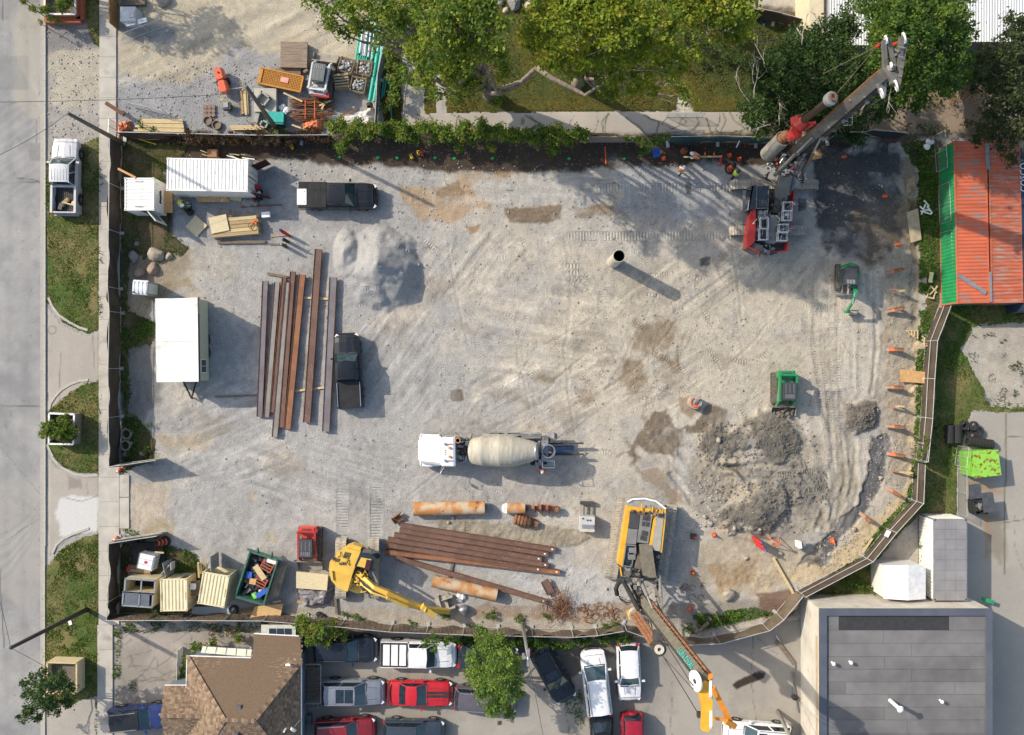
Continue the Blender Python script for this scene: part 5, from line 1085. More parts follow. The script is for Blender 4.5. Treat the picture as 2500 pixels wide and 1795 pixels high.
m_=MB();m_.beam(P(668,1762,4.2)+Vector((.9,-.5,0)),P(668,1762,4.2)+Vector((.9,-.5,.6)),.1,.1);m_.build('vent_stack',M_WHITE,t,world=True)
def roofbox(px,py,z,s,lb):
 v=P(px,py,z);m_=MB();m_.box((v.x,v.y,z),(s,s,.25));m_.box((v.x,v.y,z+.15),(s*.8,s*.8,.08));m_.build('roof_vent',mat('vent_grey',(.13,.12,.13),rough=.6),t,world=True)
roofbox(584,1727,4.75,.4,'');roofbox(642,1773,4.7,.35,'');roofbox(577,1793,4.9,.35,'')
d=thing('satellite_dish','white satellite dish on the right eave of the house roof','satellite dish',P(722,1770,3.4).to_tuple());m_=MB();m_.tube([(.3,.3,-.3),(.1,.1,.1),(0,0,.3)],.04);m_.build('arm',M_GREYM,d);m_=MB();m_.cyl((-.05,-.15,.3),(-.15,-.3,.34),.25,.2,n=16);m_.build('dish',M_WHITE,d)
m_=MB();v=P(705,1620,3.3);m_.cyl(v,v+Vector((0,0,.35)),.08);m_.cyl(v+Vector((-.15,0,.35)),v+Vector((.2,0,.35)),.09);m_.build('chimney_cowl',M_WHITE,t,world=True)
t2=thing('awning','pale ribbed awning behind the house roof','awning',P(555,1590,0).to_tuple());m_=MB();m_.add([P(495,1578,2.0),P(615,1586,2.0),P(612,1604,2.3),P(490,1594,2.3)],[(0,1,2,3)])
for k in range(5):m_.beam(P(505+k*24,1578+k*1.6,2.02),P(500+k*25,1597+k*1.6,2.32),.03,.03,m=1)
m_.build('sheet',[mat('awning_sheet',(.60,.60,.50),(.54,.54,.45),rough=.5),M_GREYM],t2,world=True);m_=MB();[m_.beam(P(x,y,0),P(x,y,2.0),.08,.08)for x,y in((510,1572),(612,1582))];m_.build('post',M_WHITE,t2,world=True)
dk=thing('deck','dark timber deck with handrail beside the right wall of the house','deck',P(765,1670,0).to_tuple())
for i in range(14):m_=MB();m_.beam(P(748,1625+i*6.3,.6),P(780,1625+i*6.3,.6),.17,.04);m_.build('deck_board',M_OLDWOOD,dk,world=True)
m_=MB();
for(a,b)in(((783,1624),(783,1716)),((745,1622),(783,1622)),((745,1718),(783,1718))):
 m_.beam(P(*a,1.6),P(*b,1.6),.1,.06)
 for k in range(5):p=P(*a,.6).lerp(P(*b,.6),k/4);m_.beam(p,p+Vector((0,0,1.0)),.07,.07)
m_.build('handrail',mat('weathered_rail',(.2,.185,.165),rough=.9),dk,world=True)
ac=thing('air_conditioner','grey air conditioning unit at the foot of the house wall','air conditioner',P(752,1752,0).to_tuple());m_=MB();m_.box((0,0,.4),(.75,.75,.8));m_.build('case',mat('ac_blue',(.16,.19,.22),rough=.5),ac);m_=MB();m_.ring((0,0,.8),(0,0,.83),.33,.28);[m_.box((0,0,.815),(.6,.05,.02),rz=k*math.pi/4)for k in range(4)];m_.build('fan_grille',M_DARKM,ac)
sh=thing('canopy','white-framed glazed canopy north of the house roof','canopy',P(680,1540,0).to_tuple());m_=MB();m_.box(P(680,1540,2.0),(2.6,.9,.06));m_.build('roof',mat('canopy_white',(.5,.5,.42),rough=.6),sh,world=True)
for k in range(3):m_=MB();m_.box(P(665+k*19,1542,2.06),(.5,.45,.03));m_.build('pane',M_GLASS,sh,world=True)
m_=MB();[m_.beam(P(640+k*80,1540,0),P(640+k*80,1540,2.0),.08,.08)for k in(0,1)];m_.build('post',M_WHITE,sh,world=True)
M_TYRE=mat('tyre',(0.02,0.02,0.021),(0.035,0.034,0.033),rough=.85,scale=6)
M_RIM=mat('alloy',(0.45,0.46,0.47),(0.38,0.39,0.4),rough=.3,metal=.7)
M_LAMP=mat('headlamp',(0.75,0.77,0.78),rough=.1,spec=.8);M_TAIL=mat('tail_lamp',(0.42,0.015,0.012),rough=.2,spec=.7)
M_WSCR=mat('windscreen_glass',(0.02,0.045,0.055),(0.03,0.06,0.07),rough=.05,spec=.9)
def tyre_part(t,x,y,r=.36,w=.24,rim=True):
 m_=MB();m_.ring((x,y-w/2,r),(x,y+w/2,r),r,r*.62,18);o=m_.build('wheel',M_TYRE,t)
 m_=MB();m_.cyl((x,y-w/2+.02,r),(x,y+w/2-.02,r),r*.62,n=14);
 s=1 if y>0 else-1
 for k in range(5):a=k*1.2566;m_.beam((x,y+s*(w/2-.01),r),(x+math.cos(a)*r*.55,y+s*(w/2-.01),r+math.sin(a)*r*.55),.03,.07,m=1)
 m_.build('rim',[M_DARKM,M_RIM],o)
def ring_section(x,w,zb,zt,crown=.03):
 return[(x,-w*.9,zb),(x,-w,zb+.18),(x,-w,zt-.22),(x,-w*.93,zt-.06),(x,-w*.6,zt),(x,0,zt+crown),(x,w*.6,zt),(x,w*.93,zt-.06),(x,w,zt-.22),(x,w,zb+.18),(x,w*.9,zb)]
def car(name,label,px,py,ang,col,L_=4.7,W_=1.85,H_=1.45,kind='sedan',cat='car',zref=1.0,cowl=None,group=None,roofc=None,rails=False,sunroof=0,bed=None,hatch=False,extra=None):
 """x forward; ang = heading in image degrees (0 = right, 90 = down)"""
 c=P(px,py,zref);t=thing(name,label,cat,(c.x,c.y,gz(px,py)if 292<px<2260 and 330<py<1500 else .03),R_(-ang),group)
 pm=paint(name+str(round(col[0],3))+str(round(col[2],3)),col);h,w=L_/2,W_/2;zb=.24
 zh={'sedan':.92,'coupe':.9,'suv':1.08,'pickup':1.16,'van':1.05}[kind];zbelt={'sedan':.98,'coupe':.96,'suv':1.14,'pickup':1.2,'van':1.1}[kind]
 g0={'sedan':.16,'coupe':.10,'suv':.20,'pickup':.22,'van':.27}[kind]*L_
 roof0=g0-({'sedan':.16,'coupe':.14,'suv':.15,'pickup':.105,'van':.17}[kind]*L_)
 if kind=='pickup':roof1=-.115*L_;g1=-.135*L_;body_end=-.14*L_
 elif kind in('suv','van'):roof1=-.42*L_;g1=-.475*L_;body_end=-h
 else:roof1=-.20*L_;g1=(-.36 if kind=='sedan' else-.31)*L_;body_end=-h
 secs=[(h+.02,w*.40,zh-.38),(h-.02,w*.66,zh-.30),(h-.11,w*.82,zh-.20),(h-.32,w*.94,zh-.10),(h-.7,w*.985,zh-.03),(g0+.05,w,zh+.04),(g0-.1,w,zbelt)]
 if kind=='pickup':secs+=[(body_end+.02,w,zbelt),(body_end,w*.99,zbelt)]
 else:
  zt=zbelt if kind in('suv','van')else zbelt-.02
  secs+=[(g1,w,zt),(-h+.35,w*.97,zt-.04),(-h+.10,w*.88,zt-.12),(-h+.03,w*.74,zt-.26),(-h,w*.5,zt-.34)]
 m_=MB();m_.loft([ring_section(x,ww,zb,z)for x,ww,z in secs]);m_.build('body',pm,t,smooth=False)
 wr,wg=w*.74,w*.90
 R0,R1=(roof0,H_),(roof1,H_-(.02 if kind!='coupe' else .03));zbt=zbelt-.04
 f=[(g0,-wg*.96,zbt),(g0,wg*.96,zbt),(R0[0],wr,R0[1]-.03),(R0[0],-wr,R0[1]-.03)];b=[(g1,wg*.94,zbt),(g1,-wg*.94,zbt),(R1[0],-wr*.97,R1[1]-.03),(R1[0],wr*.97,R1[1]-.03)]
 bow=lambda q,s:[q[0],(q[0][0]+s,0,q[0][2]),q[1],q[2],(q[2][0]+s,0,q[2][2]+.03),q[3]]
 m_=MB();m_.add(bow(f,.10),[(0,1,4,5),(1,2,3,4)]);m_.build('windscreen',M_WSCR,t)
 m_=MB();m_.add(bow(b,-.08 if kind!='pickup' else-.01),[(0,1,4,5),(1,2,3,4)]);m_.build('rear_window',M_GLASS,t)
 for s in(-1,1):
  q=[(g0-.06,s*wg*.965,zbt),(g1+.06,s*wg*.95,zbt),(R1[0],s*wr*.985,R1[1]-.035),(R0[0],s*wr*1.01,R0[1]-.035)]
  m_=MB();m_.add(q,[(0,1,2,3)]if s<0 else[(3,2,1,0)]);m_.build('side_window',M_GLASS,t)
  m_=MB()
  for a_,b_ in(((g0,s*wg*.965,zbt),(R0[0],s*wr*1.0,H_-.03)),((g1,s*wg*.95,zbt),(R1[0],s*wr*.98,R1[1]-.03)),(((g0+g1)/2,s*wg*.965,zbt),((R0[0]+R1[0])/2,s*wr*1.01,H_-.03))):m_.beam(a_,b_,.07,.05)
  m_.build('pillar',pm,t,kind='stuff')
  m_=MB();m_.box((g0-.32,s*(w+.13),zbelt+.06),(.14,.24,.15));m_.build('mirror',roofc and pm or pm,t)
  m_=MB();m_.box((h-.2,s*w*.74,zh-.27),(.26,.28,.12),rz=-s*.6);m_.build('headlight',M_LAMP,t)
  m_=MB();m_.box((-h+.14,s*w*.8,zbelt-.24),(.26,.26,.22),rz=s*.45);m_.build('taillight',M_TAIL,t)
  m_=MB();[m_.box((x,s*(w+.005),.86),(.2,.03,.035))for x in(g0-1.0,g0-1.9)if x>g1-.1];m_.build('door_handle',M_RIM,t,kind='stuff')
 n=7;rm=roofc or pm;m_=MB();rg_=[]
 for i in range(n):
  u=i/(n-1);x=R0[0]+(R1[0]-R0[0])*u;z=H_+.025*math.sin(math.pi*min(1,.2+u*.8))-(0 if u<.85 else .01);bx=.06 if i==0 else(-.05 if i==n-1 and kind!='pickup' else 0)
  rg_.append([(x,-wr*1.02,z-.045),(x,-wr*.9,z-.012),(x+bx*.7,-wr*.4,z),(x+bx,0,z+.006),(x+bx*.7,wr*.4,z),(x,wr*.9,z-.012),(x,wr*1.02,z-.045)])
 m_.loft(rg_,closed=False,caps=False);rf_=m_.build('roof',rm,t,smooth=True)
 m_=MB();yy=[-.5,-.3,-.1,.1,.3,.5]if kind=='pickup' else[]
 for y in yy:m_.box(((R0[0]+R1[0])/2-.1,y*wr*1.5,H_+.03),(abs(R1[0]-R0[0])*.62,.035,.012))
 if yy:m_.build('roof_rib',rm,rf_,kind='stuff')
 if sunroof:
  m_=MB();[m_.box((R0[0]-.42-.68*k,0,H_+.045),(.6,wr*1.4,.012))for k in range(sunroof)];m_.build('sunroof',M_GLASS,t)
 if rails:
  for s in(-1,1):m_=MB();m_.beam((R0[0]-.15,s*wr*.93,H_+.06),(R1[0]+.1,s*wr*.93,H_+.06),.05,.04);m_.build('roof_rail',rails if rails is not True else M_RIM,t)
 m_=MB();
 for s in(-1,1):m_.beam((g0+.12,s*w*.5,zh+.045),(h-.55,s*w*.42,zh-.005),.02,.012)
 m_.beam((g0+.09,-w*.8,zh+.05),(g0+.09,w*.8,zh+.05),.07,.02);m_.beam((h-.32,-w*.7,zh-.05),(h-.32,w*.7,zh-.05),.015,.02);m_.build('bonnet_seam',M_DARKM,t,kind='stuff')
 m_=MB();m_.box((h-.03,0,.55),(.12,w*1.1,.26));m_.build('grille',M_DARKM,t)
 if kind=='pickup':
  bl=h+body_end;xc=(body_end-h)/2
  m_=MB()
  for s in(-1,1):m_.box((xc,s*(w-.09),.72),(bl,.17,.96))
  m_.box((xc,0,.62),(bl,W_-.36,.08));m_.box((body_end-.05,0,.9),(.08,W_-.36,.5));m_.build('bed',pm,t)
  m_=MB();m_.box((-h+.05,0,.88),(.09,W_-.36,.58));m_.build('tailgate',pm,t);m_=MB();m_.box((-h-.07,0,.48),(.14,W_*.95,.18));m_.build('bumper',M_GREYM,t)
  if bed=='open':
   m_=MB();m_.box((xc,0,.67),(bl-.16,W_-.4,.02));[m_.box((xc,y,.69),(bl-.2,.05,.02),m=1)for y in np.linspace(-.6,.6,9)];m_.build('bed_liner',[M_BLACK,M_DARKM],t)
  elif bed=='panels':
   m_=MB();m_.box((xc,0,1.21),(bl-.02,W_-.16,.05));cv=m_.build('tonneau_cover',M_BLACK,t)
   for k in range(3):m_=MB();m_.box((body_end-.38-k*.62,0,1.25),(.5,W_-.42,.03));m_.build('cover_panel',M_WHITE,cv)
  else:
   tm=mat('tonneau',(.014,.014,.016),(.024,.024,.026),rough=.6,scale=2,spec=.25)
   m_=MB();m_.box((xc,0,1.215),(bl-.04,W_-.12,.05));cv=m_.build('tonneau_cover',tm,t)
   m_=MB();[m_.box((body_end-.5-k*.5,0,1.245),(.03,W_-.3,.015))for k in range(3)];m_.build('cover_fold',M_BLACK,cv,kind='stuff')
   if bed=='rails':
    for s in(-1,1):m_=MB();m_.beam((body_end-.1,s*(w-.12),1.3),(-h+.12,s*(w-.12),1.3),.05,.05);m_.build('bed_rail',M_RIM,t)
 xf=h-.2*L_+.02;xr_=-h+.2*L_;r=.40 if kind in('pickup',)else(.37 if kind in('suv','van')else .34)
 for x in(xf,xr_):
  for s in(-1,1):tyre_part(t,x,s*(w-.10),r)
  m_=MB();[m_.tube([(x+math.cos(a)*(r+.07),s*(w+.004),r+math.sin(a)*(r+.07))for a in np.linspace(-.15,3.3,10)],.04,4)for s in(-1,1)];m_.build('wheel_arch',M_BLACK if extra!='bodyarch' else pm,t,kind='stuff')
 return t
BLK=(0.014,0.016,0.02);
car('pickup_truck','silver crew-cab pickup with an open loaded bed parked on the verge',163,431,271,(.50,.51,.53),5.75,1.98,1.9,'pickup','pickup',bed='open',zref=.7)
for i,(x,y,a,m,d)in enumerate(((160,492,40,M_WOOD,(.6,.3,.12)),(175,500,-15,M_PALE,(1.3,.1,.06)),(150,505,70,M_DARKM,(.5,.3,.2)))):
 v=P(x,y,.8);m_=MB();m_.box((v.x,v.y,.78+i*.05),d,rz=R_(a));m_.rock((v.x+.2,v.y+.1,.85),.22,m=0);tag(m_.build('tool_pile',m),('brown timber scraps in the silver pickup bed','pale plank laid across the silver pickup bed','dark tools heaped in the silver pickup bed')[i],'tools')
car('pickup_truck','black pickup with ribbed tonneau cover, nose to the right, below the white container',826,479,0.5,BLK,5.95,2.0,1.9,'pickup','pickup',bed='cover',zref=.8,extra='bodyarch')
v=P(737,481,1.2);m_=MB();m_.box((v.x,v.y,1.24),(.72,1.22,.06));m_.box((v.x,v.y,1.10),(.6,1.1,.2));[m_.cyl((v.x+dx,v.y+dy,1.27),(v.x+dx,v.y+dy,1.28),.04,n=8,m=1)for dx in(.2,)for dy in(-.4,.4)];tag(m_.build('white_chest',[M_WHITE,M_DARKM]),'flat white box lid projecting from the tail of the black pickup','box')
car('pickup_truck','black pickup with chrome bed rails parked beside the steel beams',852,905,267,(.012,.016,.022),5.75,1.98,1.9,'pickup','pickup',bed='rails',zref=.7,extra='bodyarch')
car('parked_car','dark blue car parked half under the house porch roof',336,1755,-6,(.02,.04,.16),4.6,1.85,1.5,'suv',roofc=paint('dkroof',(.02,.022,.026)),rails=True)
car('parked_car','dark navy car under the bush beside the house, facing right',842,1587,0,(.018,.024,.036),4.9,1.95,1.6,'suv',rails=M_DARKM,zref=1)
car('pickup_truck','white pickup with three white panels on its bed, behind the south fence',1022,1598,1,(.75,.76,.76),5.75,2.0,1.9,'pickup','pickup',bed='panels')
car('parked_car','grey estate car with twin sunroof and roof rails',861,1692,0,(.19,.21,.25),4.85,1.95,1.7,'suv',rails=M_RIM,sunroof=2)
rc=car('parked_car','bright red coupe with two black bonnet stripes',1024,1696,1,(.50,.014,.02),5.0,1.95,1.38,'coupe')
for s in(-1,1):m_=MB();m_.beam((.55,s*.13,.985),(2.25,s*.13,.89),.2,.012);m_.build('stripe',M_BLACK,rc)
m_=MB();m_.box((-2.33,0,1.0),(.12,1.6,.06));m_.build('spoiler',M_BLACK,rc)
car('parked_car','dark red car with headlights to the right at the bottom edge',842,1787,-3,(.22,.012,.02),4.7,1.9,1.6,'suv',rails=M_RIM)
car('parked_car','blue-black car next to the dark red one at the bottom edge',1010,1790,1,(.035,.05,.07),4.7,1.9,1.65,'suv',rails=M_DARKM,extra='bodyarch')
car('parked_car','purple-grey car half hidden under the street tree',1185,1711,4,(.10,.09,.11),4.8,1.9,1.6,'suv',rails=M_RIM)
car('parked_car','dark car tail showing behind the white pickup bonnet',1190,1608,3,(.03,.035,.045),4.7,1.85,1.5,'sedan')
car('parked_car','damaged dark car parked askew by the leaning pole',1350,1648,61,(.02,.025,.032),4.6,1.85,1.6,'suv',sunroof=1,rails=M_DARKM)
v=P(1303,1594,.5);m_=MB();rr=random.Random(1);[m_.box((v.x+rr.uniform(-.5,.5),v.y+rr.uniform(-.3,.3),.5+rr.uniform(-.2,.3)),(rr.uniform(.1,.5),.12,.15),rz=rr.uniform(0,3),m=rr.randint(0,1))for k in range(12)];tag(m_.build('wreckage',[M_DARKM,M_GREYM],kind='stuff'),'crumpled metal at the tail of the damaged dark car','scrap')
car('parked_car','white minivan facing up beside the white hatchback',1456,1670,263,(.76,.77,.78),5.1,1.98,1.75,'van',rails=M_GREYM)
car('parked_car','white hatchback facing down with red tail lamps at its top end',1536,1643,88,(.78,.78,.79),4.35,1.8,1.5,'suv')
car('parked_car','small black car tail at the bottom edge',1470,1812,89,(.012,.014,.018),4.3,1.75,1.45,'sedan')
rj=car('parked_car','small red off-road car with a spare wheel on its back',1545,1805,89,(.30,.01,.025),3.9,1.7,1.7,'suv')
m_=MB();m_.cyl((-1.95,0,1.0),(-2.15,0,1.0),.36,n=18);m_.build('spare_wheel',paint('sparered',(.28,.01,.02)),rj)
car('parked_car','white estate car under the orange jib at the bottom edge',1850,1797,184,(.78,.78,.79),5.2,1.95,1.75,'suv',rails=M_RIM,sunroof=1)
TZ=lambda px,py:gz(px,py)
t=thing('mixer_truck','white-cabbed cement mixer truck with a dusty beige drum','cement mixer',(P(1190,1098,1).x,P(1190,1098,1).y,0),R_(180.4))
WP=paint('truck_white',(.80,.80,.80));DRUM=mat('drum',(.40,.375,.31),(.32,.30,.25),rough=.7,scale=1.6,detail=7,c3=(.50,.465,.38),c3lo=.55,c3hi=.72,c3scale=2,stretch=(3,.6,1))
CHS=mat('chassis_grey',(.33,.33,.32),(.24,.24,.235),rough=.7,scale=2,c3=(.42,.38,.31),c3scale=1.5,c3lo=.5)
L0=5.25
m_=MB();m_.loft([[(x,-w,.7),(x,-w,z-.25),(x,-w*.8,z),(x,w*.8,z),(x,w,z-.25),(x,w,.7)]for x,w,z in((L0,.75,1.45),(L0-.25,.95,1.75),(L0-1.2,1.02,1.95),(L0-1.75,1.08,2.1))]);m_.build('bonnet',WP,t,smooth=False)
for s in(-1,1):
 m_=MB();m_.loft([[(x,s*.75,z0),(x,s*1.22,z0),(x,s*1.22,z1),(x,s*.75,z1+.1)]for x,z0,z1 in((L0-.1,.5,.8),(L0-.3,.5,1.15),(L0-1.0,.95,1.3),(L0-1.6,.5,1.1))]);m_.build('fender',WP,t)
 m_=MB();m_.box((L0-.12,s*.98,1.0),(.1,.3,.25));m_.build('headlight',M_LAMP,t)
m_=MB();m_.add([(L0-1.72,-1.0,2.0),(L0-1.72,1.0,2.0),(L0-1.84,.95,2.72),(L0-1.84,-.95,2.72)],[(0,1,2,3)]);m_.build('windscreen',M_GLASS,t)
m_=MB();m_.loft([[(x,-w,.9),(x,-w,z-.2),(x,-w*.9,z),(x,w*.9,z),(x,w,z-.2),(x,w,.9)]for x,w,z in((L0-1.8,1.02,2.72),(L0-2.0,1.1,2.86),(L0-2.75,1.12,2.9),(L0-2.9,1.08,2.82))]);cab=m_.build('cab',WP,t)
for s in(-1,1):
 m_=MB();m_.add([(L0-2.1,s*1.13,1.9),(L0-2.7,s*1.13,1.9),(L0-2.7,s*1.12,2.6),(L0-2.3,s*1.12,2.6)],[(0,1,2,3)]);m_.build('side_window',M_GLASS,t)
 m_=MB();m_.cyl((L0-2.5,s*.33,2.9),(L0-2.5,s*.33,3.03),.1,n=12);m_.build('beacon',mat('amber',(.72,.24,.02),rough=.3),t)
 m_=MB();m_.beam((L0-2.1,s*.62,2.97),(L0-2.7,s*.62,2.97),.06,.06);m_.cyl((L0-2.1,s*.62,2.97),(L0-2.2,s*.62,2.97),.1,n=10);m_.build('air_horn',M_GALV,t)
 m_=MB();m_.tube([(L0-1.9,s*1.05,1.6),(L0-1.7,s*1.6,1.7),(L0-1.75,s*1.62,2.4),(L0-2.1,s*1.08,2.3)],.025);m_.box((L0-1.75,s*1.62,2.0),(.06,.22,.45));m_.build('mirror',M_GALV,t)
 m_=MB();m_.box((L0-3.5,s*.92,.95),(1.1,.52,.6));m_.build('fuel_tank',CHS,t)
 m_=MB();m_.beam((L0-1.2,s*1.26,1.1),(L0-.4,s*1.27,1.25),.03,.03);m_.beam((L0-.1,s*1.1,.8),(L0-.35,s*1.25,1.5),.03,.03);m_.build('guard_bar',M_GALV,t)
m_=MB();[m_.cyl((L0-2.15,y,2.88),(L0-2.15,y,2.94),.04,n=8)for y in(-.65,-.15,0,.15,.65)];m_.build('marker_lamp',mat('amber',(.72,.24,.02)),t,kind='stuff')
m_=MB();m_.ring((L0-3.1,-.86,1.2),(L0-3.1,-.86,2.9),.2,.15,16);m_.build('exhaust_stack',M_RUST2,t)
m_=MB();[m_.box((L0/2-5.0,s*.42,.85),(10.0,.12,.25))for s in(-1,1)];m_.build('chassis',M_DARKM,t)
rr=random.Random(5);m_=MB();[m_.box((L0-3.4-rr.uniform(-.35,.6),rr.uniform(-.6,.6),1.5+rr.uniform(-.4,.3)),(rr.uniform(.1,.5),rr.uniform(.1,.4),.3),rz=rr.uniform(0,3),m=rr.choice((0,0,1)))for k in range(16)];[m_.tube([(L0-3.1,rr.uniform(-.5,.5),1.7),(L0-3.4,rr.uniform(-.6,.6),2.0),(L0-3.8,rr.uniform(-.3,.3),1.7)],.03,m=0)for k in range(8)];m_.build('drum_drive',[M_DARKM,M_GREYM],t,kind='stuff')
def turned(t,nm,a,b,prof,m,n=28,smooth=True,kind=None):
 a,b=Vector(a),Vector(b);d=(b-a);L_=d.length;x=d/L_;y=Vector((0,0,1)).cross(x).normalized()if abs(x.z)<.95 else Vector((0,1,0));z=x.cross(y);m_=MB()
 m_.loft([[a+x*(u*L_)+(y*math.cos(6.28318*i/n)+z*math.sin(6.28318*i/n))*r for i in range(n)]for u,r in prof]);return m_.build(nm,m,t,smooth=smooth,kind=kind)
turned(t,'drum',(L0-3.85,0,1.95),(L0-9.1,0,2.65),((0,.35),(.02,.75),(.06,.98),(.2,1.12),(.215,1.15),(.23,1.12),(.45,1.19),(.46,1.21),(.475,1.19),(.64,1.17),(.65,1.15),(.9,.80),(.97,.62),(1,.6)),DRUM)
turned(t,'drum_ring',(L0-8.85,0,2.62),(L0-9.05,0,2.65),((0,.6),(.01,.66),(.99,.66),(1,.6)),M_GALV)
m_=MB();m_.ring((L0-9.75,0,1.9),(L0-9.85,0,2.75),.52,.44,20,mi=1);m_.box((L0-9.6,0,1.6),(.5,1.5,.9),m=0);m_.build('hopper',[M_GALV,mat('grey_hopper',(.12,.13,.16),rough=.5)],t)
m_=MB();rgs=[]
for x,w,z in((L0-10.1,.36,1.9),(L0-11.0,.30,1.45),(L0-11.9,.26,1.0)):rgs.append([(x,.0-w,z),(x,-w*.7,z-.18),(x,0,z-.25),(x,w*.7,z-.18),(x,w,z)])
m_.loft(rgs,closed=False,caps=False);m_.build('chute',mat('chute_blue',(.06,.09,.16),(.09,.12,.18),rough=.4,metal=.4),t)
m_=MB();m_.box((L0-9.3,-1.05,1.1),(2.6,.5,.12));m_.box((L0-7.8,-1.12,1.3),(3.4,.14,.1));m_.box((L0-9.9,-1.0,1.3),(.9,.6,.5));m_.box((L0-8.6,-.95,1.2),(1.5,.2,.2),m=1);m_.build('side_chute_rack',[CHS,M_GREYM],t)
for k in range(3):m_=MB();m_.beam((L0-7.5-k*1.0,-1.2,1.42),(L0-8.3-k*1.0,-1.2,1.42),.08,.06);m_.build('rack_bar',M_GALV,t)
m_=MB();m_.box((L0-6.9,1.12,.95),(5.6,.3,.1));m_.box((L0-5.5,-1.05,1.0),(1.3,.3,.1));m_.build('mud_guard',CHS,t)
m_=MB();m_.tube([(L0-9.4,.75,1.2),(L0-9.4,1.25,1.3),(L0-9.4,1.25,2.6),(L0-10.3,1.25,2.6),(L0-10.3,.75,2.5)],.03);m_.tube([(L0-9.4,.75,2.5),(L0-10.3,.75,2.5)],.03);m_.box((L0-9.85,1.0,1.0),(.9,.5,.05));m_.tube([(L0-9.4,.75,2.6),(L0-9.4,1.25,2.6)],.03);m_.build('work_platform',M_GALV,t)
for x in(L0-1.0,L0-5.9,L0-7.3,L0-8.7):
 for s in(-1,1):tyre_part(t,x,s*1.05,.52,.32)
M_TRK=mat('track_steel',(.44,.40,.33),(.32,.29,.24),rough=.8,scale=4,bump=.3)
def track(t,x0,x1,y,w,h,shoe=.2,mat_=M_TRK,nm='track'):
 """crawler track along x, shoes as one joined part on a frame"""
 r=h/2;m_=MB();L_=x1-x0-h;per=2*L_+2*math.pi*r;n=int(per/shoe)
 for i in range(n):
  s=(i+.5)/n*per
  if s<L_:p=(x0+r+s,h);a=0
  elif s<L_+math.pi*r:q=(s-L_)/r;p=(x1-r+math.sin(q)*r,r+math.cos(q)*r);a=-q
  elif s<2*L_+math.pi*r:p=(x1-r-(s-L_-math.pi*r),0);a=math.pi
  else:q=(s-2*L_-math.pi*r)/r;p=(x0+r-math.sin(q)*r,r-math.cos(q)*r);a=math.pi-q
  M=Matrix.Rotation(-a,3,'Y');m_.box((p[0],y,max(p[1],.03)),(shoe*.93,w,.05),M=M)
  m_.box(Vector((p[0],y,max(p[1],.03)))+M@Vector((shoe*.3,0,.035)),(.025,w*.96,.035),M=M)
  if shoe>.15:[m_.box(Vector((p[0],y+k,max(p[1],.03)))+M@Vector((0,0,.028)),(.06,.05,.01),M=M,m=1)for k in(-.05,.05)]
 o=m_.build(nm,[mat_,M_DARKM],t);m_=MB();m_.box(((x0+x1)/2,y,h*.5),(x1-x0-h*.8,w*.55,h*.7));[m_.cyl((x0+r+k*(L_/4),y-w*.3,r*.9),(x0+r+k*(L_/4),y+w*.3,r*.9),r*.8,n=14)for k in range(5)]
 m_.build('track_frame',M_DARKM,t)
def machine(name,label,px,py,ang,cat,z=0):c=P(px,py,z);return thing(name,label,cat,(c.x,c.y,gz(px,py)),R_(-ang))
def cage(t,cx,cy,z,lx,ly,m=M_GALV,n=3,nm='guard_rail',h=.9,r=.02):
 m_=MB()
 for zz in(z+h*.5,z+h):m_.tube([(cx-lx/2,cy-ly/2,zz),(cx+lx/2,cy-ly/2,zz),(cx+lx/2,cy+ly/2,zz),(cx-lx/2,cy+ly/2,zz),(cx-lx/2,cy-ly/2,zz)],r,5)
 for i in range(n+1):
  for s in(-1,1):x=cx-lx/2+lx*i/n;m_.tube([(x,cy+s*ly/2,z),(x,cy+s*ly/2,z+h)],r,5)
 return m_.build(nm,m,t)
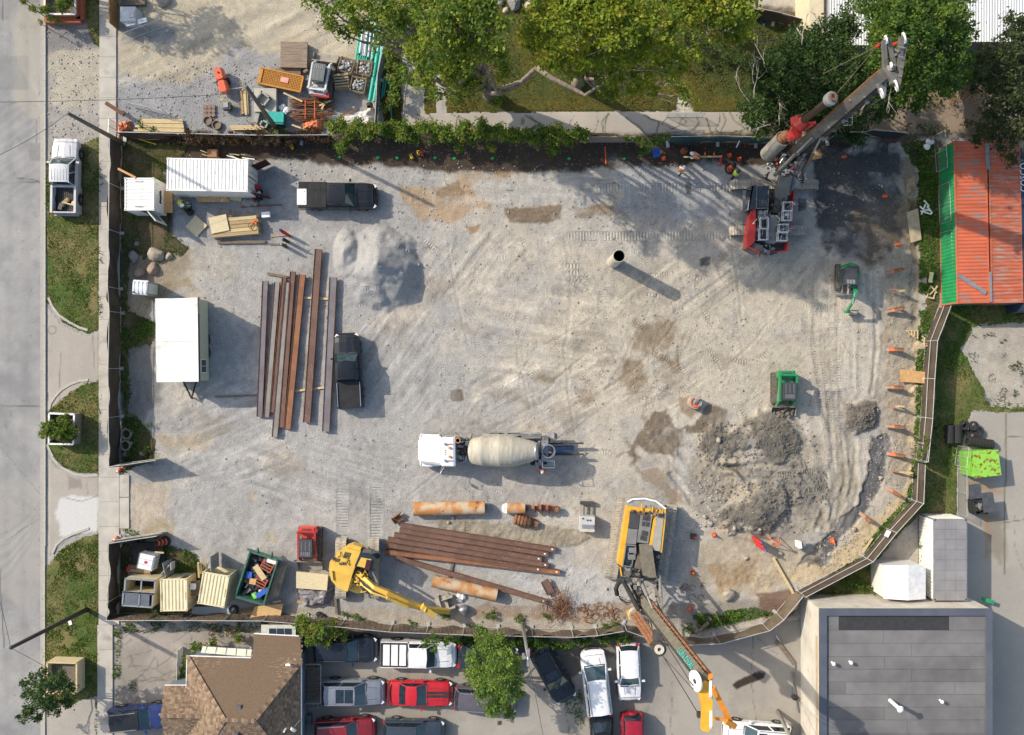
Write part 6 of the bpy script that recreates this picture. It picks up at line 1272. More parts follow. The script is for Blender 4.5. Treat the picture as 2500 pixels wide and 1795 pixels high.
def loader(name,label,px,py,ang,col,roofc,arm,bucket=True,load=None,back=None):
 t=machine(name,label,px,py,ang,'loader');pc=paint(name+str(round(col[0],2))+str(round(col[1],2)),col);pa=paint('arm'+str(round(arm[0],2))+str(round(arm[1],2)),arm)
 for s in(-1,1):track(t,-1.25,1.15,s*.72,.38,.55,.12,mat('rubber_track',(.09,.08,.065),(.2,.18,.14),rough=.9,scale=8),'track')
 m_=MB();m_.box((-.2,0,.7),(2.2,1.0,.8));m_.box((-1.15,0,1.0),(.55,1.25,.75));m_.box((-1.2,0,1.4),(.4,1.0,.06));m_.build('body',pc,t)
 m_=MB();[m_.box((-1.18,y,1.44),(.25,.08,.02))for y in(-.35,-.2,-.05,.1,.25)];m_.build('engine_grille',back or M_DARKM,t,kind='stuff')
 m_=MB();m_.box((.1,0,1.35),(1.25,.92,.9));cb=m_.build('cab',M_GLASS,t);m_=MB();m_.box((.1,0,2.0),(1.3,.98,.1));m_.box((-.52,0,1.85),(.08,.95,.3));rf_=m_.build('cab_roof',roofc,t)
 m_=MB();[m_.box((.5,y,2.06),(.3,.06,.015))for y in(-.3,-.15,0,.15,.3)];[m_.box((-.1,y,2.055),(.7,.03,.012))for y in(-.3,0,.3)];m_.build('roof_vent',M_GREYM,rf_,kind='stuff')
 for s in(-1,1):
  m_=MB();m_.beam((-1.15,s*.62,1.0),(-1.05,s*.64,1.75),.12,.25);m_.beam((-1.1,s*.64,1.72),(.9,s*.64,1.45),.13,.2);m_.beam((.85,s*.64,1.45),(1.35,s*.6,.5),.13,.2);m_.build('lift_arm',pa,t)
  m_=MB();m_.cyl((-.6,s*.5,1.1),(.9,s*.6,.8),.05,n=8);m_.build('ram',M_RIM,t)
 m_=MB();m_.beam((-1.12,-.6,1.72),(-1.12,.6,1.72),.12,.12);m_.build('cross_member',pa,t)
 if bucket:
  m_=MB();W2=.95;m_.add([(1.35,-W2,.75),(1.35,W2,.75),(1.4,W2,.08),(1.4,-W2,.08),(2.1,-W2,.06),(2.1,W2,.06),(1.42,-W2,.12),(1.42,W2,.12)],[(0,1,2,3),(3,2,5,4)])
  for s in(-1,1):m_.add([(1.33,s*W2,.78),(1.37,s*W2,.04),(2.1,s*W2,.04),(1.85,s*W2,.35)],[(0,1,2,3)])
  m_.box((1.36,0,.42),(.05,1.9,.75));m_.box((1.75,0,.05),(.75,1.88,.04));[m_.box((1.72,s*W2,.22),(.7,.04,.36))for s in(-1,1)];m_.build('bucket',mat('worn_bucket',(.24,.225,.20),(.36,.31,.24),rough=.6,scale=2.5),t)
  if load:m_=MB();rr_=random.Random(6);[m_.rock((rr_.uniform(1.45,2.15),rr_.uniform(-.85,.85),rr_.uniform(.1,.42)),rr_.uniform(.06,.2))for k in range(70)];o=m_.build('soil_load',load,t,kind='stuff')
 return t
M_SOIL=mat('dark_soil',(.12,.105,.085),(.18,.16,.13),rough=.95,scale=6)
M_ROOFD=mat('dark_cab_roof',(.045,.048,.052),(.06,.062,.066),rough=.5,scale=2)
loader('track_loader','green compact track loader with a bucket of dark soil',1909,950,90,(.025,.26,.09),M_ROOFD,(.025,.26,.09),load=M_SOIL)
loader('track_loader','red compact track loader facing the timber stack in the south-west',760,1324,91,(.62,.055,.03),M_ROOFD,(.45,.03,.03))
loader('skid_steer','white and red skid steer with its bucket raised beside the pallet crates',790,200,278,(.48,.49,.49),mat('grey_cab_roof',(.13,.14,.14),rough=.5),(.62,.63,.63))
rb=MB();v=P(786,232,1.2);rb.box((v.x,v.y,1.25),(1.15,.35,.25),rz=R_(-8));tag(rb.build('engine_cover',M_RED),'red engine cover at the rear of the white skid steer','cover')
t=machine('mini_excavator','small green mini excavator with a black cab near the north-east corner',2062,678,92,'excavator');GP=paint('green',(.025,.28,.10))
for s in(-1,1):track(t,-.95,1.0,s*.66+.0,.34,.5,.13,mat('rubber_track',(.09,.08,.065)))
m_=MB();m_.cyl((0,0,.6),(0,0,.7),.5,n=20);[m_.box((1.35,0,.3),(.06,1.6,.4))];m_.beam((.6,.3,.35),(1.35,.3,.3),.1,.1);m_.beam((.6,-.3,.35),(1.35,-.3,.3),.1,.1);m_.build('dozer_blade',M_GREYM,t)
m_=MB();n=26;m_.loft([[(-.15+r*math.cos(6.283*i/n),r*.88*math.sin(6.283*i/n),z)for i in range(n)]for r,z in((.80,.68),(.86,.75),(.86,1.2),(.76,1.36))]);m_.build('body',GP,t)
m_=MB();m_.box((-.45,.1,1.39),(.55,.9,.06));m_.build('engine_cover',M_DARKM,t)
m_=MB();m_.box((.15,-.36,1.6),(1.25,.85,1.3));m_.build('cab',M_GLASS,t);m_=MB();m_.box((.13,-.36,2.3),(1.3,.92,.09));rf_=m_.build('cab_roof',M_ROOFD,t);m_=MB();[m_.box((.55,-.6+.22*k,2.355),(.3,.18,.012))for k in range(3)];m_.build('roof_window',M_GREYM,rf_,kind='stuff')
m_=MB();m_.loft([[(x,y-w,z-.1),(x,y+w,z-.1),(x,y+w,z+.12),(x,y-w,z+.12)]for x,y,z,w in((.55,.2,1.1,.12),(1.2,.12,2.0,.11),(1.7,.0,2.15,.1),(2.1,-.05,1.9,.09))]);m_.build('boom',GP,t)
m_=MB();m_.beam((2.05,-.06,2.0),(2.75,-.12,.95),.15,.2);m_.build('dipper_arm',GP,t);m_=MB();m_.cyl((.7,.3,1.1),(1.5,.1,1.85),.05);m_.cyl((1.4,0,2.25),(2.2,-.1,2.1),.045);m_.build('ram',M_RIM,t,kind='stuff')
m_=MB();m_.beam((2.7,.15,.95),(2.75,-.3,.9),.22,.2);m_.build('coupler',GP,t);m_=MB();m_.loft([[(x,y,z)for x,z in((2.55,.75),(2.5,.25),(2.75,.05),(2.95,.3))]for y in(.3,.85)],closed=False,caps=True);m_.box((2.72,.55,.45),(.35,.5,.4));m_.build('bucket',M_TRK,t)
t=machine('excavator','large yellow excavator with its boom lowered over the south fence side',877,1388,0,'excavator');YP=mat('excavator_yellow',(.68,.43,.07),(.58,.36,.06),rough=.5,scale=1.5,coat=.2,c3=(.36,.25,.1),c3lo=.66,c3hi=.8)
tt=bpy.data.objects.new('undercarriage',None);COL.objects.link(tt);tt.parent=t;tt.rotation_euler=(0,0,R_(90));tt.location=(0,.1,0)
for s in(-1,1):track(tt,-2.25,2.35,s*1.26,.82,.95,.2)
m_=MB();m_.box((0,0,.7),(1.6,2.2,.4));m_.cyl((0,0,.9),(0,0,1.05),.8,n=24);m_.build('track_frame',M_DARKM,tt)
def exc_pt(px,py,z):return P(px,py,z)
def upoly(t,nm,pts,z0,z1,m,par=None):
 q=[P(a,b,z1)for a,b in pts];mm=MB();mm.prism([(v.x,v.y)for v in q],z0,z1);return mm.build(nm,m,par or t,world=True)
Z=lambda x,y:(600+x/4.07,1150+y/4.07)
up=[Z(*p)for p in((825,980),(835,900),(900,830),(1000,750),(1060,730),(1150,760),(1115,850),(1090,960),(1050,1060),(1010,1200),(920,1165),(850,1090))]
upoly(t,'body',up,1.1,2.15,YP);upoly(t,'bonnet',[Z(*p)for p in((910,800),(1000,770),(1140,800),(1050,1050),(860,990))],2.15,2.45,YP);upoly(t,'counterweight',[Z(*p)for p in((826,980),(836,900),(890,840),(905,860),(860,1000),(870,1090),(850,1080))],1.0,2.3,YP)
upoly(t,'platform',[Z(*p)for p in((1060,1110),(1180,1160),(1200,1200),(1110,1220),(1030,1190))],1.1,1.5,YP);upoly(t,'tank',[Z(*p)for p in((960,1040),(1065,1070),(1030,1190),(930,1140))],1.2,2.05,YP)
upoly(t,'deck',[Z(*p)for p in((1060,735),(1180,760),(1290,840),(1325,890),(1250,990),(1090,950),(1130,800))],1.0,1.3,YP)
cbp=[Z(*p)for p in((1140,810),(1230,815),(1310,880),(1240,1000),(1180,975),(1080,945))];upoly(t,'cab',cbp,1.3,2.85,M_GLASS);upoly(t,'cab_roof',[Z(*p)for p in((1145,860),(1250,880),(1210,970),(1105,945))],2.86,2.95,YP);upoly(t,'cab_hatch',[Z(*p)for p in((1200,880),(1250,890),(1225,990),(1180,975))],2.93,2.99,mat('maroon',(.11,.02,.025)))
for(a,b,c_,d)in((975,800,60,70),(940,900,70,30),(895,860,14,40)):v=P(*Z(a+c_/2,b+d/2),2.48);m_=MB();[m_.box((v.x-.2+.1*k,v.y-.02*k,2.47),(.05,d/4.07/31*.9,.02),rz=R_(-22))for k in range(5)];m_.build('grille',M_DARKM,t,world=True,kind='stuff')
bz=[(Z(1090,1010),1.9,.30),(Z(1160,1090),2.9,.32),(Z(1260,1180),3.6,.30),(Z(1400,1230),3.6,.27),(Z(1600,1320),3.0,.24),((1030,1485),2.3,.2)]
m_=MB();rgs=[];q=[P(a[0],a[1],z)for a,z,w in bz]
for i,(v,(a,z,w))in enumerate(zip(q,bz)):
 d=(q[min(i+1,5)]-q[max(i-1,0)]);n_=Vector((-d.y,d.x,0)).normalized();hh=.28 if i not in(0,5)else .18;rgs.append([v-n_*w-Vector((0,0,hh*2)),v+n_*w-Vector((0,0,hh*2)),v+n_*w,v-n_*w])
m_.loft(rgs);m_.build('boom',YP,t,world=True)
for s in(-1,1):m_=MB();m_.cyl(P(*Z(1230+s*20,1010-s*30),1.6),P(*Z(1310,1130-s*20),3.3),.09);m_.build('ram',M_RIM,t,world=True)
m_=MB();m_.cyl(P(*Z(1400,1260),3.8),P(*Z(1610,1350),3.1),.12);m_.build('ram',YP,t,world=True)
m_=MB();rr=random.Random(2);[m_.tube([P(*Z(1100+rr.uniform(-10,20),1050),2.4),P(*Z(1170,1120+rr.uniform(-20,20)),3.2),P(*Z(1280+rr.uniform(-20,20),1200),3.75),P(*Z(1500,1290+rr.uniform(-8,8)),3.4)],.02,4)for k in range(9)];m_.build('hoses',M_DARKM,t,world=True,kind='stuff')
m_=MB();m_.beam(P(1035,1487,2.6),P(1095,1493,.9),.35,.4);m_.beam(P(1030,1480,2.5),P(1060,1500,2.2),.4,.5);m_.build('dipper_arm',YP,t,world=True)
m_=MB();v=P(1085,1475,.6);m_.box((v.x-.2,v.y,.45),(.9,1.0,.08),rz=.3);m_.box((v.x+.2,v.y+.45,.4),(.9,.06,.8),rz=.3);m_.box((v.x+.4,v.y-.35,.4),(.9,.06,.8),rz=.3);m_.box((v.x-.35,v.y+.1,.4),(.08,1.0,.8),rz=.3);[m_.box((v.x+.2+.28*k*.3,v.y+.6-.05*k,.1),(.08,.25,.08),rz=.3+k*.1)for k in range(4)];m_.build('bucket',M_TRK,t,world=True)
GREYP=mat('rig_grey',(.14,.135,.12),(.10,.095,.088),rough=.55,scale=2,c3=(.10,.095,.085),c3lo=.6,c3hi=.75)
REDP=mat('rig_red',(.60,.045,.03),(.48,.035,.025),rough=.4,scale=2,coat=.3)
LGREY=mat('rig_light_grey',(.21,.21,.205),(.17,.17,.165),rough=.5,scale=2)
t=thing('drill_rig','red and grey rotary drill rig with its mast leaning to the north-east','drill rig',P(1880,540,0).to_tuple())
def tr_world(px,py,x0,x1,w,h,ang,lab=None):
 o=bpy.data.objects.new('crawler',None);COL.objects.link(o);o.parent=t;c=P(px,py,0);o.location=(c.x-t.location.x,c.y-t.location.y,0);o.rotation_euler=(0,0,R_(-ang));track(o,x0,x1,0,w,h,.2);return o
tr_world(1884,456,-3.3,3.4,.72,.95,0);tr_world(1868,567,-2.85,3.0,.72,.95,0)
m_=MB();a=P(1850,512,.6);m_.box((a.x,a.y,.6),(2.2,3.2,.5));m_.cyl((a.x,a.y,.8),(a.x,a.y,1.2),.95,n=24);m_.build('turntable',M_DARKM,t,world=True)
m_=MB();a=P(1819,506,1.0);m_.box((a.x,a.y,.95),(.32,2.6,.05));m_.build('side_step',M_GREYM,t,world=True)
K=lambda x,y:(1500+x/4.07,330+y/4.07)
Kp=lambda*p:[K(*q)for q in p]
upoly(t,'deck',Kp((1340,740),(1300,1110),(1420,1170),(1560,1190),(1700,1140),(1740,1020),(1770,550),(1620,560),(1540,740)),1.2,1.7,M_DARKM)
upoly(t,'engine_cowl',Kp((1310,1130),(1330,890),(1345,790),(1410,740),(1400,1050),(1370,1080)),1.7,2.75,REDP);upoly(t,'counterweight',Kp((1303,1120),(1370,1060),(1480,1100),(1475,1150),(1420,1178)),1.3,2.5,GREYP)
m_=MB();q0,q1=P(*K(1302,1120),2.1),P(*K(1425,1175),2.1);m_.beam(q0,q1,.1,1.2);m_.beam(P(*K(1700,1150),2),P(*K(1770,560),2),.1,.9);m_.beam(P(*K(1420,1178),1.7),P(*K(1700,1150),1.7),.1,.3);m_.build('red_panel',REDP,t,world=True)
upoly(t,'walkway',Kp((1520,790),(1625,795),(1595,1080),(1500,1070)),1.7,2.5,LGREY);upoly(t,'tank',Kp((1630,780),(1750,680),(1735,1060),(1600,1060)),1.7,2.6,mat('rig_silver',(.16,.16,.155),(.11,.11,.105),rough=.5));upoly(t,'fan_housing',Kp((1420,740),(1530,740),(1505,1060),(1400,1050)),1.7,2.6,M_ROOFD)
upoly(t,'cab',Kp((1360,500),(1540,500),(1525,725),(1330,745)),1.6,2.95,M_GLASS);m_=MB();q=[P(*K(*p),2.98)for p in((1415,505),(1535,505),(1525,725),(1410,730))]
for a,b in zip(q,q[1:]+q[:1]):m_.beam(a,b,.07,.07)
[m_.beam(q[2].lerp(q[3],0)+Vector((-.1*k,.15,0)),q[2].lerp(q[3],0)+Vector((-.1*k,.6,0)),.03,.02)for k in range(7)];m_.beam(P(*K(1330,745),2.9),P(*K(1375,500),2.9),.12,.1,m=1);m_.build('cab_frame',[GREYP,M_WHITE],t,world=True)
M_RAILW=mat('rail_silver',(.55,.58,.6),(.48,.5,.52),rough=.4)
def cage_px(a,b,z,n=3):
 p,q=P(*K(*a),z),P(*K(*b),z);c_=(p+q)/2;l=Vector(t.location);return cage(t,c_.x-l.x,c_.y-l.y,z,abs(q.x-p.x),abs(p.y-q.y),n=n,r=.032,h=.7,m=M_RAILW)
def greeble(t,pts,z,n,mats,seed=1,s=1.0,hz=.25):
 rg=random.Random(seed);m_=MB();xs=[p[0]for p in pts];ys=[p[1]for p in pts];A_=np.array
 k=0
 while k<n:
  x,y=rg.uniform(min(xs),max(xs)),rg.uniform(min(ys),max(ys))
  if poly_sd(A_([x]),A_([y]),pts)[0]<1:continue
  k+=1;v=P(x,y,z+rg.uniform(0,hz));q=rg.random();mi=rg.randrange(len(mats))
  if q<.45:m_.box(v,(rg.uniform(.08,.4)*s,rg.uniform(.06,.3)*s,rg.uniform(.05,.25)),rz=rg.choice((0,.1,1.57)),m=mi)
  elif q<.75:a=rg.uniform(0,6.3);m_.tube([v,v+Vector((math.cos(a)*.3*s,math.sin(a)*.3*s,.12)),v+Vector((math.cos(a+.7)*.6*s,math.sin(a+.7)*.6*s,0))],.03,5,m=mi)
  else:m_.cyl(v,v+Vector((0,0,.12)),rg.uniform(.04,.12)*s,n=8,m=mi)
 return m_.build('machinery',mats,t,world=True,kind='stuff')
GB=[M_DARKM,GREYP,M_GALV,M_BLACK]
greeble(t,Kp((1420,740),(1530,740),(1505,1060),(1400,1050)),2.6,26,GB,1);greeble(t,Kp((1630,780),(1750,680),(1735,1060),(1600,1060)),2.6,34,GB+[M_RAILW],2);greeble(t,Kp((1420,1070),(1590,1070),(1560,1180),(1430,1170)),1.9,34,GB,3,hz=.5);greeble(t,Kp((1540,560),(1760,420),(1740,640),(1560,760)),2.2,46,GB,4,hz=.8);greeble(t,Kp((1560,240),(1900,60),(1900,260),(1640,420)),3.6,60,GB+[REDP],5,hz=1.4)
for a_,b_,n_ in(((1430,835),(1505,940),3),((1420,945),(1500,1050),3),((1610,900),(1700,975),3),((1600,980),(1695,1060),3),((1655,680),(1740,765),3),((1650,770),(1735,860),2)):cage_px(a_,b_,2.6,n_)
m_=MB();[m_.cyl(P(*K(1450+50*(k%2),770+45*(k//2)),2.62),P(*K(1450+50*(k%2),770+45*(k//2)),2.66),.18,n=12)for k in range(4)];m_.build('cooling_fan',M_GREYM,t,world=True)
m_=MB();v=[P(*K(*p),2.8)for p in((1345,800),(1395,745))];[m_.beam(P(*K(1335+k*17,830-k*5),2.85),P(*K(1352+k*17,760-k*12),2.85),.05,.04)for k in range(4)];m_.beam(P(*K(1335,830),2.87),P(*K(1390,812),2.87),.05,.04);m_.beam(P(*K(1352,768),2.87),P(*K(1408,735),2.87),.05,.04);m_.build('ladder',REDP,t,world=True)
m_=MB();m_.beam(P(*K(1620,760),2.0),P(*K(1700,400),4.0),.9,.5);m_.build('kinematic_arm',GREYP,t,world=True)
m_=MB();m_.beam(P(*K(1640,560),2.6),P(*K(1800,420),3.8),1.1,.3);m_.build('linkage_plate',mat('slate_plate',(.12,.14,.17),rough=.5),t,world=True)
for a,b,r in(((1590,400),(1970,20),.13),((1850,420),(2060,10),.13)):
 m_=MB();p,q=P(*K(*a),3.6),P(*K(*b),7.5);m_.cyl(p,p.lerp(q,.6),r);m_.build('ram_cylinder',GREYP,t,world=True);m_=MB();m_.cyl(p.lerp(q,.55),q,r*.6);m_.build('ram_rod',M_RIM,t,world=True)
U=lambda x,y:(1850+x/2.57,60+y/2.57)
mb0,mt0=P(*U(150,870),2.2),P(*U(800,300),15.5)
m_=MB();ax=(mt0-mb0).normalized();m_.beam(mb0,mt0,.62,.8,up=(0,0,1));mast=m_.build('mast',GREYP,t,world=True)
sd_=ax.cross(Vector((0,0,1))).normalized();upv=sd_.cross(ax).normalized()
m_=MB();m_.beam(mb0-sd_*.36+upv*.25,mt0-sd_*.36+upv*.25,.10,.3);m_.build('guide_rail',M_RUST,t,world=True)
m_=MB();m_.beam(mb0+sd_*.5-upv*.15,mb0.lerp(mt0,.85)+sd_*.5-upv*.15,.36,.5);m_.build('rear_girder',M_DARKM,t,world=True)
m_=MB();[m_.box(mb0.lerp(mt0,.12+k*.08)+upv*.42+sd_*(.25 if k%2 else-.2),(.12,.12,.05))for k in range(10)];m_.build('bracket',M_GALV,t,world=True,kind='stuff')
for k in range(9):
 v=mb0.lerp(mt0,.1+k*.1);m_=MB();m_.box(v+sd_*.62+upv*.1,(.3,.2,.3),M=Matrix.Rotation(k*.7,3,'Z'));m_.build('mast_fitting',(GREYP,M_GALV)[k%2],t,world=True)
H0=15.5
def plate(pts,z,th,m,nm):q=[P(*U(*p),z)for p in pts];mm=MB();mm.prism([(v.x,v.y)for v in q],z-th,z);return mm.build(nm,m,t,world=True)
m_=MB()
for a,b,w in(((800,290),(790,100),.25),((860,280),(815,95),.25),((790,105),(825,100),.3),((800,280),(865,270),.35),((790,270),(860,370),.3),((880,370),(900,80),.3),((850,280),(850,380),.4),((930,90),(880,390),.2),((840,150),(885,180),.12),((850,200),(880,190),.12)):m_.beam(P(*U(*a),H0),P(*U(*b),H0+.3),w,.25)
m_.build('crown_frame',GREYP,t,world=True);m_=MB()
for y in(140,200,260,320):m_.beam(P(*U(885-(y-140)*.02,y),H0+.5),P(*U(925-(y-140)*.12,y+8),H0+.5),.06,.06)
m_.build('crown_brace',M_GALV,t,world=True,kind='stuff')
for(x,y,r)in((918,85,.34),(805,95,.26),(868,385,.36),(778,432,.32),(838,255,.18)):
 v=P(*U(x,y),H0+.5);m_=MB();d=Vector((.93,.30,.30));m_.ring(v-d*.05,v+d*.05,r,r*.72,18);m_.ring(v-d*.02,v+d*.02,r*.74,r*.1,18,m=1);m_.build('sheave',[M_WHITE,M_GREYM],t,world=True)
m_=MB();m_.beam(P(*U(760,370),H0-.5),P(*U(790,450),H0-.8),.3,.2);m_.beam(P(*U(800,340),H0-.5),P(*U(785,460),H0-.8),.2,.2);m_.build('jib_arm',M_GREYM,t,world=True)
for(x,y)in((748,134),(857,121)):v=P(*U(x,y),H0-1);m_=MB();m_.box(v,(.22,.15,.2),rz=.5);m_.box(v+Vector((.12,.1,0)),(.14,.05,.05),rz=.7);m_.build('hook_block',REDP,t,world=True)
m_=MB();
for a,za,b,zb_ in(((545,630),7,(860,410),H0),((560,600),7,(780,460),H0),((330,740),5,(550,632),7),((500,430),11,(745,140),H0-1),((410,310),12,(750,135),H0-1)):m_.tube([P(*U(*a),za),P(*U(*b),zb_)],.018,4)
m_.build('rope',M_OLDWOOD,t,world=True,kind='stuff')
m_=MB();v0,v1=P(*U(570,535),8.3),P(*U(565,632),7.6)
for s in(-1,0,1):m_.beam(v0+Vector((s*.28,0,0)),v1+Vector((s*.28,0,0)),.05,.06)
for k in range(5):c_=v0.lerp(v1,k/4);m_.beam(c_-Vector((.3,0,0)),c_+Vector((.3,0,0)),.05,.05)
m_.build('service_platform',M_WHITE,t,world=True)
for x,y,z in((412,624,7),(447,627,7),(246,748,4.6)):v=P(*U(x,y),z+.6);m_=MB();m_.ring(v,v+Vector((.1,.05,.12)),.2,.11,14);m_.build('guide_wheel',M_WHITE,t,world=True)
turned(t,'kelly_bar',Vector(P(*U(290,600),8.2))-t.location,Vector(P(*U(465,460),12))-t.location,((0,.24),(.85,.24),(.851,.28),(.93,.28)),mat('kelly_brown',(.14,.095,.065),(.1,.07,.05),rough=.7),16)
turned(t,'kelly_collar',Vector(P(*U(447,475),11.7))-t.location,Vector(P(*U(466,460),12.1))-t.location,((0,.3),(.05,.44),(.9,.44),(1,.3)),M_GREYM,20,smooth=False);m_=MB();v=P(*U(470,455),12.2);m_.ring(v,v+Vector((.02,.02,.1)),.26,.15,16);m_.build('swivel',M_RUST,t,world=True)
m_=MB()
for a,b,w,z in(((200,720),(240,640),.5,6.2),((235,640),(365,620),.22,7),((190,725),(270,690),.3,6),((240,640),(265,700),.3,6.5),((215,610),(265,595),.5,7.2),((280,660),(350,625),.3,7)):m_.beam(P(*U(*a),z),P(*U(*b),z+.4),w,.45)
v=P(*U(270,620),7.4);m_.ring(v-Vector((.2,.2,.2)),v+Vector((.2,.2,.2)),.45,.28,18);m_.build('rotary_drive',REDP,t,world=True)
CASG=mat('casing_grey',(.27,.26,.225),(.20,.19,.165),rough=.75,scale=2,c3=(.22,.19,.14),c3lo=.6)
q0,q1=P(*U(60,815),3.0),P(*U(160,715),5.5);m_=MB();m_.ring(q0,q1,.56,.5,28,mi=1);m_.build('casing',[CASG,M_RUST],t,world=True,smooth=False);turned(t,'auger_head',Vector(q0.lerp(q1,.9))-t.location,Vector(P(*U(185,690),6.2))-t.location,((0,.3),(.1,.44),(.3,.44),(.31,.25),(.6,.25),(.61,.4),(.8,.4),(1,.2)),M_RUST,18)
m_=MB();rr=random.Random(12)
for k in range(14):a=U(rr.uniform(60,130),rr.uniform(850,920));b=U(rr.uniform(60,160),rr.uniform(850,920));m_.beam(P(*a,rr.uniform(2,3.4)),P(*b,rr.uniform(2,3.4)),rr.uniform(.06,.2),.1,m=rr.randint(0,2))
m_.build('mast_foot',[GREYP,M_WHITE,M_DARKM],t,world=True,kind='stuff')
m_=MB();[m_.tube([P(*K(1530+rr.uniform(-20,20),370),3),P(*K(1500+rr.uniform(-30,30),430+rr.uniform(-20,20)),2.4),P(*K(1580,480),2.2),P(*K(1640,470),2.6)],.03,5)for k in range(5)];[m_.tube([P(*K(1790+rr.uniform(0,30),480),3),P(*K(1880,470+rr.uniform(-30,30)),3.4),P(*K(1860,350),4.5),P(*K(1960,180),6)],.035,5)for k in range(5)];m_.build('hoses',M_BLACK,t,world=True,kind='stuff')
m_=MB();[m_.beam(P(*K(1680,170),4.5),P(*K(1640,500),3),.25,.25),m_.beam(P(*K(1840,200),4.5),P(*K(1780,520),3),.25,.25)];m_.build('mast_support',GREYP,t,world=True)
t=thing('drill_rig','yellow drill rig with its mast lowered across the south fence over the parking lot','drill rig',P(1560,1320,0).to_tuple())
YR=mat('rig_yellow',(.74,.40,.03),(.62,.32,.03),rough=.45,scale=2,coat=.3,c3=(.35,.2,.06),c3lo=.68,c3hi=.8)
MUD=mat('rig_mud',(.15,.137,.108),(.105,.095,.075),rough=.8,scale=2.5,c3=(.1,.09,.075),c3lo=.58)
tr_world(1503,1312,-3.25,3.1,.95,1.0,99.5);tr_world(1622,1325,-3.0,2.9,.8,1.0,98.5)
Q=lambda x,y:(1450+x/2.647,1180+y/2.647);Qp=lambda*p:[Q(*q)for q in p]
m_=MB();a=P(1555,1320,.6);m_.box((a.x,a.y,.6),(2.6,2.6,.5));m_.cyl((a.x,a.y,.8),(a.x,a.y,1.2),1.1,n=24);m_.build('turntable',M_DARKM,t,world=True)
upoly(t,'deck',Qp((155,530),(215,170),(465,195),(430,470),(410,600),(250,600)),1.15,1.5,M_DARKM)
upoly(t,'counterweight',Qp((212,120),(240,103),(320,98),(400,115),(465,165),(462,185),(400,180),(215,150)),1.2,2.4,mat('rig_grey_arc',(.30,.30,.28),(.24,.24,.225),rough=.6));m_=MB();m_.beam(P(*Q(215,122),2.45),P(*Q(250,103),2.45),.12,.1);m_.beam(P(*Q(250,103),2.45),P(*Q(330,99),2.45),.12,.1);m_.beam(P(*Q(330,99),2.45),P(*Q(400,116),2.45),.12,.1);m_.beam(P(*Q(400,116),2.45),P(*Q(465,165),2.45),.12,.1);m_.build('white_rim',M_WHITE,t,world=True)
upoly(t,'side_panel',Qp((155,520),(215,145),(240,150),(185,540)),1.4,2.5,YR);upoly(t,'side_panel',Qp((390,200),(405,205),(370,440),(352,430)),1.5,2.6,YR);upoly(t,'side_panel',Qp((452,215),(465,220),(440,450),(428,445)),1.5,2.55,YR)
upoly(t,'rear_beam',Qp((215,148),(465,175),(468,215),(215,180)),1.5,2.55,YR)
upoly(t,'service_hatch',Qp((232,185),(300,195),(285,295),(225,290)),1.6,2.6,M_ROOFD);upoly(t,'service_hatch',Qp((222,292),(283,298),(272,395),(208,390)),1.6,2.5,LGREY);h3=upoly(t,'radiator_frame',Qp((302,196),(380,203),(352,390),(280,382)),1.6,2.62,LGREY);upoly(t,'service_hatch',Qp((404,210),(452,215),(428,440),(372,432)),1.6,2.6,mat('hatch_beige',(.36,.34,.28),(.3,.28,.235),rough=.6))
for(x,y)in((325,225),(352,228),(320,262),(347,266),(318,320),(310,352),(338,325),(330,358)):v=P(*Q(x,y),2.66);m_=MB();m_.box((v.x,v.y,2.65),(.22,.34,.03),rz=R_(-8));m_.build('fan_vent',M_DARKM,t,world=True)
upoly(t,'cab',Qp((205,395),(272,400),(245,540),(185,535)),1.5,2.7,M_GLASS);m_=MB();q=[P(*Q(*p),2.75)for p in((208,398),(270,403),(243,540),(187,533))]
for a,b in zip(q,q[1:]+q[:1]):m_.beam(a,b,.07,.06)
for k in(.3,.55):m_.box(q[0].lerp(q[3],k)+Vector((.55,0,0)),(.55,.5,.05))
m_.build('cab_frame',LGREY,t,world=True);m_=MB();m_.tube([P(*Q(170,540),1.5),P(*Q(180,600),1.5)],.06);m_.tube([P(*Q(310,130),2.7),P(*Q(310,200),2.7)],.05);m_.tube([P(*Q(380,150),2.7),P(*Q(375,210),2.7)],.05);m_.build('handrail',YR,t,world=True,kind='stuff')
m_=MB();m_.beam(P(*Q(330,400),2.3),P(*Q(360,620),3.8),.95,.55);m_.beam(P(*Q(300,420),2.1),P(*Q(280,560),3),.4,.4);m_.build('kinematic_arm',MUD,t,world=True)
for a,b,r in(((280,580),(400,860),.14),((425,600),(443,860),.12)):
 m_=MB();p,q=P(*Q(*a),3.5),P(*Q(*b),6.5);m_.cyl(p,p.lerp(q,.55),r);m_.build('ram_cylinder',LGREY,t,world=True);m_=MB();m_.cyl(p.lerp(q,.5),q,r*.6);m_.build('ram_rod',M_RIM,t,world=True)
mb0,mt0=P(*Q(345,790),4.6),P(*Q(720,1265),15);ax=(mt0-mb0).normalized();sd_=ax.cross(Vector((0,0,1))).normalized();upv=sd_.cross(ax).normalized();sd_=sd_ if sd_.x<0 else-sd_
m_=MB();m_.beam(mb0-ax*2.2,mt0,.6,.8);m_.build('mast',MUD,t,world=True)
m_=MB();m_.beam(mb0-sd_*.46+upv*.2,mt0-sd_*.46+upv*.2,.14,.4);[m_.beam(mb0.lerp(mt0,k/16)-sd_*.5+upv*.42,mb0.lerp(mt0,(k+.5)/16)-sd_*.25+upv*.42,.05,.04)for k in range(16)];m_.build('guide_rail',M_RUST,t,world=True);m_=MB();m_.beam(mb0-ax*2+sd_*.42+upv*.1,mt0+sd_*.42+upv*.1,.12,.3);m_.build('edge_rail',M_DARKM,t,world=True)
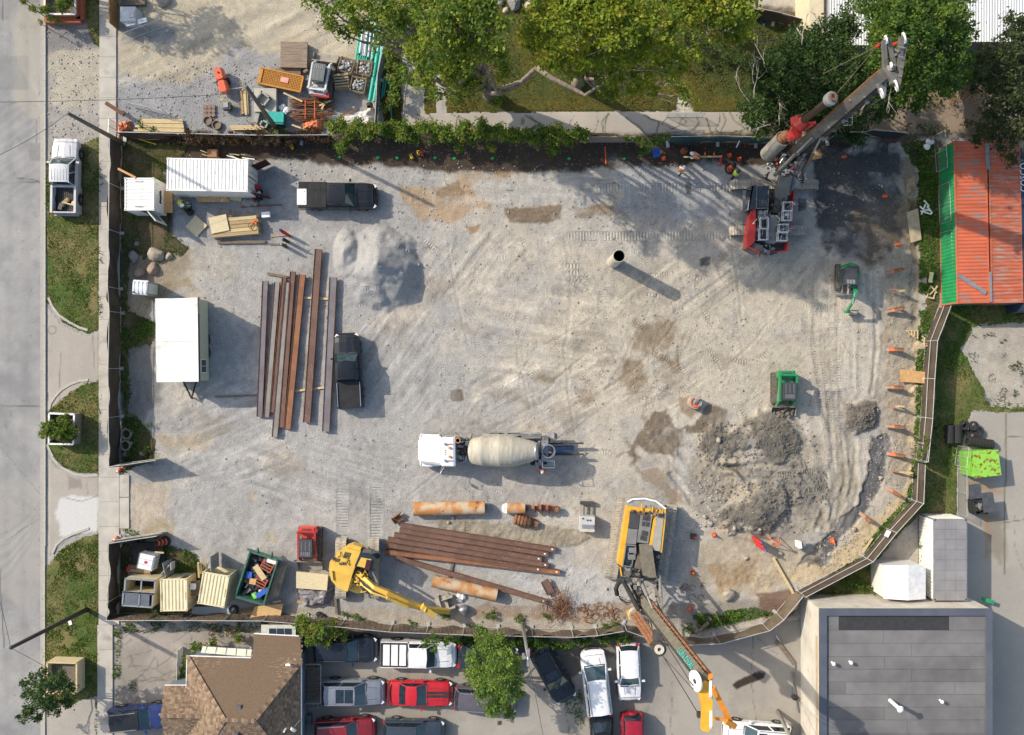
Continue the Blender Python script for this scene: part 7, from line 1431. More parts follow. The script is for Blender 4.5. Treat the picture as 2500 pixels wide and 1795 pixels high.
o_=text_on(mast,'LUN-DVAL',.52,Matrix.Identity(4),mat('turquoise',(.02,.50,.46),rough=.5));o_.parent=t
o_.matrix_local=Matrix.Translation(mb0.lerp(mt0,.79)+upv*.46+sd_*.1-Vector(t.location))@Matrix((ax,upv.cross(ax),upv)).transposed().to_4x4()
k0,k1=P(*Q(265,850),4.8),P(*Q(385,1030),8.2);
for s in(-.2,.05,.3):m_=MB();m_.cyl(k0+sd_*s*-1,k1+sd_*s*-1,.15,n=12);m_.build('kelly_bar',M_RUST,t,world=True)
m_=MB();v=k0-ax*.1;m_.ring(v-ax*.15,v+ax*.15,.46,.3,20);m_.build('kelly_collar',mat('pale_ring',(.5,.42,.33),rough=.7),t,world=True);m_=MB();m_.box(P(*Q(232,850),4.6),(.35,.6,.4),rz=.3);m_.build('drive_bracket',YR,t,world=True)
m_=MB();v=P(*Q(420,1070),9.4);m_.beam(P(*Q(405,950),8.5),v,.6,.3);m_.cyl(v-Vector((0,0,.2)),v+Vector((0,0,.1)),.5,n=22);m_.build('winch_plate',M_DARKM,t,world=True);m_=MB();m_.ring(v+Vector((0,0,.1)),v+Vector((0,0,.2)),.33,.13,20);m_.build('sheave',mat('cream_sheave',(.6,.56,.46),rough=.5),t,world=True)
greeble(t,Qp((215,170),(465,195),(462,215),(215,182)),2.55,20,GB+[M_RUST],7);greeble(t,Qp((190,540),(290,560),(400,860),(330,900),(240,700)),3.0,90,GB+[MUD],8,hz=1.6);greeble(t,Qp((300,420),(420,470),(430,600),(320,600)),2.2,30,GB+[MUD],9,hz=.6)
rr=random.Random(3);m_=MB()
for k in range(12):o1=rr.uniform(-12,12);m_.tube([P(*Q(205+o1*.4,545),2.5),P(*Q(225+o1,600),2.8),P(*Q(250+o1,680+o1),3.6),P(*Q(300+o1,770),4.4)],.035,5)
for k in range(7):o1=rr.uniform(-10,10);m_.tube([P(*Q(230,640),3),P(*Q(190,630+o1),3.2),P(*Q(150,660+o1),3.4),P(*Q(145+o1*.3,700),3.2),P(*Q(165+o1,740+o1*2),2.6),P(*Q(215,770+o1*2),2.6),P(*Q(260,760),3.2)],.03,5)
m_.build('hoses',M_DARKM,t,world=True,kind='stuff')
m_=MB();m_.tube([P(*Q(150,720),3.6),P(*Q(142,680),3.9),P(*Q(160,642),4.1),P(*Q(190,635),4.2),P(*Q(215,680),4.3),P(*Q(290,820),5)],.17,8);m_.build('hose_bundle',M_BLACK,t,world=True)
m_=MB()
for k in range(22):a=Q(rr.uniform(250,420),rr.uniform(600,860));d=Vector((rr.uniform(-.6,.6),rr.uniform(-1.2,.2),rr.uniform(-.2,.6)));p=P(*a,rr.uniform(2.6,4.6));m_.beam(p,p+d,rr.uniform(.06,.22),.12,m=rr.randint(0,2))
for k in range(8):v=P(*Q(300+k*9,862+k*3),5.6);m_.ring(v,v+Vector((.04,0,0)),.22,.17,10,m=1)
m_.build('mast_foot',[MUD,M_GALV,M_DARKM],t,world=True,kind='stuff')
m_=MB();[m_.cyl(P(*Q(x,y),6.5),P(*Q(x,y),7.0),.16,n=12)for x,y in((432,860),(452,862))];m_.build('ram_eye',M_WHITE,t,world=True)
OY=mat('jib_orange',(.76,.30,.03),(.68,.24,.025),rough=.5,c3=(.3,.12,.04),c3lo=.66,c3hi=.76)
HZ=15
v=P(*Q(658,1278),HZ);m_=MB();d=Vector((-.93,-.1,.36)).normalized();m_.cyl(v-d*.06,v+d*.06,.64,n=32);m_.cyl(v+d*.06,v+d*.09,.16,m=1);m_.build('top_sheave',[M_WHITE,M_DARKM],t,world=True)
upoly(t,'head_frame',Qp((690,1262),(750,1290),(768,1350),(765,1480),(770,1580),(740,1608),(700,1600),(705,1480),(690,1400),(668,1345)),HZ-.6,HZ,YR)
upoly(t,'head_block',Qp((745,1240),(768,1235),(765,1262),(742,1275)),HZ-.4,HZ+.2,OY)
for(x,y,l)in((750,1330,90),(752,1530,90)):
 for s in(0,1):v=P(*Q(x+s*8,y),HZ+.1);m_=MB();m_.ring(v-Vector((.04,0,0)),v+Vector((.04,0,.02)),.55,.44,20);m_.build('sheave',M_WHITE,t,world=True)
m_=MB();m_.beam(P(*Q(775,1320),HZ),P(*Q(905,1580),HZ-.6),.22,.22);m_.beam(P(*Q(765,1335),HZ),P(*Q(885,1585),HZ-.6),.1,.12);m_.beam(P(*Q(770,1520),HZ),P(*Q(865,1530),HZ),.14,.14);m_.beam(P(*Q(850,1540),HZ),P(*Q(915,1570),HZ-.4),.3,.2);m_.build('jib',OY,t,world=True)
m_=MB();m_.tube([P(*Q(440,1105),9.6),P(*Q(675,1490),HZ-1.5)],.03,4);m_.tube([P(*Q(455,1020),9.6),P(*Q(640,1310),HZ)],.035,4);m_.tube([P(*Q(480,870),7),P(*Q(735,1225),HZ)],.03,4);m_.tube([P(*Q(440,1110),9),P(*Q(640,1330),HZ)],.03,4);m_.box(P(*Q(682,1495),HZ-1.6),(.3,.3,.4));m_.build('rope',M_DARKM,t,world=True,kind='stuff')
ex=bpy.data.objects['excavator'];greeble(ex,[Z(*p)for p in((1080,980),(1200,1050),(1280,1180),(1180,1190),(1060,1100))],2.0,40,[M_DARKM,M_BLACK,YP],11,hz=.9);greeble(ex,[Z(*p)for p in((850,850),(1050,770),(1040,1000),(870,1000))],2.46,9,[M_DARKM,YP],12,s=.6,hz=.02);greeble(ex,[Z(*p)for p in((1140,770),(1280,850),(1240,900),(1130,850))],1.4,20,[M_DARKM,M_BLACK],13)
mx=bpy.data.objects['mixer_truck'];greeble(mx,[(1110,1068),(1142,1068),(1142,1130),(1110,1130)],1.2,40,GB,14,hz=.8);greeble(mx,[(1300,1062),(1345,1062),(1345,1135),(1310,1135)],1.3,40,GB+[CHS],15,hz=.7)
def simple(name,label,cat,m_,mats,group=None,smooth=False,kind=None):
 """one-mesh thing whose verts are in world space"""
 c=Vector((sum(v[0]for v in m_.v)/len(m_.v),sum(v[1]for v in m_.v)/len(m_.v),min(v[2]for v in m_.v)))
 m_.v=[(v[0]-c.x,v[1]-c.y,v[2]-c.z)for v in m_.v];o=m_.build(name,mats,smooth=smooth);o.location=c;return tag(o,label,cat,group,kind)
SB=[mat('beam_blue_scale',(.17,.165,.18),(.13,.12,.13),rough=.55,scale=1.2,detail=6,c3=(.20,.10,.06),c3lo=.62,c3hi=.74,stretch=(1,1,1)),mat('beam_brown',(.15,.085,.065),(.11,.065,.05),rough=.7,scale=1.5,c3=(.22,.17,.14),c3lo=.6),mat('beam_orange',(.27,.12,.06),(.20,.085,.045),rough=.8,scale=1.5,c3=(.3,.27,.22),c3lo=.62),mat('beam_grey',(.25,.24,.22),(.19,.175,.165),rough=.6,scale=1.2,c3=(.20,.12,.08),c3lo=.60)]
FLG=mat('beam_flange',(.20,.095,.045),(.12,.055,.035),rough=.8,scale=2)
def hbeam(label,a,b,w=.5,h=.24,m=0,z=.16,group=None,tagw=False):
 a,b=P(a[0],a[1],z+h),P(b[0],b[1],z+h);ang=math.atan2(b.y-a.y,b.x-a.x);L_=(b-a).length;t=thing('steel_girder',label,'steel beam',(a.x,a.y,gz(*((a.x/S0+CX),(CY-a.y/S0)))*.5),ang,group)
 m_=MB();m_.box((L_/2,0,z+h*.72),(L_,w-.06,.025));m_.build('web',SB[m],t)
 for s in(-1,1):m_=MB();m_.box((L_/2,s*(w/2-.015),z+h/2),(L_,.03,h));m_.build('flange',FLG,t)
 if tagw:m_=MB();m_.box((L_-.25,0,z+h*.72+.02),(.13,.11,.01));m_.build('paper_tag',M_WHITE,t)
 return t
GV='long steel beams lying side by side west of the black pickup'
for lb,a,b,m,w in(('leftmost blue-grey beam of the upright row',(647,686),(633,1018),0,.46),('second beam from the left with a white tag at its lower end',(676,689),(650,1019),3,.44),('narrow brown beam between the second and the longest grey beam',(693,677),(664,1007),1,.34),('grey beam reaching lowest of the left bundle',(701,690),(670,1068),3,.46),('dark brown beam left of the orange-rust one',(714,663),(686,1044),1,.42),('orange-rust beam with a pale worn patch',(737,670),(701,1048),2,.52),('purple-brown beam reaching highest of the row, standing apart',(777,608),(748,1032),1,.56),('rightmost blue-grey beam nearest the black pickup',(813,677),(795,1054),0,.58)):hbeam(lb,a,b,w,m=m,group=GV)
GHS='rusty steel beams stacked in the southern lay-down area'
for lb,a,b,m in(('topmost rusty beam of the southern stack, ending farthest right but two',(978,1283),(1356,1343),1),('second rusty beam of the southern stack with a tagged right end',(975,1295),(1338,1354),1),('third rusty beam of the southern stack, shortest at its right end',(962,1306),(1323,1366),1),('fourth rusty beam of the southern stack',(946,1317),(1339,1381),1),('fifth rusty beam of the southern stack',(940,1330),(1321,1392),1),('lowest rusty beam of the southern stack, longest to the right',(939,1348),(1367,1398),2),('single brown beam lying diagonally below the southern stack',(966,1362),(1334,1470),1)):
 hbeam(lb,a,b,.38,.28,m,group=GHS,tagw=True)
def plank(label,a,b,w=.2,h=.06,z=.05,m=M_WOOD,name='timber_plank',cat='plank',z2=None):
 m_=MB();z2=z if z2 is None else z2;ga,gb=gz(*a)if 292<a[0]<2260 and 330<a[1]<1500 else 0,gz(*b)if 292<b[0]<2260 and 330<b[1]<1500 else 0
 m_.beam(P(a[0],a[1],z+ga),P(b[0],b[1],z2+gb),w,h);return simple(name,label,cat,m_,m)
plank('short grey bearer under the upper ends of the long beams',(653,668),(702,677),.2,.12,.06,M_OLDWOOD);plank('pale bearer crossing under the two rightmost long beams, upper',(742,727),(803,730),.16,.12,.06,M_PALE);plank('pale bearer crossing under the two rightmost long beams, lower',(719,955),(792,946),.16,.12,.06,M_PALE);plank('brown bearer under the diagonal beam',(1105,1375),(1096,1412),.2,.12,.06,M_OLDWOOD)
def pipe_thing(name,label,a,b,r,ri,m,mi=M_DARKM,z=None,cat='pipe',group=None,n=26):
 z=r if z is None else z;za=z+(gz(*a)if 292<a[0]<2260 and 330<a[1]<1500 else 0);m_=MB();m_.ring(P(a[0],a[1],za),P(b[0],b[1],za),r,ri,n,mi=1);return simple(name,label,cat,m_,[m,mi],group,smooth=False)
pipe_thing('casing_tube','large rusty orange casing tube with a toothed right end',(1010,1243),(1184,1240),.52,.47,M_RUST2,cat='casing')
pipe_thing('casing_tube','rusty casing tube lying below the diagonal beam',(1057,1418),(1213,1453),.48,.43,M_RUST2,cat='casing')
t=thing('core_barrel','short pale rusty core barrel with a perforated white end','core barrel',G(1255,1239).to_tuple());o=P(1255,1239,.45);turned(t,'barrel',(-.55,0,.45),(.85,.0,.45),((0,.42),(.001,.42),(.999,.42),(1,.42)),M_RUST2);m_=MB();m_.loft([[(x,y,z)for y,z in((-w,.3),(w,.3),(w,.55),(-w,.55))]for x,w in((-.55,.4),(-.85,.3),(-.95,.15))]);m_.build('perforated_head',M_WHITE,t);m_=MB();[m_.box((-.72+.08*(k%2),-.2+.1*k,.56),(.05,.05,.01))for k in range(5)];m_.build('hole',M_DARKM,t,kind='stuff');m_=MB();m_.box((.98,0,.4),(.25,.3,.4));m_.build('coupling',M_DARKM,t)
def auger(label,px,py,ang,L_,r,turns):
 t=thing('auger',label,'auger',G(px,py).to_tuple(),R_(-ang));turned(t,'shaft',(-L_/2,0,r),(L_/2,0,r),((0,.13),(1,.13)),M_RUST,10);m_=MB();n=turns*14;rg_=[]
 for i in range(n+1):a=i/14*6.283;x=-L_/2+.1+(L_-.5)*i/n;c,s=math.cos(a),math.sin(a);rg_.append([(x,c*.1,r+s*.1),(x,c*r,r+s*r)])
 m_.loft(rg_,closed=False,caps=False);m_.build('flight',mat('auger_red',(.38,.10,.04),(.26,.07,.035),rough=.8),t);m_=MB();m_.ring((L_/2-.3,0,r),(L_/2,0,r),.28,.15,12);m_.build('socket',M_RUST,t);return t
auger('rust-red auger with open spiral flights',1330,1240,6,2.1,.42,3)
t=thing('drilling_bucket','brown ribbed drilling bucket below the core barrel','drilling bucket',G(1281,1271).to_tuple(),R_(-12));turned(t,'body',(-.85,0,.4),(.55,0,.4),((0,.4),(1,.4)),M_RUST);m_=MB();[m_.ring((-.7+k*.25,0,.4),(-.66+k*.25,0,.4),.45,.38,18)for k in range(5)];m_.box((.3,0,.81),(.3,.12,.02),m=1);m_.build('rib',[M_RUST,M_DARKM],t);m_=MB();m_.box((.8,0,.4),(.5,.4,.4));m_.build('socket',M_RUST,t)
t=thing('fork_counterbox','light grey square plate box with forks, seen beside the beam stack','steel box',G(1431,1274).to_tuple(),R_(-2));m_=MB();m_.box((0,0,.55),(1.12,1.18,1.1));m_.build('box',mat('plate_grey',(.50,.50,.49),(.42,.42,.42),rough=.5),t);m_=MB();m_.box((.05,-.18,1.12),(.9,.3,.05));m_.build('step_plate',M_GALV,t)
for k,(x,y)in enumerate(((-.35,.42),(0,.3),(.22,.3))):m_=MB();m_.cyl((x,y,1.1),(x,y,1.14),.07);m_.build('bolt',M_DARKM,t)
m_=MB();[m_.beam((s*.22,.6,.3),(s*.22,1.5,.3),.08,.12)for s in(-1,1)];m_.beam((-.55,1.5,.3),(.55,1.5,.3),.25,.25);m_.build('fork',M_DARKM,t);m_=MB();m_.box((-.02,-.5,1.11),(.16,.12,.01));m_.build('warning_label',mat('label_yellow',(.75,.6,.05)),t)
m_=MB();v=G(970,1266,.25);m_.box(v,(.7,.55,.06),rz=.6);m_.box(v+Vector((0,.3,.15)),(.7,.06,.4),rz=.6);[m_.box(v+Vector((.2+.1*k,.35-.12*k,.02)),(.2,.07,.08),rz=.6)for k in range(4)];m_.box(v+Vector((-.25,-.15,.15)),(.06,.55,.4),rz=.6);simple('digger_bucket','small rusty toothed digger bucket at the left end of the beam stack','bucket',m_,M_RUST)
hbeam('short rusty beam offcut near the rebar tangle',(1329,1418),(1345,1450),.62,.3,1)
pipe_thing('standing_casing','tall pale steel casing standing upright in the middle of the site',(1497,640),(1497,640),.46,.42,CASG)if 0 else None
m_=MB();v=G(1497,640);m_.ring(v-Vector((0,0,.1)),v+Vector((0,0,3.9)),.455,.415,36,mi=1);m_.ring(v+Vector((0,0,3.55)),v+Vector((0,0,3.6)),.48,.45,36);simple('standing_casing','tall pale steel casing standing upright on the open ground','casing',m_,[mat('casing_pale',(.52,.49,.40),(.42,.39,.31),rough=.7,scale=1.5,c3=(.3,.25,.18),c3lo=.62),M_DARKM])
t=thing('capped_pile','capped concrete pile top with an orange ring on its lid','pile cap',G(1693,982).to_tuple());m_=MB();m_.cyl((0,0,-.1),(0,0,.75),.5,n=24);m_.build('pile',M_CONCR,t);m_=MB();m_.tube([(.36*math.cos(a),.36*math.sin(a),.8)for a in np.linspace(2.0,5.6,14)],.05,6);m_.beam((.3,.35,.8),(-.05,-.3,.8),.1,.06);m_.build('orange_ring',M_ORANGE,t);m_=MB();[m_.box((-.08+.1*k,.1*k-.05,.85),(.22,.1,.12),rz=.5+k)for k in range(4)];m_.build('fitting',M_GREYM,t)
PDUL=mat('dull_orange',(.52,.19,.09),(.36,.15,.08),rough=.8,scale=5,c3=(.3,.22,.17),c3lo=.5,c3hi=.6,c3scale=7)
PG='orange-painted steel pile heads along the east slope'
for i,(x,y,dx,dy,sl,lb)in enumerate(((2183,662,44,-10,0,'northernmost pile head, beside the mini excavator'),(2189,710,44,0,1,'slim pale pile marker below the northernmost pile head'),(2184,756,46,-9,0,'third pile head from the north'),(2184,853,42,1,0,'pile head level with the triangular timber frames'),(2183,945,45,2,0,'pile head just below the orange plywood sheet'),(2187,992,44,2,1,'slim pile marker beside the small soil heap'),(2184,1041,46,5,0,'pile head below the small soil heap'),(2186,1110,44,7,0,'pile head at the top of the dark trench'),(2196,1152,66,8,1,'long slim timber marker with a cross piece'),(2180,1200,38,22,0,'tilted pile head near the bend of the fence'),(2113,1263,30,22,0,'southernmost pile head, by the dark trench'))):
 a=(x-dx/2,y-dy/2);b=(x+dx/2,y+dy/2);mid=((a[0]+b[0])/2,(a[1]+b[1])/2);z0=gz(*a)+.12;t=thing('steel_pile',lb,'pile',G(*a).to_tuple(),0,PG);w=.09 if sl else .26
 A0,M_,B=P(*a,z0+.15),P(*mid,z0+.55),P(*b,z0+.95);A=A0.lerp(M_,.35)
 m_=MB();[m_.beam(A+Vector((0,s*w*.45,0)),M_+Vector((0,s*w*.45,0)),.03,.22)for s in(-1,1)];m_.beam(A,M_,w*.9,.04);m_.build('painted_head',(M_ORANGE,PDUL)[i%4!=3],t,world=True)
 m_=MB();[m_.beam(M_+Vector((0,s*w*.45,0)),B+Vector((0,s*w*.45,0)),.03,.22)for s in(-1,1)];m_.beam(M_,B,w*.9,.04);m_.beam(B-Vector((0,0,1.3)),B,.06 if sl else .2,.12);m_.build('pile_web',M_PALE if sl else M_RUST,t,world=True,kind='stuff')
 if not sl:m_=MB();m_.beam(A0,A,w*.9,.05);[m_.beam(A0+Vector((0,s*w*.45,0)),A+Vector((0,s*w*.45,0)),.03,.2)for s in(-1,1)];m_.build('pale_end',SB[3],t,world=True)
def board(label,quad,z,m,th=.03,name='plywood_sheet',cat='board',dz=0):
 q=[P(x,y,z)for x,y in quad];m_=MB();m_.prism([(v.x,v.y)for v in q],z-th,z);return simple(name,label,cat,m_,m)
def rect(x,y,w,h,a):c,s=math.cos(R_(a)),math.sin(R_(a));return[(x+u*w/2*c-v*h/2*s,y+u*w/2*s+v*h/2*c)for u,v in((-1,-1),(1,-1),(1,1),(-1,1))]
board('orange plywood sheet lying against the east walkway fence',[(2198,902),(2267,909),(2265,937),(2199,932)],.35,M_PLYORG);board('small brown-stained board on the north-east slope',[(2213,440),(2235,427),(2235,462),(2214,473)],.25,M_PLYOLD)
board('large weathered plywood sheet on the north-east slope',[(2213,519),(2241,509),(2250,585),(2224,593)],.3,mat('worn_ply',(.42,.35,.24),(.32,.25,.16),rough=.85,scale=2));board('maroon-brown board leaning in the dark shaded north-east corner',[(2147,346),(2170,327),(2206,332),(2186,350)],.4,mat('maroon_board',(.13,.07,.05),(.1,.055,.04),rough=.8));board('small orange-brown board under the leaning mast',[(1990,365),(2006,375),(2006,386),(1975,392)],.3,M_PLYORG)
board('pale plywood sheet turned like a diamond on the dark gravel',rect(479,552,38,38,42),.12,M_PLY);board('pale plywood sheet on top of the timber stack',rect(534,547,44,40,-12),.72,M_PLY)
board('rough orange fibreboard leaning beside the small white container',[(395,464),(420,469),(422,520),(397,519)],.5,M_PLYORG);board('plywood sheet along the foot of the long white container',[(476,476),(552,478),(563,494),(484,493)],.3,M_PLYORG);plank('yellow planks beside the plywood at the long white container',(560,484),(590,488),.3,.12,.1,M_PALE)
t=thing('timber_stack','stack of brown timber planks under the pale plywood sheet','timber stack',G(580,556).to_tuple(),R_(5));rr=random.Random(8)
for L2 in range(3):
 for k in range(5):m_=MB();m_.box((rr.uniform(-.08,.08),-.58+k*.29,.12+L2*.2),(3.7-L2*.1,.26,.16));m_.build('plank',M_WOOD if(k+L2)%3 else M_PALE,t)
m_=MB();m_.box((1.2,0,.03),(.15,1.6,.07));m_.box((-1.2,0,.03),(.15,1.6,.07));m_.build('bearer',M_OLDWOOD,t)
plank('grey timber lying below the timber stack',(531,592),(648,591),.22,.14,.1,M_OLDWOOD);plank('thin grey timber under the gas cylinders',(662,577),(700,574),.12,.08,.05,M_WOOD);plank('second thin timber beside the gas cylinders',(657,596),(697,597),.12,.08,.05,M_OLDWOOD);plank('upright short plank above the timber stack',(562,512),(563,532),.2,.06,.4,M_OLDWOOD)
plank('dark steel bar on the gravel left of the black pickup',(588,506),(688,500),.08,.06,.05,M_RUST)
def coil(name,label,px,py,z,r,m,n=3,tr=.02,cat='hose',rr2=None):
 rg=random.Random(int(px));v=P(px,py,z);m_=MB()
 m_.tube([v+Vector((r*(1-.12*math.sin(3*a+n))*math.cos(a)*(1+.05*math.sin(a*.37)),r*math.sin(a)*(1-.08*math.cos(2.3*a)),.01*math.sin(a*1.7)+.01*i/14))for i,a in enumerate(np.linspace(0,6.283*n,16*n))],tr,5);return simple(name,label,cat,m_,m)
coil('cable_coil','brown cable coil on the timber stack',614,552,.75,.24,M_RUST);m_=MB();v=P(621,541,.78);m_.box(v,(.4,.12,.1),rz=.4);m_.box(v+Vector((.1,-.1,0)),(.12,.3,.1),rz=.2);simple('power_tool','orange power tool beside the cable coil','tool',m_,M_ORANGE)
m_=MB();m_.box(P(650,525,.25),(.62,.42,.45),rz=.1);simple('cool_box','small white cool box right of the timber stack','box',m_,M_WHITE)
def bottle(label,px,py,col,cap,h=1.4,r=.13,lean=(0,0)):
 t=thing('gas_cylinder',label,'gas cylinder',G(px,py).to_tuple());turned(t,'cylinder',(0,0,0),(lean[0],lean[1],h),((0,r*.9),(.02,r),(.88,r),(.97,r*.5),(1,r*.4)),col,14);turned(t,'cap',(lean[0],lean[1],h),(lean[0]*1.1,lean[1]*1.1,h+.14),((0,r*.6),(1,r*.5)),cap,10)
bottle('red gas cylinder with a blue cap leaning by the timbers',706,576,M_RED,M_BLUE,lean=(-.35,.25));bottle('black gas cylinder standing behind the red one',702,590,M_BLACK,M_BLUE);bottle('dark gas cylinder nearest the long beams',697,602,M_DARKM,M_GALV,1.2)
for i,(x,y,lb)in enumerate(((1838,1312,'red gas cylinder with a blue cap, upper of three in the excavation'),(1843,1322,'red gas cylinder with a blue cap, middle of three in the excavation'),(1848,1330,'red gas cylinder with a blue cap, lowest of three in the excavation'))):bottle(lb,x,y,M_RED,M_BLUE,lean=(.25,-.15))
m_=MB();m_.rock(G(452,508,.15),.32);m_.rock(G(467,521,.15),.36);m_.rock(G(459,514,.1),.22);simple('black_bags','pair of black bags on the gravel by the two crouching workers','bag',m_,M_BLACK)
t=thing('plate_compactor','red-capped compactor with black handles by the long container door','compactor',G(634,470).to_tuple());m_=MB();m_.box((0,-.25,.25),(.55,.8,.25));m_.tube([(-.2,-.5,.3),(-.15,-.9,.9),(.2,-.9,.9),(.2,-.5,.3)],.03);m_.build('body',M_BLACK,t);m_=MB();m_.cyl((-.1,.3,.3),(-.1,.3,.75),.25,.2,n=14);m_.build('red_hood',M_RED,t);m_=MB();m_.box((.08,-.2,.45),(.3,.35,.15),rz=.6);m_.build('tank',M_WHITE,t)
m_=MB();m_.box(G(618,487,.15),(.2,.26,.3));m_.cyl(G(618,487,.3),G(618,487,.36),.04);simple('fuel_can','red fuel can beside the sandbags','fuel can',m_,M_RED)
for i in range(4):m_=MB();m_.rock(G(600+i*8,494+(i%2)*4,.12),.3,sq=.5);simple('sandbag','grey sandbag, number %s from the left at the container corner'%('first','second','third','fourth')[i]if 0 else('leftmost grey sandbag at the container corner','second grey sandbag from the container side','third grey sandbag from the container side','rightmost grey sandbag near the red fuel can')[i],'sandbag',m_,mat('sack',(.3,.29,.27),(.24,.23,.22),rough=.9),group='sandbags at the container corner')
plank('long orange-brown plank leaning from the fence onto the small container',(288,412),(331,434),.16,.05,2.2,mat('warm_plank',(.45,.24,.1),(.4,.2,.09),rough=.8),z2=2.55);plank('yellow pole lying in the weeds of the north-west corner',(339,340),(381,353),.06,.06,.15,mat('yellow_pole',(.75,.6,.04)),'pole','pole')
t=thing('wheelbarrow','brown wheelbarrow tray upside down behind the long white container','wheelbarrow',G(523,378).to_tuple());m_=MB();m_.loft([[(-w,-h,z),(w,-h,z),(w,h,z),(-w,h,z)]for w,h,z in((.42,.35,.3),(.36,.28,.55))]);m_.build('tray',mat('barrow_brown',(.30,.15,.07),(.24,.12,.06),rough=.6),t,smooth=False);m_=MB();m_.beam((-1.0,.3,.2),(.5,-.3,.25),.05,.05);m_.beam((-.9,.0,.2),(.7,-.5,.25),.05,.05);m_.build('handle',M_PALE,t)
rr=random.Random(4)
for i in range(7):x=rr.uniform(550,600);y=rr.uniform(374,388);plank(('pale thin lath','white thin lath','brown thin lath','grey thin rod','white plastic strip','short white strip','thin dark rod')[i]+' in the pile behind the long white container',(x,y),(x+rr.uniform(15,34),y+rr.uniform(2,12)),.07,.05,.2+i*.03,(M_PALE,M_WHITE,M_WOOD,M_GREYM,M_WHITE,M_WHITE,M_DARKM)[i])
def rock_thing(label,px,py,r,m,sq=.75,name='boulder',cat='boulder',sub=2,seed=1):
 bm_=__import__('bmesh').new();__import__('bmesh').ops.create_icosphere(bm_,subdivisions=3,radius=1);rg=random.Random(seed);ax=[rg.uniform(.8,1.15)for _ in range(2)];pl=[(Vector((rg.uniform(-1,1),rg.uniform(-1,1),rg.uniform(-.3,1))).normalized(),rg.uniform(.62,.9))for _ in range(9)]
 for v in bm_.verts:
  for n,d in pl:
   e=v.co.dot(n)-d
   if e>0:v.co-=n*e*.85
  v.co*=(1+.05*math.sin(v.co.x*9+seed)*math.cos(v.co.y*8));v.co=Vector((v.co.x*r*ax[0],v.co.y*r*ax[1],v.co.z*r*sq))
 me=bpy.data.meshes.new(name);bm_.to_mesh(me);bm_.free();me.materials.append(m);o=bpy.data.objects.new(name,me);COL.objects.link(o);v=G(px,py)if 0<py<1795 else P(px,py,0);o.location=(v.x,v.y,v.z+r*sq*.45);return tag(o,label,cat)
RT=mat('tan_boulder',(.38,.33,.26),(.28,.24,.19),rough=.9,scale=2.5,detail=7,bump=.5);RGY=mat('grey_boulder',(.26,.25,.24),(.19,.185,.18),rough=.9,scale=3,detail=7,bump=.5,stretch=(1,4,1));RP=mat('pinkish_boulder',(.34,.25,.19),(.27,.2,.16),rough=.9,scale=2.5,bump=.5)
for i,(x,y,r,m,lb)in enumerate(((329,628,.50,RGY,'grey striped boulder nearest the west fence'),(383,622,.58,RT,'tallest pale boulder of the group above the portable toilet'),(375,656,.54,RP,'brownish boulder touching the pale tall one'),(343,667,.48,RP,'reddish boulder just above the portable toilet'),(413,626,.30,RT,'small light boulder right of the group'),(335,595,.2,RGY,'small round grey stone above the boulder group'),(1777,1452,.62,RT,'large tan boulder below the red cones in the south'),(1254,8,.62,RGY,'grey boulder at the top edge under the maple'),(1294,15,.5,RT,'tan boulder at the top edge right of the grey one'),(1235,27,.28,RT,'small tan stone below the grey boulder at the top edge'),(1222,8,.3,RGY,'small grey stone left of the grey boulder at the top edge'),(400,3,.6,RT,'round tan boulder at the top edge of the storage yard'))):rock_thing(lb,x,y,r,m,seed=i+1)
SL=['below the large casing, right of its pair','below the large casing, left of its pair','at the left foot of the lower soil heap','close to the yellow rig, under the lower heap','at the bottom edge of the lower heap','left of the bottom edge of the lower heap','by the upper heap west edge','above the gas cylinders, on the pale dirt','in the dark trench near the slim timber marker','where the dark trench bends','beside the fallen cone','between the mixer and the lower heap','right of the bottom edge of the lower heap','in the white rubble by the rig track','under the orange tripod','on the dark shaded soil slope']
for i,(x,y,r)in enumerate(((1106,1263,.2),(1095,1275,.17),(1720,1262,.22),(1733,1278,.25),(1790,1288,.2),(1775,1296,.18),(1752,1074,.22),(1822,1363,.2),(2151,1168,.18),(2084,1292,.22),(2026,1355,.2),(1650,1268,.14),(1850,1290,.16),(1481,1438,.12),(1905,1350,.22),(2153,455,.15))):rock_thing('loose pale stone '+SL[i],x,y,r,RT,name='stone',cat='stone',seed=30+i)['group']='loose stones on the churned ground'
rg=np.random.default_rng(4)
def scatter(name,label,boxes,n,r0,r1,m,lift=.0):
 m_=MB();rr_=random.Random(n)
 for k in range(n):
  a,b,c_,d=rr_.choice(boxes);x,y=rr_.uniform(a,c_),rr_.uniform(b,d);r=r0+(r1-r0)*rr_.random()**3;m_.rock(G(x,y,r*.3),r,rg=rr_)
 o=m_.build(name,m);return tag(o,label,'gravel',kind='stuff')
scatter('loose_gravel','scattered small stones over the gravel and dirt',[(430,560,1500,1250),(1400,420,2150,1000),(600,400,1900,560)],2600,.03,.10,mat('gravel_stone',(.34,.33,.31),(.24,.235,.225),rough=.9))
scatter('soil_clods','dark clods on the dug soil heaps',[(1700,1030,1950,1120),(1750,1180,1930,1290),(2065,985,2135,1045),(1860,1150,2020,1230),(1700,1030,2000,1300)],2600,.03,.11,mat('clod',(.16,.145,.12),(.115,.105,.088),rough=.95))
scatter('trench_stones','stones along the dark trench and sandy slope',[(2110,1060,2240,1290),(2000,1290,2110,1390),(2160,650,2240,1100)],1300,.025,.09,mat('sand_stone',(.38,.34,.27),(.25,.225,.18),rough=.9));scatter('rubble','white-grey rubble around the southern stack',[(1250,1380,1520,1500),(1660,1170,1760,1290)],520,.02,.09,mat('rubble',(.46,.45,.43),(.36,.355,.34),rough=.9))
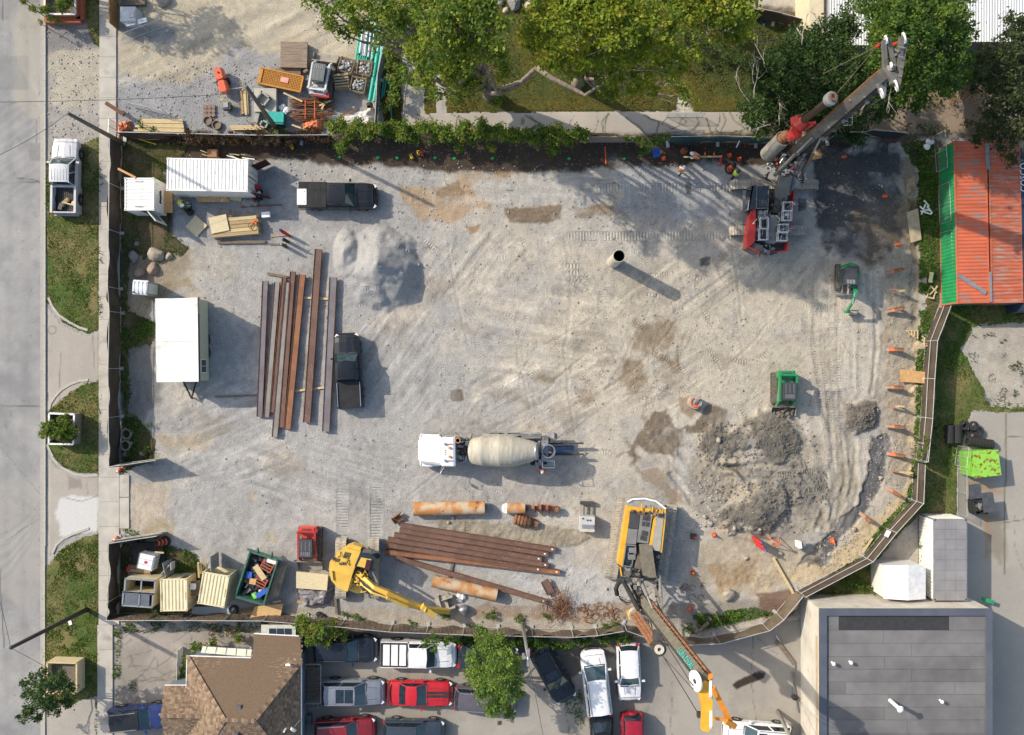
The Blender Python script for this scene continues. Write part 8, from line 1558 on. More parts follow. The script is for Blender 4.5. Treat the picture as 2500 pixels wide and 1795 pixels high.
scatter('yard_gravel','loose stones in the storage yard and entrance',[(115,60,240,380),(260,180,640,320),(400,150,900,250)],1500,.03,.09,mat('gravel_stone',(.34,.33,.31),(.24,.235,.225)))
def cone(label,px,py,h=.5,tilt=None):
 t=thing('traffic_cone',label,'traffic cone',G(px,py,.03).to_tuple(),.3);m_=MB();m_.box((0,0,.02),(.34,.34,.04));m_.build('base',M_ORANGE,t);tp=(0,0,h)if not tilt else(tilt[0],tilt[1],.18)
 turned(t,'cone',(0,0,.03 if not tilt else .16),tp,((0,.15),(.4,.1),(1,.025)),M_ORANGE,14);turned(t,'reflective_band',(0,0,h*.5 if not tilt else .17),(tp[0]*.7,tp[1]*.7,h*.68 if not tilt else .19),((0,.092),(1,.066)),M_WHITE,14)
cone('orange cone at the foot of the north gate leaf',297,1144,.7,(-.45,-.2));cone('orange cone at the foot of the south gate leaf',290,1311,.7,(-.5,-.1));cone('red-orange cone left of the timber rail in the north',1620,387);cone('red-orange cone right of the timber rail',1781,380);cone('red-orange cone nearest the red rig on the north bank',1805,389)
cone('red cone on the pale dirt left of the gas cylinders',1743,1306);cone('red cone on shaded gravel right of the yellow rig',1691,1398);cone('red cone near the south fence beside the yellow rig',1683,1486);cone('fallen cone in the trench bottom',2033,1320,.6,(.1,-.5))
def drum(label,px,py,lean=(0,0)):
 t=thing('traffic_barrel',label,'traffic barrel',G(px,py).to_tuple());turned(t,'base',(0,0,0),(0,0,.12),((0,.42),(1,.38)),M_BLACK,18);z0=.12
 for k in range(6):a,b=k/6,(k+1)/6;turned(t,'band',(lean[0]*a,lean[1]*a,z0+.85*a),(lean[0]*b,lean[1]*b,z0+.85*b),((0,.29-.09*a),(1,.29-.09*b)),M_ORANGE if k%2==0 else M_BLACK,16)
drum('black and orange barrel by the south gate leaf',404,1322,(-.45,0));drum('black and orange barrel beside the worker in lime',1782,413,(.1,.1));drum('black and orange barrel on the north bank behind the workers',1670,369)
YEL=mat('jug_yellow',(.75,.52,.03),rough=.4)
def jug(label,px,py,m,a=0):t=thing('jerry_can',label,'jerry can',G(px,py).to_tuple(),a);m_=MB();m_.box((0,0,.17),(.2,.34,.34));m_.build('body',m,t);m_=MB();m_.box((0,0,.38),(.05,.2,.05));m_.cyl((0,.12,.34),(0,.12,.42),.035);m_.build('handle',M_DARKM,t)
jug('yellow jug alone on the dark north bank',714,360,YEL,.3);jug('yellow jug left of the yellow-red pair',1005,384,YEL,.4);jug('yellow jug touching the red one',1022,375,YEL,.1);jug('red jug on the dark north bank',1031,377,M_RED,.2)
GM=mat('marking_green',(.03,.55,.15));
for i,(x,y)in enumerate(((829,384),(923,385),(969,386),(1062,386),(1108,387),(1202,387),(1389,388),(1524,388))):
 m_=MB();v=G(x,y,.02);[m_.box(v+Vector((math.cos(a)*.08,math.sin(a)*.06,.02)),(.12,.08,.03),rz=a)for a in(0,1.6,3.3,4.7)];tag(simple('survey_mark','green survey mark on the dark north bank, '+('leftmost','second from left','third from left','fourth from left','fourth from right','third from right','second from right','rightmost')[i],'survey mark',m_,GM),group='green survey marks on the north bank')
m_=MB();m_.beam(G(1477,358,.05),G(1479,402,.05),.1,.03);simple('marking_tape','orange marking tape running across the dark bank','tape',m_,M_ORANGE)
for i,(x,y,lb)in enumerate(((2060,384,'topmost orange rag on the dark shaded soil'),(2160,480,'orange rag in the middle of the dark shaded soil'),(2190,599,'lowest orange rag at the edge of the dark shaded soil'))):m_=MB();[m_.rock(G(x,y,.05)+Vector((k*.08-.1,.05*(k%2),0)),.14,sq=.5)for k in range(4)];simple('orange_rag',lb,'rag',m_,M_ORANGE)
t=thing('blue_chair','blue plastic chair overturned on the north bank','chair',G(1600,378).to_tuple(),.2);m_=MB();m_.box((0,0,.4),(.5,.5,.05));m_.build('seat',M_BLUE,t);m_=MB();m_.box((0,.3,.65),(.5,.05,.5));m_.build('backrest',M_BLUE,t)
for sx in(-1,1):
 for sy in(-1,1):m_=MB();m_.beam((sx*.22,sy*.22,0),(sx*.22,sy*.22,.4),.05,.05);m_.build('leg',M_BLUE,t)
 m_=MB();m_.beam((sx*.27,-.2,.6),(sx*.27,.3,.6),.05,.05);m_.build('armrest',M_BLUE,t)
t=thing('timber_rail','pale timber rail with small orange flags where a worker stands','rail',G(1712,385).to_tuple());m_=MB();m_.beam(G(1666,386,.35),G(1760,385,.35),.12,.08);m_.build('rail',M_PALE,t,world=True)
for x in(1715,1737):m_=MB();v=G(x,382,.45);m_.add([v,v+Vector((.1,.28,.1)),v+Vector((.18,-.02,0))],[(0,1,2)]);m_.build('flag',M_ORANGE,t,world=True)
plank('red-painted post standing at the end of the timber rail',(1758,404),(1760,384),.13,.13,.3,M_RED,'red_post','post',z2=.9);plank('white board leaning on the teal fence',(1798,360),(1808,338),.08,.06,.5,M_WHITE,z2=1.2);plank('thin red rod left of the white board',(1795,352),(1797,338),.03,.03,.6,M_RED,'rod','rod',z2=1.1);plank('thin red rod right of the white board',(1818,360),(1822,340),.03,.03,.6,M_RED,'rod','rod',z2=1.1)
t=thing('tripod','orange survey tripod standing in the excavation','tripod',G(1888,1320).to_tuple());m_=MB();[m_.beam((math.cos(a)*.55,math.sin(a)*.55,0),(0,0,1.3),.06,.06)for a in(.5,2.6,4.7)];m_.build('legs',M_ORANGE,t,kind='stuff');m_=MB();m_.box((0,0,1.35),(.22,.16,.16));m_.build('head',M_ORANGE,t)
t=thing('light_tank','white box with a round drum at the edge of the excavation','tank',G(1947,1325).to_tuple(),.1);m_=MB();m_.box((-.1,0,.6),(.25,.5,.9));m_.build('box',M_WHITE,t);m_=MB();m_.cyl((.15,0,.7),(.35,0,.7),.28,n=18);m_.build('drum',M_GREYM,t);m_=MB();m_.beam((.1,-.3,0),(.1,-.3,.6),.06,.5);m_.build('foot',M_GREYM,t)
m_=MB();v=G(1692,1309,.15);m_.box(v,(.45,.4,.3));m_.box(v+Vector((.05,-.05,.2)),(.3,.1,.12),m=1);simple('tool_case','black tool case with a red handle beside the yellow rig','tool case',m_,[M_DARKM,M_RED])
plank('long pale timber reaching from the excavation to the south-east fence',(1887,1362),(1937,1449),.2,.08,.25,M_PALE);plank('pale timber lying in the weeds along the diagonal fence',(2106,1350),(2130,1314),.14,.08,.2,M_PALE)
m_=MB();m_.box(P(2167,1303,1.7),(.35,.5,.03),rz=-.5);simple('fence_sign','small white sign on the diagonal double-railed fence','sign',m_,M_WHITE)
def aframe(label,pts,m=M_PALE):t=thing('sawhorse',label,'sawhorse',G(*pts[0][0]).to_tuple());[MB().beam(G(*a,.12+i*.05),G(*b,.12+i*.05),.09,.07).build('strut',m,t,world=True)for i,(a,b)in enumerate(pts)]
aframe('triangular pale timber brace on the slope',[((2210,808),(2236,807)),((2210,808),(2234,827)),((2222,808),(2224,818)),((2229,808),(2228,822)),((2236,807),(2236,828))]);aframe('fan-shaped timber brace against the east fence',[((2249,821),(2270,838)),((2248,831),(2270,838)),((2248,840),(2270,839)),((2249,848),(2270,840)),((2252,824),(2252,847))]);aframe('timber sawhorse below the wire panels',[((2270,698),(2260,728)),((2285,698),(2276,730)),((2270,700),(2284,716)),((2285,700),(2266,720)),((2261,727),(2276,730))]);aframe('tangled white timber frame beside the large weathered sheet',[((2254,490),(2267,505)),((2243,505),(2260,520)),((2256,500),(2246,525)),((2243,517),(2270,525)),((2258,505),(2271,523)),((2254,514),(2268,517))],M_WHITE);plank('short pale board below the southernmost wire panel',(2275,665),(2271,690),.3,.04,.3,M_PLY)
M_REB=mat('rebar',(.22,.10,.05),(.15,.07,.04),rough=.9)
rr=random.Random(5);m_=MB()
for k in range(150):x,y=rr.gauss(1366,12),rr.gauss(1476,16);a=rr.uniform(0,6.3);p=G(x,y,.1+rr.random()*.5);m_.tube([p,p+Vector((math.cos(a)*.35,math.sin(a)*.35,.15)),p+Vector((math.cos(a+.6)*.7,math.sin(a+.6)*.7,rr.uniform(-.1,.1)))],.018,3)
tag(m_.build('wire_tangle',M_REB),'brown heap of tangled rusty wire near the south fence','wire heap',kind='stuff')
m_=MB()
for k in range(26):x=rr.uniform(1415,1510);y=rr.uniform(1478,1512);r=rr.uniform(.15,.45);v=G(x,y,.05);a0=rr.uniform(0,6);m_.tube([v+Vector((r*math.cos(a0+a),r*math.sin(a0+a),.03))for a in np.linspace(0,rr.uniform(3,6),9)],.022,4)
for k in range(9):x=rr.uniform(1665,1720);y=rr.uniform(1425,1460);r=rr.uniform(.12,.3);v=G(x,y,.05);m_.tube([v+Vector((r*math.cos(a),r*math.sin(a),.03))for a in np.linspace(0,5,8)],.02,4)
tag(m_.build('chain_scraps',M_REB),'loose rusty chains strewn around the foot of the yellow rig mast','chain',kind='stuff')
t=thing('concrete_funnel','grey steel funnel lying by the excavator bucket','funnel',G(1130,1482).to_tuple());turned(t,'cone',(0,.1,.35),(.2,-.7,.2),((0,.38),(.3,.36),(.8,.12),(1,.08)),M_GALV)
for(x,y)in((1130,1460),(2267,351),(691,271),(786,1499)):m_=MB();rr_=random.Random(int(x));[m_.rock(G(x,y,.1)+Vector((rr_.uniform(-.3,.3),rr_.uniform(-.3,.3),0)),.28,rg=rr_)for k in range(5)];simple('plastic_sheet',{1130:'crumpled white sheet behind the steel funnel',2267:'white plastic bag on the slope by the green container wall',691:'crumpled clear plastic beside the teal box',786:'crumpled black and white bag by the south fence'}[x],'plastic sheet',m_,M_WHITE if x!=786 else M_BLACK)
for i,(x,y,lb)in enumerate(((312,1059,'upper square-based concrete ring in the weeds'),(310,1087,'lower square-based concrete ring in the weeds'))):m_=MB();v=G(x,y);m_.ring(v,v+Vector((0,0,.35)),.42,.31,22);[m_.box(v+Vector((math.cos(a)*.42,math.sin(a)*.42,.08)),(.2,.2,.16),rz=a)for a in(.4,1.97,3.54,5.1)];simple('concrete_ring',lb,'concrete ring',m_,mat('ring_concrete',(.28,.245,.2),(.22,.19,.155),rough=.9))
rock_thing('long grey stone below the concrete rings',308,1109,.28,RGY,name='stone',cat='stone',seed=77);rock_thing('pale stone near the north gate leaf',350,1107,.26,RT,name='stone',cat='stone',seed=78)
def planter(label,rim,z,m,base_dx=0,open_=True,group=None):
 q=[P(x,y,z)for x,y in rim];c=sum(q,Vector())/4;t=thing('planter_box',label,'planter',(c.x,c.y,.05))
 for i in range(4):a,b=q[i],q[(i+1)%4];d=Vector((0,0,z/2));a2,b2=a.lerp(c,.03),b.lerp(c,.03);m_=MB();m_.beam(a2-d,b2-d,.08,z-.05);m_.build('side_board',m,t,world=True)
 m_=MB();[m_.beam(q[i].lerp(c,.03),q[(i+1)%4].lerp(c,.03),.13,.06)for i in range(4)];m_.build('rim',M_WHITE if m is not M_PLY else M_PALE,t,world=True);m_=MB();m_.prism([(v.x,v.y)for v in(p.lerp(c,.06)for p in q)],.1,z*.55);m_.build('soil',M_SOIL,t,world=True);return t
planter('grey board planter box holding the yellow-green shrub',[(119,1008),(182,1011),(179,1086),(118,1085)],1.25,mat('grey_board',(.30,.28,.25),(.22,.2,.18),rough=.9,stretch=(1,1,4)));planter('new plywood planter box under the small dark tree',[(114,1616),(188,1618),(188,1694),(114,1694)],1.35,M_PLY);planter('planter box wrapped in orange at the top left corner',[(108,-45),(185,-45),(185,36),(108,36)],1.0,mat('orange_wrap',(.40,.12,.06),(.3,.1,.05),rough=.8))
m_=MB();m_.beam(P(112,50,.3),P(200,50,.3),.5,.5);m_.beam(P(198,50,.3),P(198,-60,.3),.5,.5);simple('brick_edging','red-brown edging wrapped round the top left planter','edging',m_,mat('orange_wrap',(.4,.12,.06)))
M_POLE=mat('pole_wood',(.17,.145,.115),(.12,.1,.08),rough=.9,scale=3,stretch=(3,3,.4))
def pole(label,base,top,z,r=.16,m=M_POLE,arm=False):
 b_=P(base[0],base[1],0);T_=P(top[0],top[1],z);t=thing('utility_pole',label,'pole',b_.to_tuple());turned(t,'shaft',(0,0,-.1),T_-b_,((0,r*1.15),(1,r*.75)),m,14)
 if arm:
  m_=MB();v=T_-b_;m_.box(v-Vector((0,0,.4)),(.2,1.2,.15));m_.cyl(v-Vector((.3,0,1.0)),v-Vector((.3,0,.4)),.14);m_.build('crossarm',M_GREYM,t)
 return T_
p1=pole('brown utility pole leaning over the sidewalk in the north-west',(297,348),(166,277),8.8);p2=pole('dark utility pole over the verge in the south-west',(213,1488),(26,1582),10.3,m=mat('pole_dark',(.05,.043,.036),rough=.8));p3=pole('square brown pole crossing the storage yard beside the teal box',(677,318),(601,212),9.5,.17);p4=pole('grey pole behind the street tree, bent over the parked cars',(1276,1526),(1290,1610),7.8,.13,M_GALV,True);p5=pole('pale concrete pole at the bottom edge by the flat-roofed building',(1899,1735),(1965,1880),7.5,.15,M_CONCR)
m_=MB();v=P(171,1520,.1);m_.box(v,(.25,.4,.04),rz=.3);simple('notice','small white notice beside the south-west pole','sign',m_,M_WHITE)
for a,b,lb in(((p1,P(-60,405,8.6)),0,'overhead wire from the north-west pole to the street'),((P(-60,250,9),P(620,226,9)),0,'overhead wire crossing the yard entrance'),((p2,P(300,1760,7)),0,'overhead wire running down from the dark south-west pole'),((p2,P(-60,1330,9)),0,'overhead wire running up the street from the dark pole'),((p4,P(1345,1900,7)),0,'overhead wire running down from the grey pole')):
 m_=MB();m_.tube([a[0].lerp(a[1],i/8)-Vector((0,0,.5*math.sin(math.pi*i/8)))for i in range(9)],.018,4);tag(m_.build('overhead_wire',M_DARKM),lb,'wire')
HV_O=mat('vest_orange',(.75,.22,.04),rough=.7);HV_L=mat('vest_lime',(.55,.72,.04),rough=.7);HV_R=mat('jacket_red',(.58,.07,.03),rough=.7);NAVY=mat('trousers_navy',(.02,.025,.05),rough=.8);SKIN=mat('skin',(.45,.25,.17),rough=.6);M_SIL=mat('reflective_tape',(.7,.7,.6),rough=.4);M_LGREY=mat('shirt_grey',(.42,.42,.44),rough=.8)
def person(label,px,py,ang,vest,hat,pose='stand',shirt=None):
 z0=gz(px,py);v=P(px,py,z0);t=thing('person',label,'person',(v.x,v.y,z0),R_(-ang));shirt=shirt or M_LGREY
 if pose=='stand':hip=.92;J=dict(pel=(0,0,.92),wst=(0.02,0,1.1),chs=(.05,0,1.36),nek=(.06,0,1.5),hd=(.09,0,1.68));arms=[((.04,s*.2,1.42),(.12,s*.27,1.16),(.36,s*.2,1.06))for s in(-1,1)];legs=[((0,s*.1,.88),(.06+.1*s,s*.12,.48),(-.02+.16*s,s*.13,.07),(.14+.16*s,s*.15,.04))for s in(-1,1)]
 elif pose=='bend':J=dict(pel=(-.1,0,.88),wst=(.02,0,1.02),chs=(.25,0,1.16),nek=(.38,0,1.24),hd=(.52,0,1.33));arms=[((.26,s*.2,1.2),(.42,s*.26,.95),(.58,s*.16,.78))for s in(-1,1)];legs=[((-.1,s*.1,.85),(.02,s*.13,.46),(-.06+.1*s,s*.14,.07),(.1+.1*s,s*.15,.04))for s in(-1,1)]
 else:J=dict(pel=(-.12,0,.36),wst=(0,0,.5),chs=(.14,0,.74),nek=(.2,0,.88),hd=(.28,0,1.04));arms=[((.12,s*.2,.8),(.28,s*.28,.58),(.48,s*.15,.5))for s in(-1,1)];legs=[((-.12,s*.1,.36),(.25,s*.18,.5),(.05,s*.17,.08),(.2,s*.18,.05))for s in(-1,1)]
 me=bpy.data.meshes.new('b');V_=[J['pel'],J['wst'],J['chs'],J['nek'],J['hd']];E_=[(0,1),(1,2),(2,3),(3,4)];Rr=[(.15,.13),(.14,.12),(.17,.12),(.06,.06),(.10,.115)]
 for a in arms:b=len(V_);V_+=list(a);E_+=[(2,b),(b,b+1),(b+1,b+2)];Rr+=[(.075,.075),(.055,.055),(.04,.04)]
 for l in legs:b=len(V_);V_+=list(l);E_+=[(0,b),(b,b+1),(b+1,b+2),(b+2,b+3)];Rr+=[(.1,.1),(.075,.075),(.055,.055),(.05,.04)]
 me.from_pydata(V_,E_,[]);o=bpy.data.objects.new('b',me);COL.objects.link(o);md=o.modifiers.new('s','SKIN');
 for i,r in enumerate(Rr):me.skin_vertices[0].data[i].radius=r
 me.skin_vertices[0].data[0].use_root=True;o.modifiers.new('d','SUBSURF').levels=1
 bpy.context.view_layer.update();dm=bpy.data.meshes.new_from_object(o.evaluated_get(bpy.context.evaluated_depsgraph_get()));bpy.data.objects.remove(o)
 dm.materials.clear();[dm.materials.append(x)for x in(NAVY,shirt,SKIN,M_BLACK)];pz=J['pel'][2];hd=Vector(J['hd']);hands=[Vector(a[2])for a in arms]
 for p in dm.polygons:
  c=p.center;p.use_smooth=True
  p.material_index=2 if((c-hd).length<.16 or min((c-h).length for h in hands)<.1)else(3 if c.z<.1 else(0 if(c.z<pz+.05 and c.x<9 and abs(c.y)<.24 and min((c-Vector(a[1])).length for a in arms)>.15)else 1))
 b=bpy.data.objects.new('body',dm);COL.objects.link(b);b.parent=t
 m_=MB();W_,Cc,N_=Vector(J['wst']),Vector(J['chs']),Vector(J['nek']);ax=(N_-W_).normalized();y=Vector((0,1,0));zz=ax.cross(y)
 m_.loft([[c_+y*math.cos(a)*w+zz*math.sin(a)*d for a in np.linspace(0,6.283,13)[:-1]]for c_,w,d in((W_-ax*.12,.19,.17),(Cc,.245,.18),(Cc+ax*.09,.235,.165),(N_-ax*.005,.12,.11))]);ve=m_.build('vest',vest,t,smooth=True)
 m_=MB();[m_.beam(c_+y*s*.11+zz*sg*.175,Cc+ax*.08+y*s*.12+zz*sg*.165,.05,.01)for s in(-1,1)for sg in(-1,1)for c_ in(W_,)];m_.build('reflective_strip',M_SIL,ve)
 hx=(hd-N_).normalized();m_=MB();m_.loft([[hd+hx*u+Vector((math.cos(a)*r*1.1,math.sin(a)*r,0))for a in np.linspace(0,6.283,15)[:-1]]for u,r in((.03,.15),(.045,.135),(.10,.12),(.145,.08),(.16,.02))]);m_.box(hd+hx*.035+Vector((.14,0,0)),(.08,.18,.015));m_.build('hard_hat',hat,t,smooth=True)
 for a in arms:
  h=Vector(a[2]);d=(h-Vector(a[1])).normalized();m_=MB();sd=d.cross(Vector((0,0,1))).normalized()
  for k in range(4):q=h+d*.05+sd*(k-1.5)*.022;m_.tube([q,q+d*(.05+.008*(k in(1,2))),q+d*.08-Vector((0,0,.03))],[.010,.009,.007],5)
  q=h+d*.01+sd*.04;m_.tube([q,q+d*.03+sd*.03,q+d*.06+sd*.03-Vector((0,0,.02))],[.012,.010,.008],5);m_.build('fingers',SKIN,t,kind='stuff')
 return t
HY=mat('hat_yellow',(.80,.62,.03),rough=.35);HW=mat('hat_white',(.8,.8,.8),rough=.35);HB=mat('hat_dark',(.03,.04,.045),rough=.35)
person('person in a lime vest and yellow hard hat crouching by the long white container',444,497,30,HV_L,HY,'squat');person('person in a lime-striped dark vest and white hard hat crouching beside the yellow-hatted one',466,504,160,mat('vest_dark',(.10,.13,.10),rough=.7),HW,'squat',mat('shirt_dark',(.03,.035,.04)))
person('person in an orange vest and white hard hat standing on the timber rail',1698,391,200,HV_O,HW,'bend');person('person in an orange vest and white hard hat on the gravel, left of the drums',1657,424,-50,HV_O,HW,'stand',M_WHITE);person('person in a lime vest and dark hard hat beside the black and orange barrel',1786,432,-30,HV_L,HB,'stand');person('person in a red-orange jacket and white hard hat behind the mixer truck',1322,1142,88,HV_R,HW,'stand',HV_R)
rr=random.Random(6)
def skip(name,label,quad,z,m,inset=.06):
 q=[P(x,y,z)for x,y in quad];c=sum(q,Vector())/4;t=thing(name,label,'skip',(c.x,c.y,0));
 for i in range(4):
  a,b=q[i],q[(i+1)%4];k=.88;a0,b0=Vector((a.x,a.y,.1)).lerp(Vector((c.x,c.y,.1)),1-k),Vector((b.x,b.y,.1)).lerp(Vector((c.x,c.y,.1)),1-k);i1,i2=a.lerp(c,inset),b.lerp(c,inset)
  m_=MB();m_.add([a0,b0,b,a,i1,i2,b0.lerp(c,inset)+Vector((0,0,.05)),a0.lerp(c,inset)+Vector((0,0,.05))],[(0,1,2,3),(3,2,5,4),(4,5,6,7)]);m_.build('side',m,t,world=True)
  m_=MB();m_.beam(a,b,.12,.1);m_.build('rim',m,t,world=True)
 m_=MB();m_.prism([(v.x,v.y)for v in(p.lerp(c,.15)for p in q)],.1,.2);m_.build('floor',m,t,world=True);return t,q,c
SG=mat('skip_green',(.03,.10,.07),(.05,.12,.09),rough=.6,c3=(.2,.22,.18),c3lo=.6)
t,q,c=skip('waste_skip','dark green waste skip full of debris',[(611,1346),(678,1368),(643,1477),(574,1457)],1.6,SG)
m_=MB();m_.beam(P(604,1341,1.5),P(690,1367,1.5),.15,.12);m_.beam(P(630,1340,1.2),P(628,1352,1.6),.1,.3);m_.beam(P(665,1350,1.2),P(661,1364,1.6),.1,.3);m_.build('lifting_bar',SG,t,world=True)
cols=[M_BLACK,mat('debris_white',(.55,.55,.53)),M_OLDWOOD,mat('debris_brown',(.22,.12,.07)),M_DARKM,M_GREYM];m_=MB()
for k in range(150):
 u,v=rr.uniform(.1,.9),rr.uniform(.07,.93);p=q[0].lerp(q[1],u).lerp(q[3].lerp(q[2],u),v);p.z=rr.uniform(.6,1.15);mi=rr.choice((0,0,0,1,2,3,4,5,5));
 if rr.random()<.5:m_.rock(p,rr.uniform(.1,.3),m=mi,rg=rr)
 else:m_.box(p,(rr.uniform(.2,.8),rr.uniform(.05,.3),.04),m=mi,M=Matrix.Rotation(rr.uniform(0,3),3,'Z')@Matrix.Rotation(rr.uniform(-.4,.4),3,'X'))
tag(m_.build('debris',cols),'mixed rubbish filling the green skip','rubbish',kind='stuff')
RPAL=mat('red_pallet',(.36,.09,.05),(.3,.08,.045),rough=.8)
for(x,y,a,lb)in((652,1382,28,'upper red slatted pallet in the skip'),(636,1421,27,'lower red slatted pallet in the skip')):
 tt=thing('red_pallet',lb,'pallet',P(x,y,1.35).to_tuple(),R_(-a))
 for k in range(4):m_=MB();m_.box((0,-.33+k*.22,0),(.95,.09,.04));m_.build('slat',RPAL,tt)
 for k in(-1,1):m_=MB();m_.box((k*.42,0,-.04),(.09,.8,.06));m_.build('bearer',RPAL,tt)
for(x,y,w,h,a,m,lb)in((634,1398,14,40,-35,M_PALE,'cream board lying across the skip debris'),(640,1448,32,12,-32,M_BLUE,'bright blue panel in the skip'),(608,1404,14,16,5,M_BLUE,'blue bundle at the left side of the skip'),(664,1370,24,12,15,M_WHITE,'white sheet at the top end of the skip'),(617,1420,16,14,10,M_PLYORG,'brown cardboard in the skip'),(620,1455,8,14,-30,mat('lime_plastic',(.2,.65,.1)),'lime green plastic piece in the skip')):board(lb,rect(x,y,w,h,a),1.4,m,.05,'debris_board','board')
board('long brown board leaning on the right side of the green skip',[(676,1386),(700,1382),(680,1455),(655,1461)],1.0,M_PLYOLD,.05);board('light orange grained plywood on the south fence line',[(622,1481),(692,1474),(684,1506),(610,1510)],.5,mat('grained_ply',(.62,.42,.2),(.48,.32,.15),rough=.8,scale=2,stretch=(1,6,1)));plank('brown plank left of the grained plywood, upper',(584,1491),(626,1484),.2,.06,.2,M_OLDWOOD);plank('brown plank left of the grained plywood, lower',(590,1499),(618,1497),.2,.06,.15,M_WOOD);plank('pale batten between skip and grained plywood',(666,1471),(686,1467),.16,.06,.3,M_PALE)
t=thing('water_tote','white caged water tote with a red cap standing on planks','water tote',P(357,1372,1.5).to_tuple(),R_(-12));t.location.z=.35
m_=MB();m_.box((0,0,.65),(1.15,1.15,1.1));m_.box((0,0,1.22),(1.0,1.0,.06));m_.build('tank',mat('tote_white',(.74,.75,.76),(.68,.69,.7),rough=.4),t);m_=MB()
for s in(-.6,.6):
 for k in range(6):m_.tube([(s,-.6+.24*k,.1),(s,-.6+.24*k,1.25)],.014,4);m_.tube([(-.6+.24*k,s,.1),(-.6+.24*k,s,1.25)],.014,4)
 for k in range(5):m_.tube([(s,-.6,.2+.26*k),(s,.6,.2+.26*k)],.014,4);m_.tube([(-.6,s,.2+.26*k),(.6,s,.2+.26*k)],.014,4)
m_.tube([(-.6,-.2,1.27),(.6,-.2,1.27)],.014,4);m_.tube([(-.6,.2,1.27),(.6,.2,1.27)],.014,4);m_.build('cage',M_GALV,t);m_=MB();m_.cyl((0,0,1.25),(0,0,1.3),.11);m_.build('cap',M_RED,t)
t=thing('plank_pile','pile of weathered planks under the water tote','timber stack',G(346,1395).to_tuple(),R_(-4))
for L2 in range(3):
 for k in range(4):m_=MB();m_.box((rr.uniform(-.05,.05),-.42+.28*k,.1+.16*L2),(1.75,.25,.12));m_.build('plank',(M_OLDWOOD,M_WOOD,M_OLDWOOD)[(k+L2)%3],t)
t=thing('flat_trailer','black flat trailer frame behind the water tote','trailer',G(365,1352).to_tuple());m_=MB();m_.box((0,.1,.35),(2.4,1.5,.15));m_.box((0,.9,.5),(2.5,.12,.25));m_.build('deck',M_BLACK,t);m_=MB();[m_.cyl((s*1.25-.1,-.3,.3),(s*1.25+.1,-.3,.3),.3,n=14)for s in(-1,1)];m_.build('wheel',M_BLACK,t)
m_=MB();m_.box(G(320,1386,.25),(.3,.3,.5));simple('red_can','red can at the left end of the plank pile','can',m_,M_RED);plank('yellow timber on the black trailer',(378,1348),(400,1350),.12,.08,.7,M_PALE);plank('yellow-orange timber at the foot of the tote',(326,1407),(372,1408),.12,.08,.75,M_PLYORG)
m_=MB();m_.beam(P(398,1400,1.2),P(421,1375,1.2),.05,1.3);m_.beam(P(421,1372,1.5),P(422,1390,1.5),.05,.8);simple('metal_door_leaf','grey-white metal door leaf leaning above the upright cream container','door',m_,mat('door_grey',(.42,.42,.40)))
for(a,b,lb)in(((486,1410),(484,1374),'left yellow timber post between the cream containers'),((491,1400),(490,1370),'right yellow timber post between the cream containers'),((503,1392),(509,1366),'yellow timber leaning on the askew cream container')):plank(lb,a,b,.13,.1,1.0,M_PALE,z2=1.9)
m_=MB();m_.box(P(476,1437,1.2),(.9,1.15,.06),rz=R_(8));simple('tool_shelf','brown plywood shelf hung between the cream containers','shelf',m_,M_OLDWOOD);m_=MB();m_.box(P(471,1432,1.5),(.38,.4,.3));simple('water_heater','white box on the shelf between the cream containers','box',m_,M_WHITE)
for k in range(6):plank(('topmost','second','third','fourth','fifth','lowest')[k]+' white-blue metal profile of the bundle by the south fence',(466+k%3*3,1484+k*3.2),(566+(k*7)%9,1481+k*3.2),.1,.07,.12,mat('zinc_profile',(.42,.48,.52),(.36,.42,.46),rough=.35),'metal_profile','metal profile')
pipe_thing('tyre','black tyre by the white-blue metal profiles',(572,1488),(572,1489),.4,.25,M_TYRE,M_TYRE,.1,'tyre')if 0 else None
def tyre(label,px,py,z=.12,flat=True,r=.36,ax=(0,0,1),group=None):
 v=G(px,py,z);a=Vector(ax)*.11;m_=MB();m_.ring(v-a,v+a,r,r*.58,20);m_.ring(v-a*.6,v+a*.6,r*1.03,r*.9,20);tag(simple('tyre',label,'tyre',m_,M_TYRE),group=group)
tyre('tyre by the white-blue metal profiles',572,1488)
GT='worn tyres piled by the lime green skip'
for k in range(6):
 for j in range(2):tyre('worn tyre, %s from the top in the %s strapped column'%(('first','second','third','fourth','fifth','sixth')[k],('left','right')[j]),2313+j*19,1041+k*7.2,.36,ax=(0,1,0),r=.34,group=GT)
for k in range(8):tyre('worn tyre, %s from the left in the slanting row above the lime skip'%('first','second','third','fourth','fifth','sixth','seventh','eighth')[k],2360+k*7.6,1077+k*1.0,.36,ax=(1,-.12,0),r=.36,group=GT)
for(x,y,z,lb)in((2346,1037,.5,'flat tyre at the top left of the loose tyre pile'),(2369,1039,.5,'flat tyre at the top right of the loose tyre pile'),(2385,1054,.3,'flat tyre at the right of the loose tyre pile'),(2369,1060,.15,'flat tyre low in the loose tyre pile'),(2358,1045,.2,'flat tyre in the middle of the loose tyre pile')):tyre(lb,x,y,z)
LIM=mat('lime_skip',(.26,.55,.06),(.21,.46,.06),rough=.6,scale=1.5,c3=(.20,.085,.02),c3lo=.53,c3hi=.60,c3scale=3.2)
t=thing('lime_skip','lime green skip with a rust-spotted lid','skip',P(2400,1135,0).to_tuple());upoly(t,'lid',[(2369,1101),(2437,1098),(2445,1160),(2381,1168)],1.45,1.55,LIM);LG=mat('lime_plain',(.26,.58,.07),(.22,.5,.06),rough=.5);upoly(t,'body',[(2366,1103),(2434,1100),(2441,1158),(2378,1165)],.1,1.44,LG);upoly(t,'chute',[(2352,1104),(2368,1102),(2376,1164),(2358,1160)],.1,.9,LG)
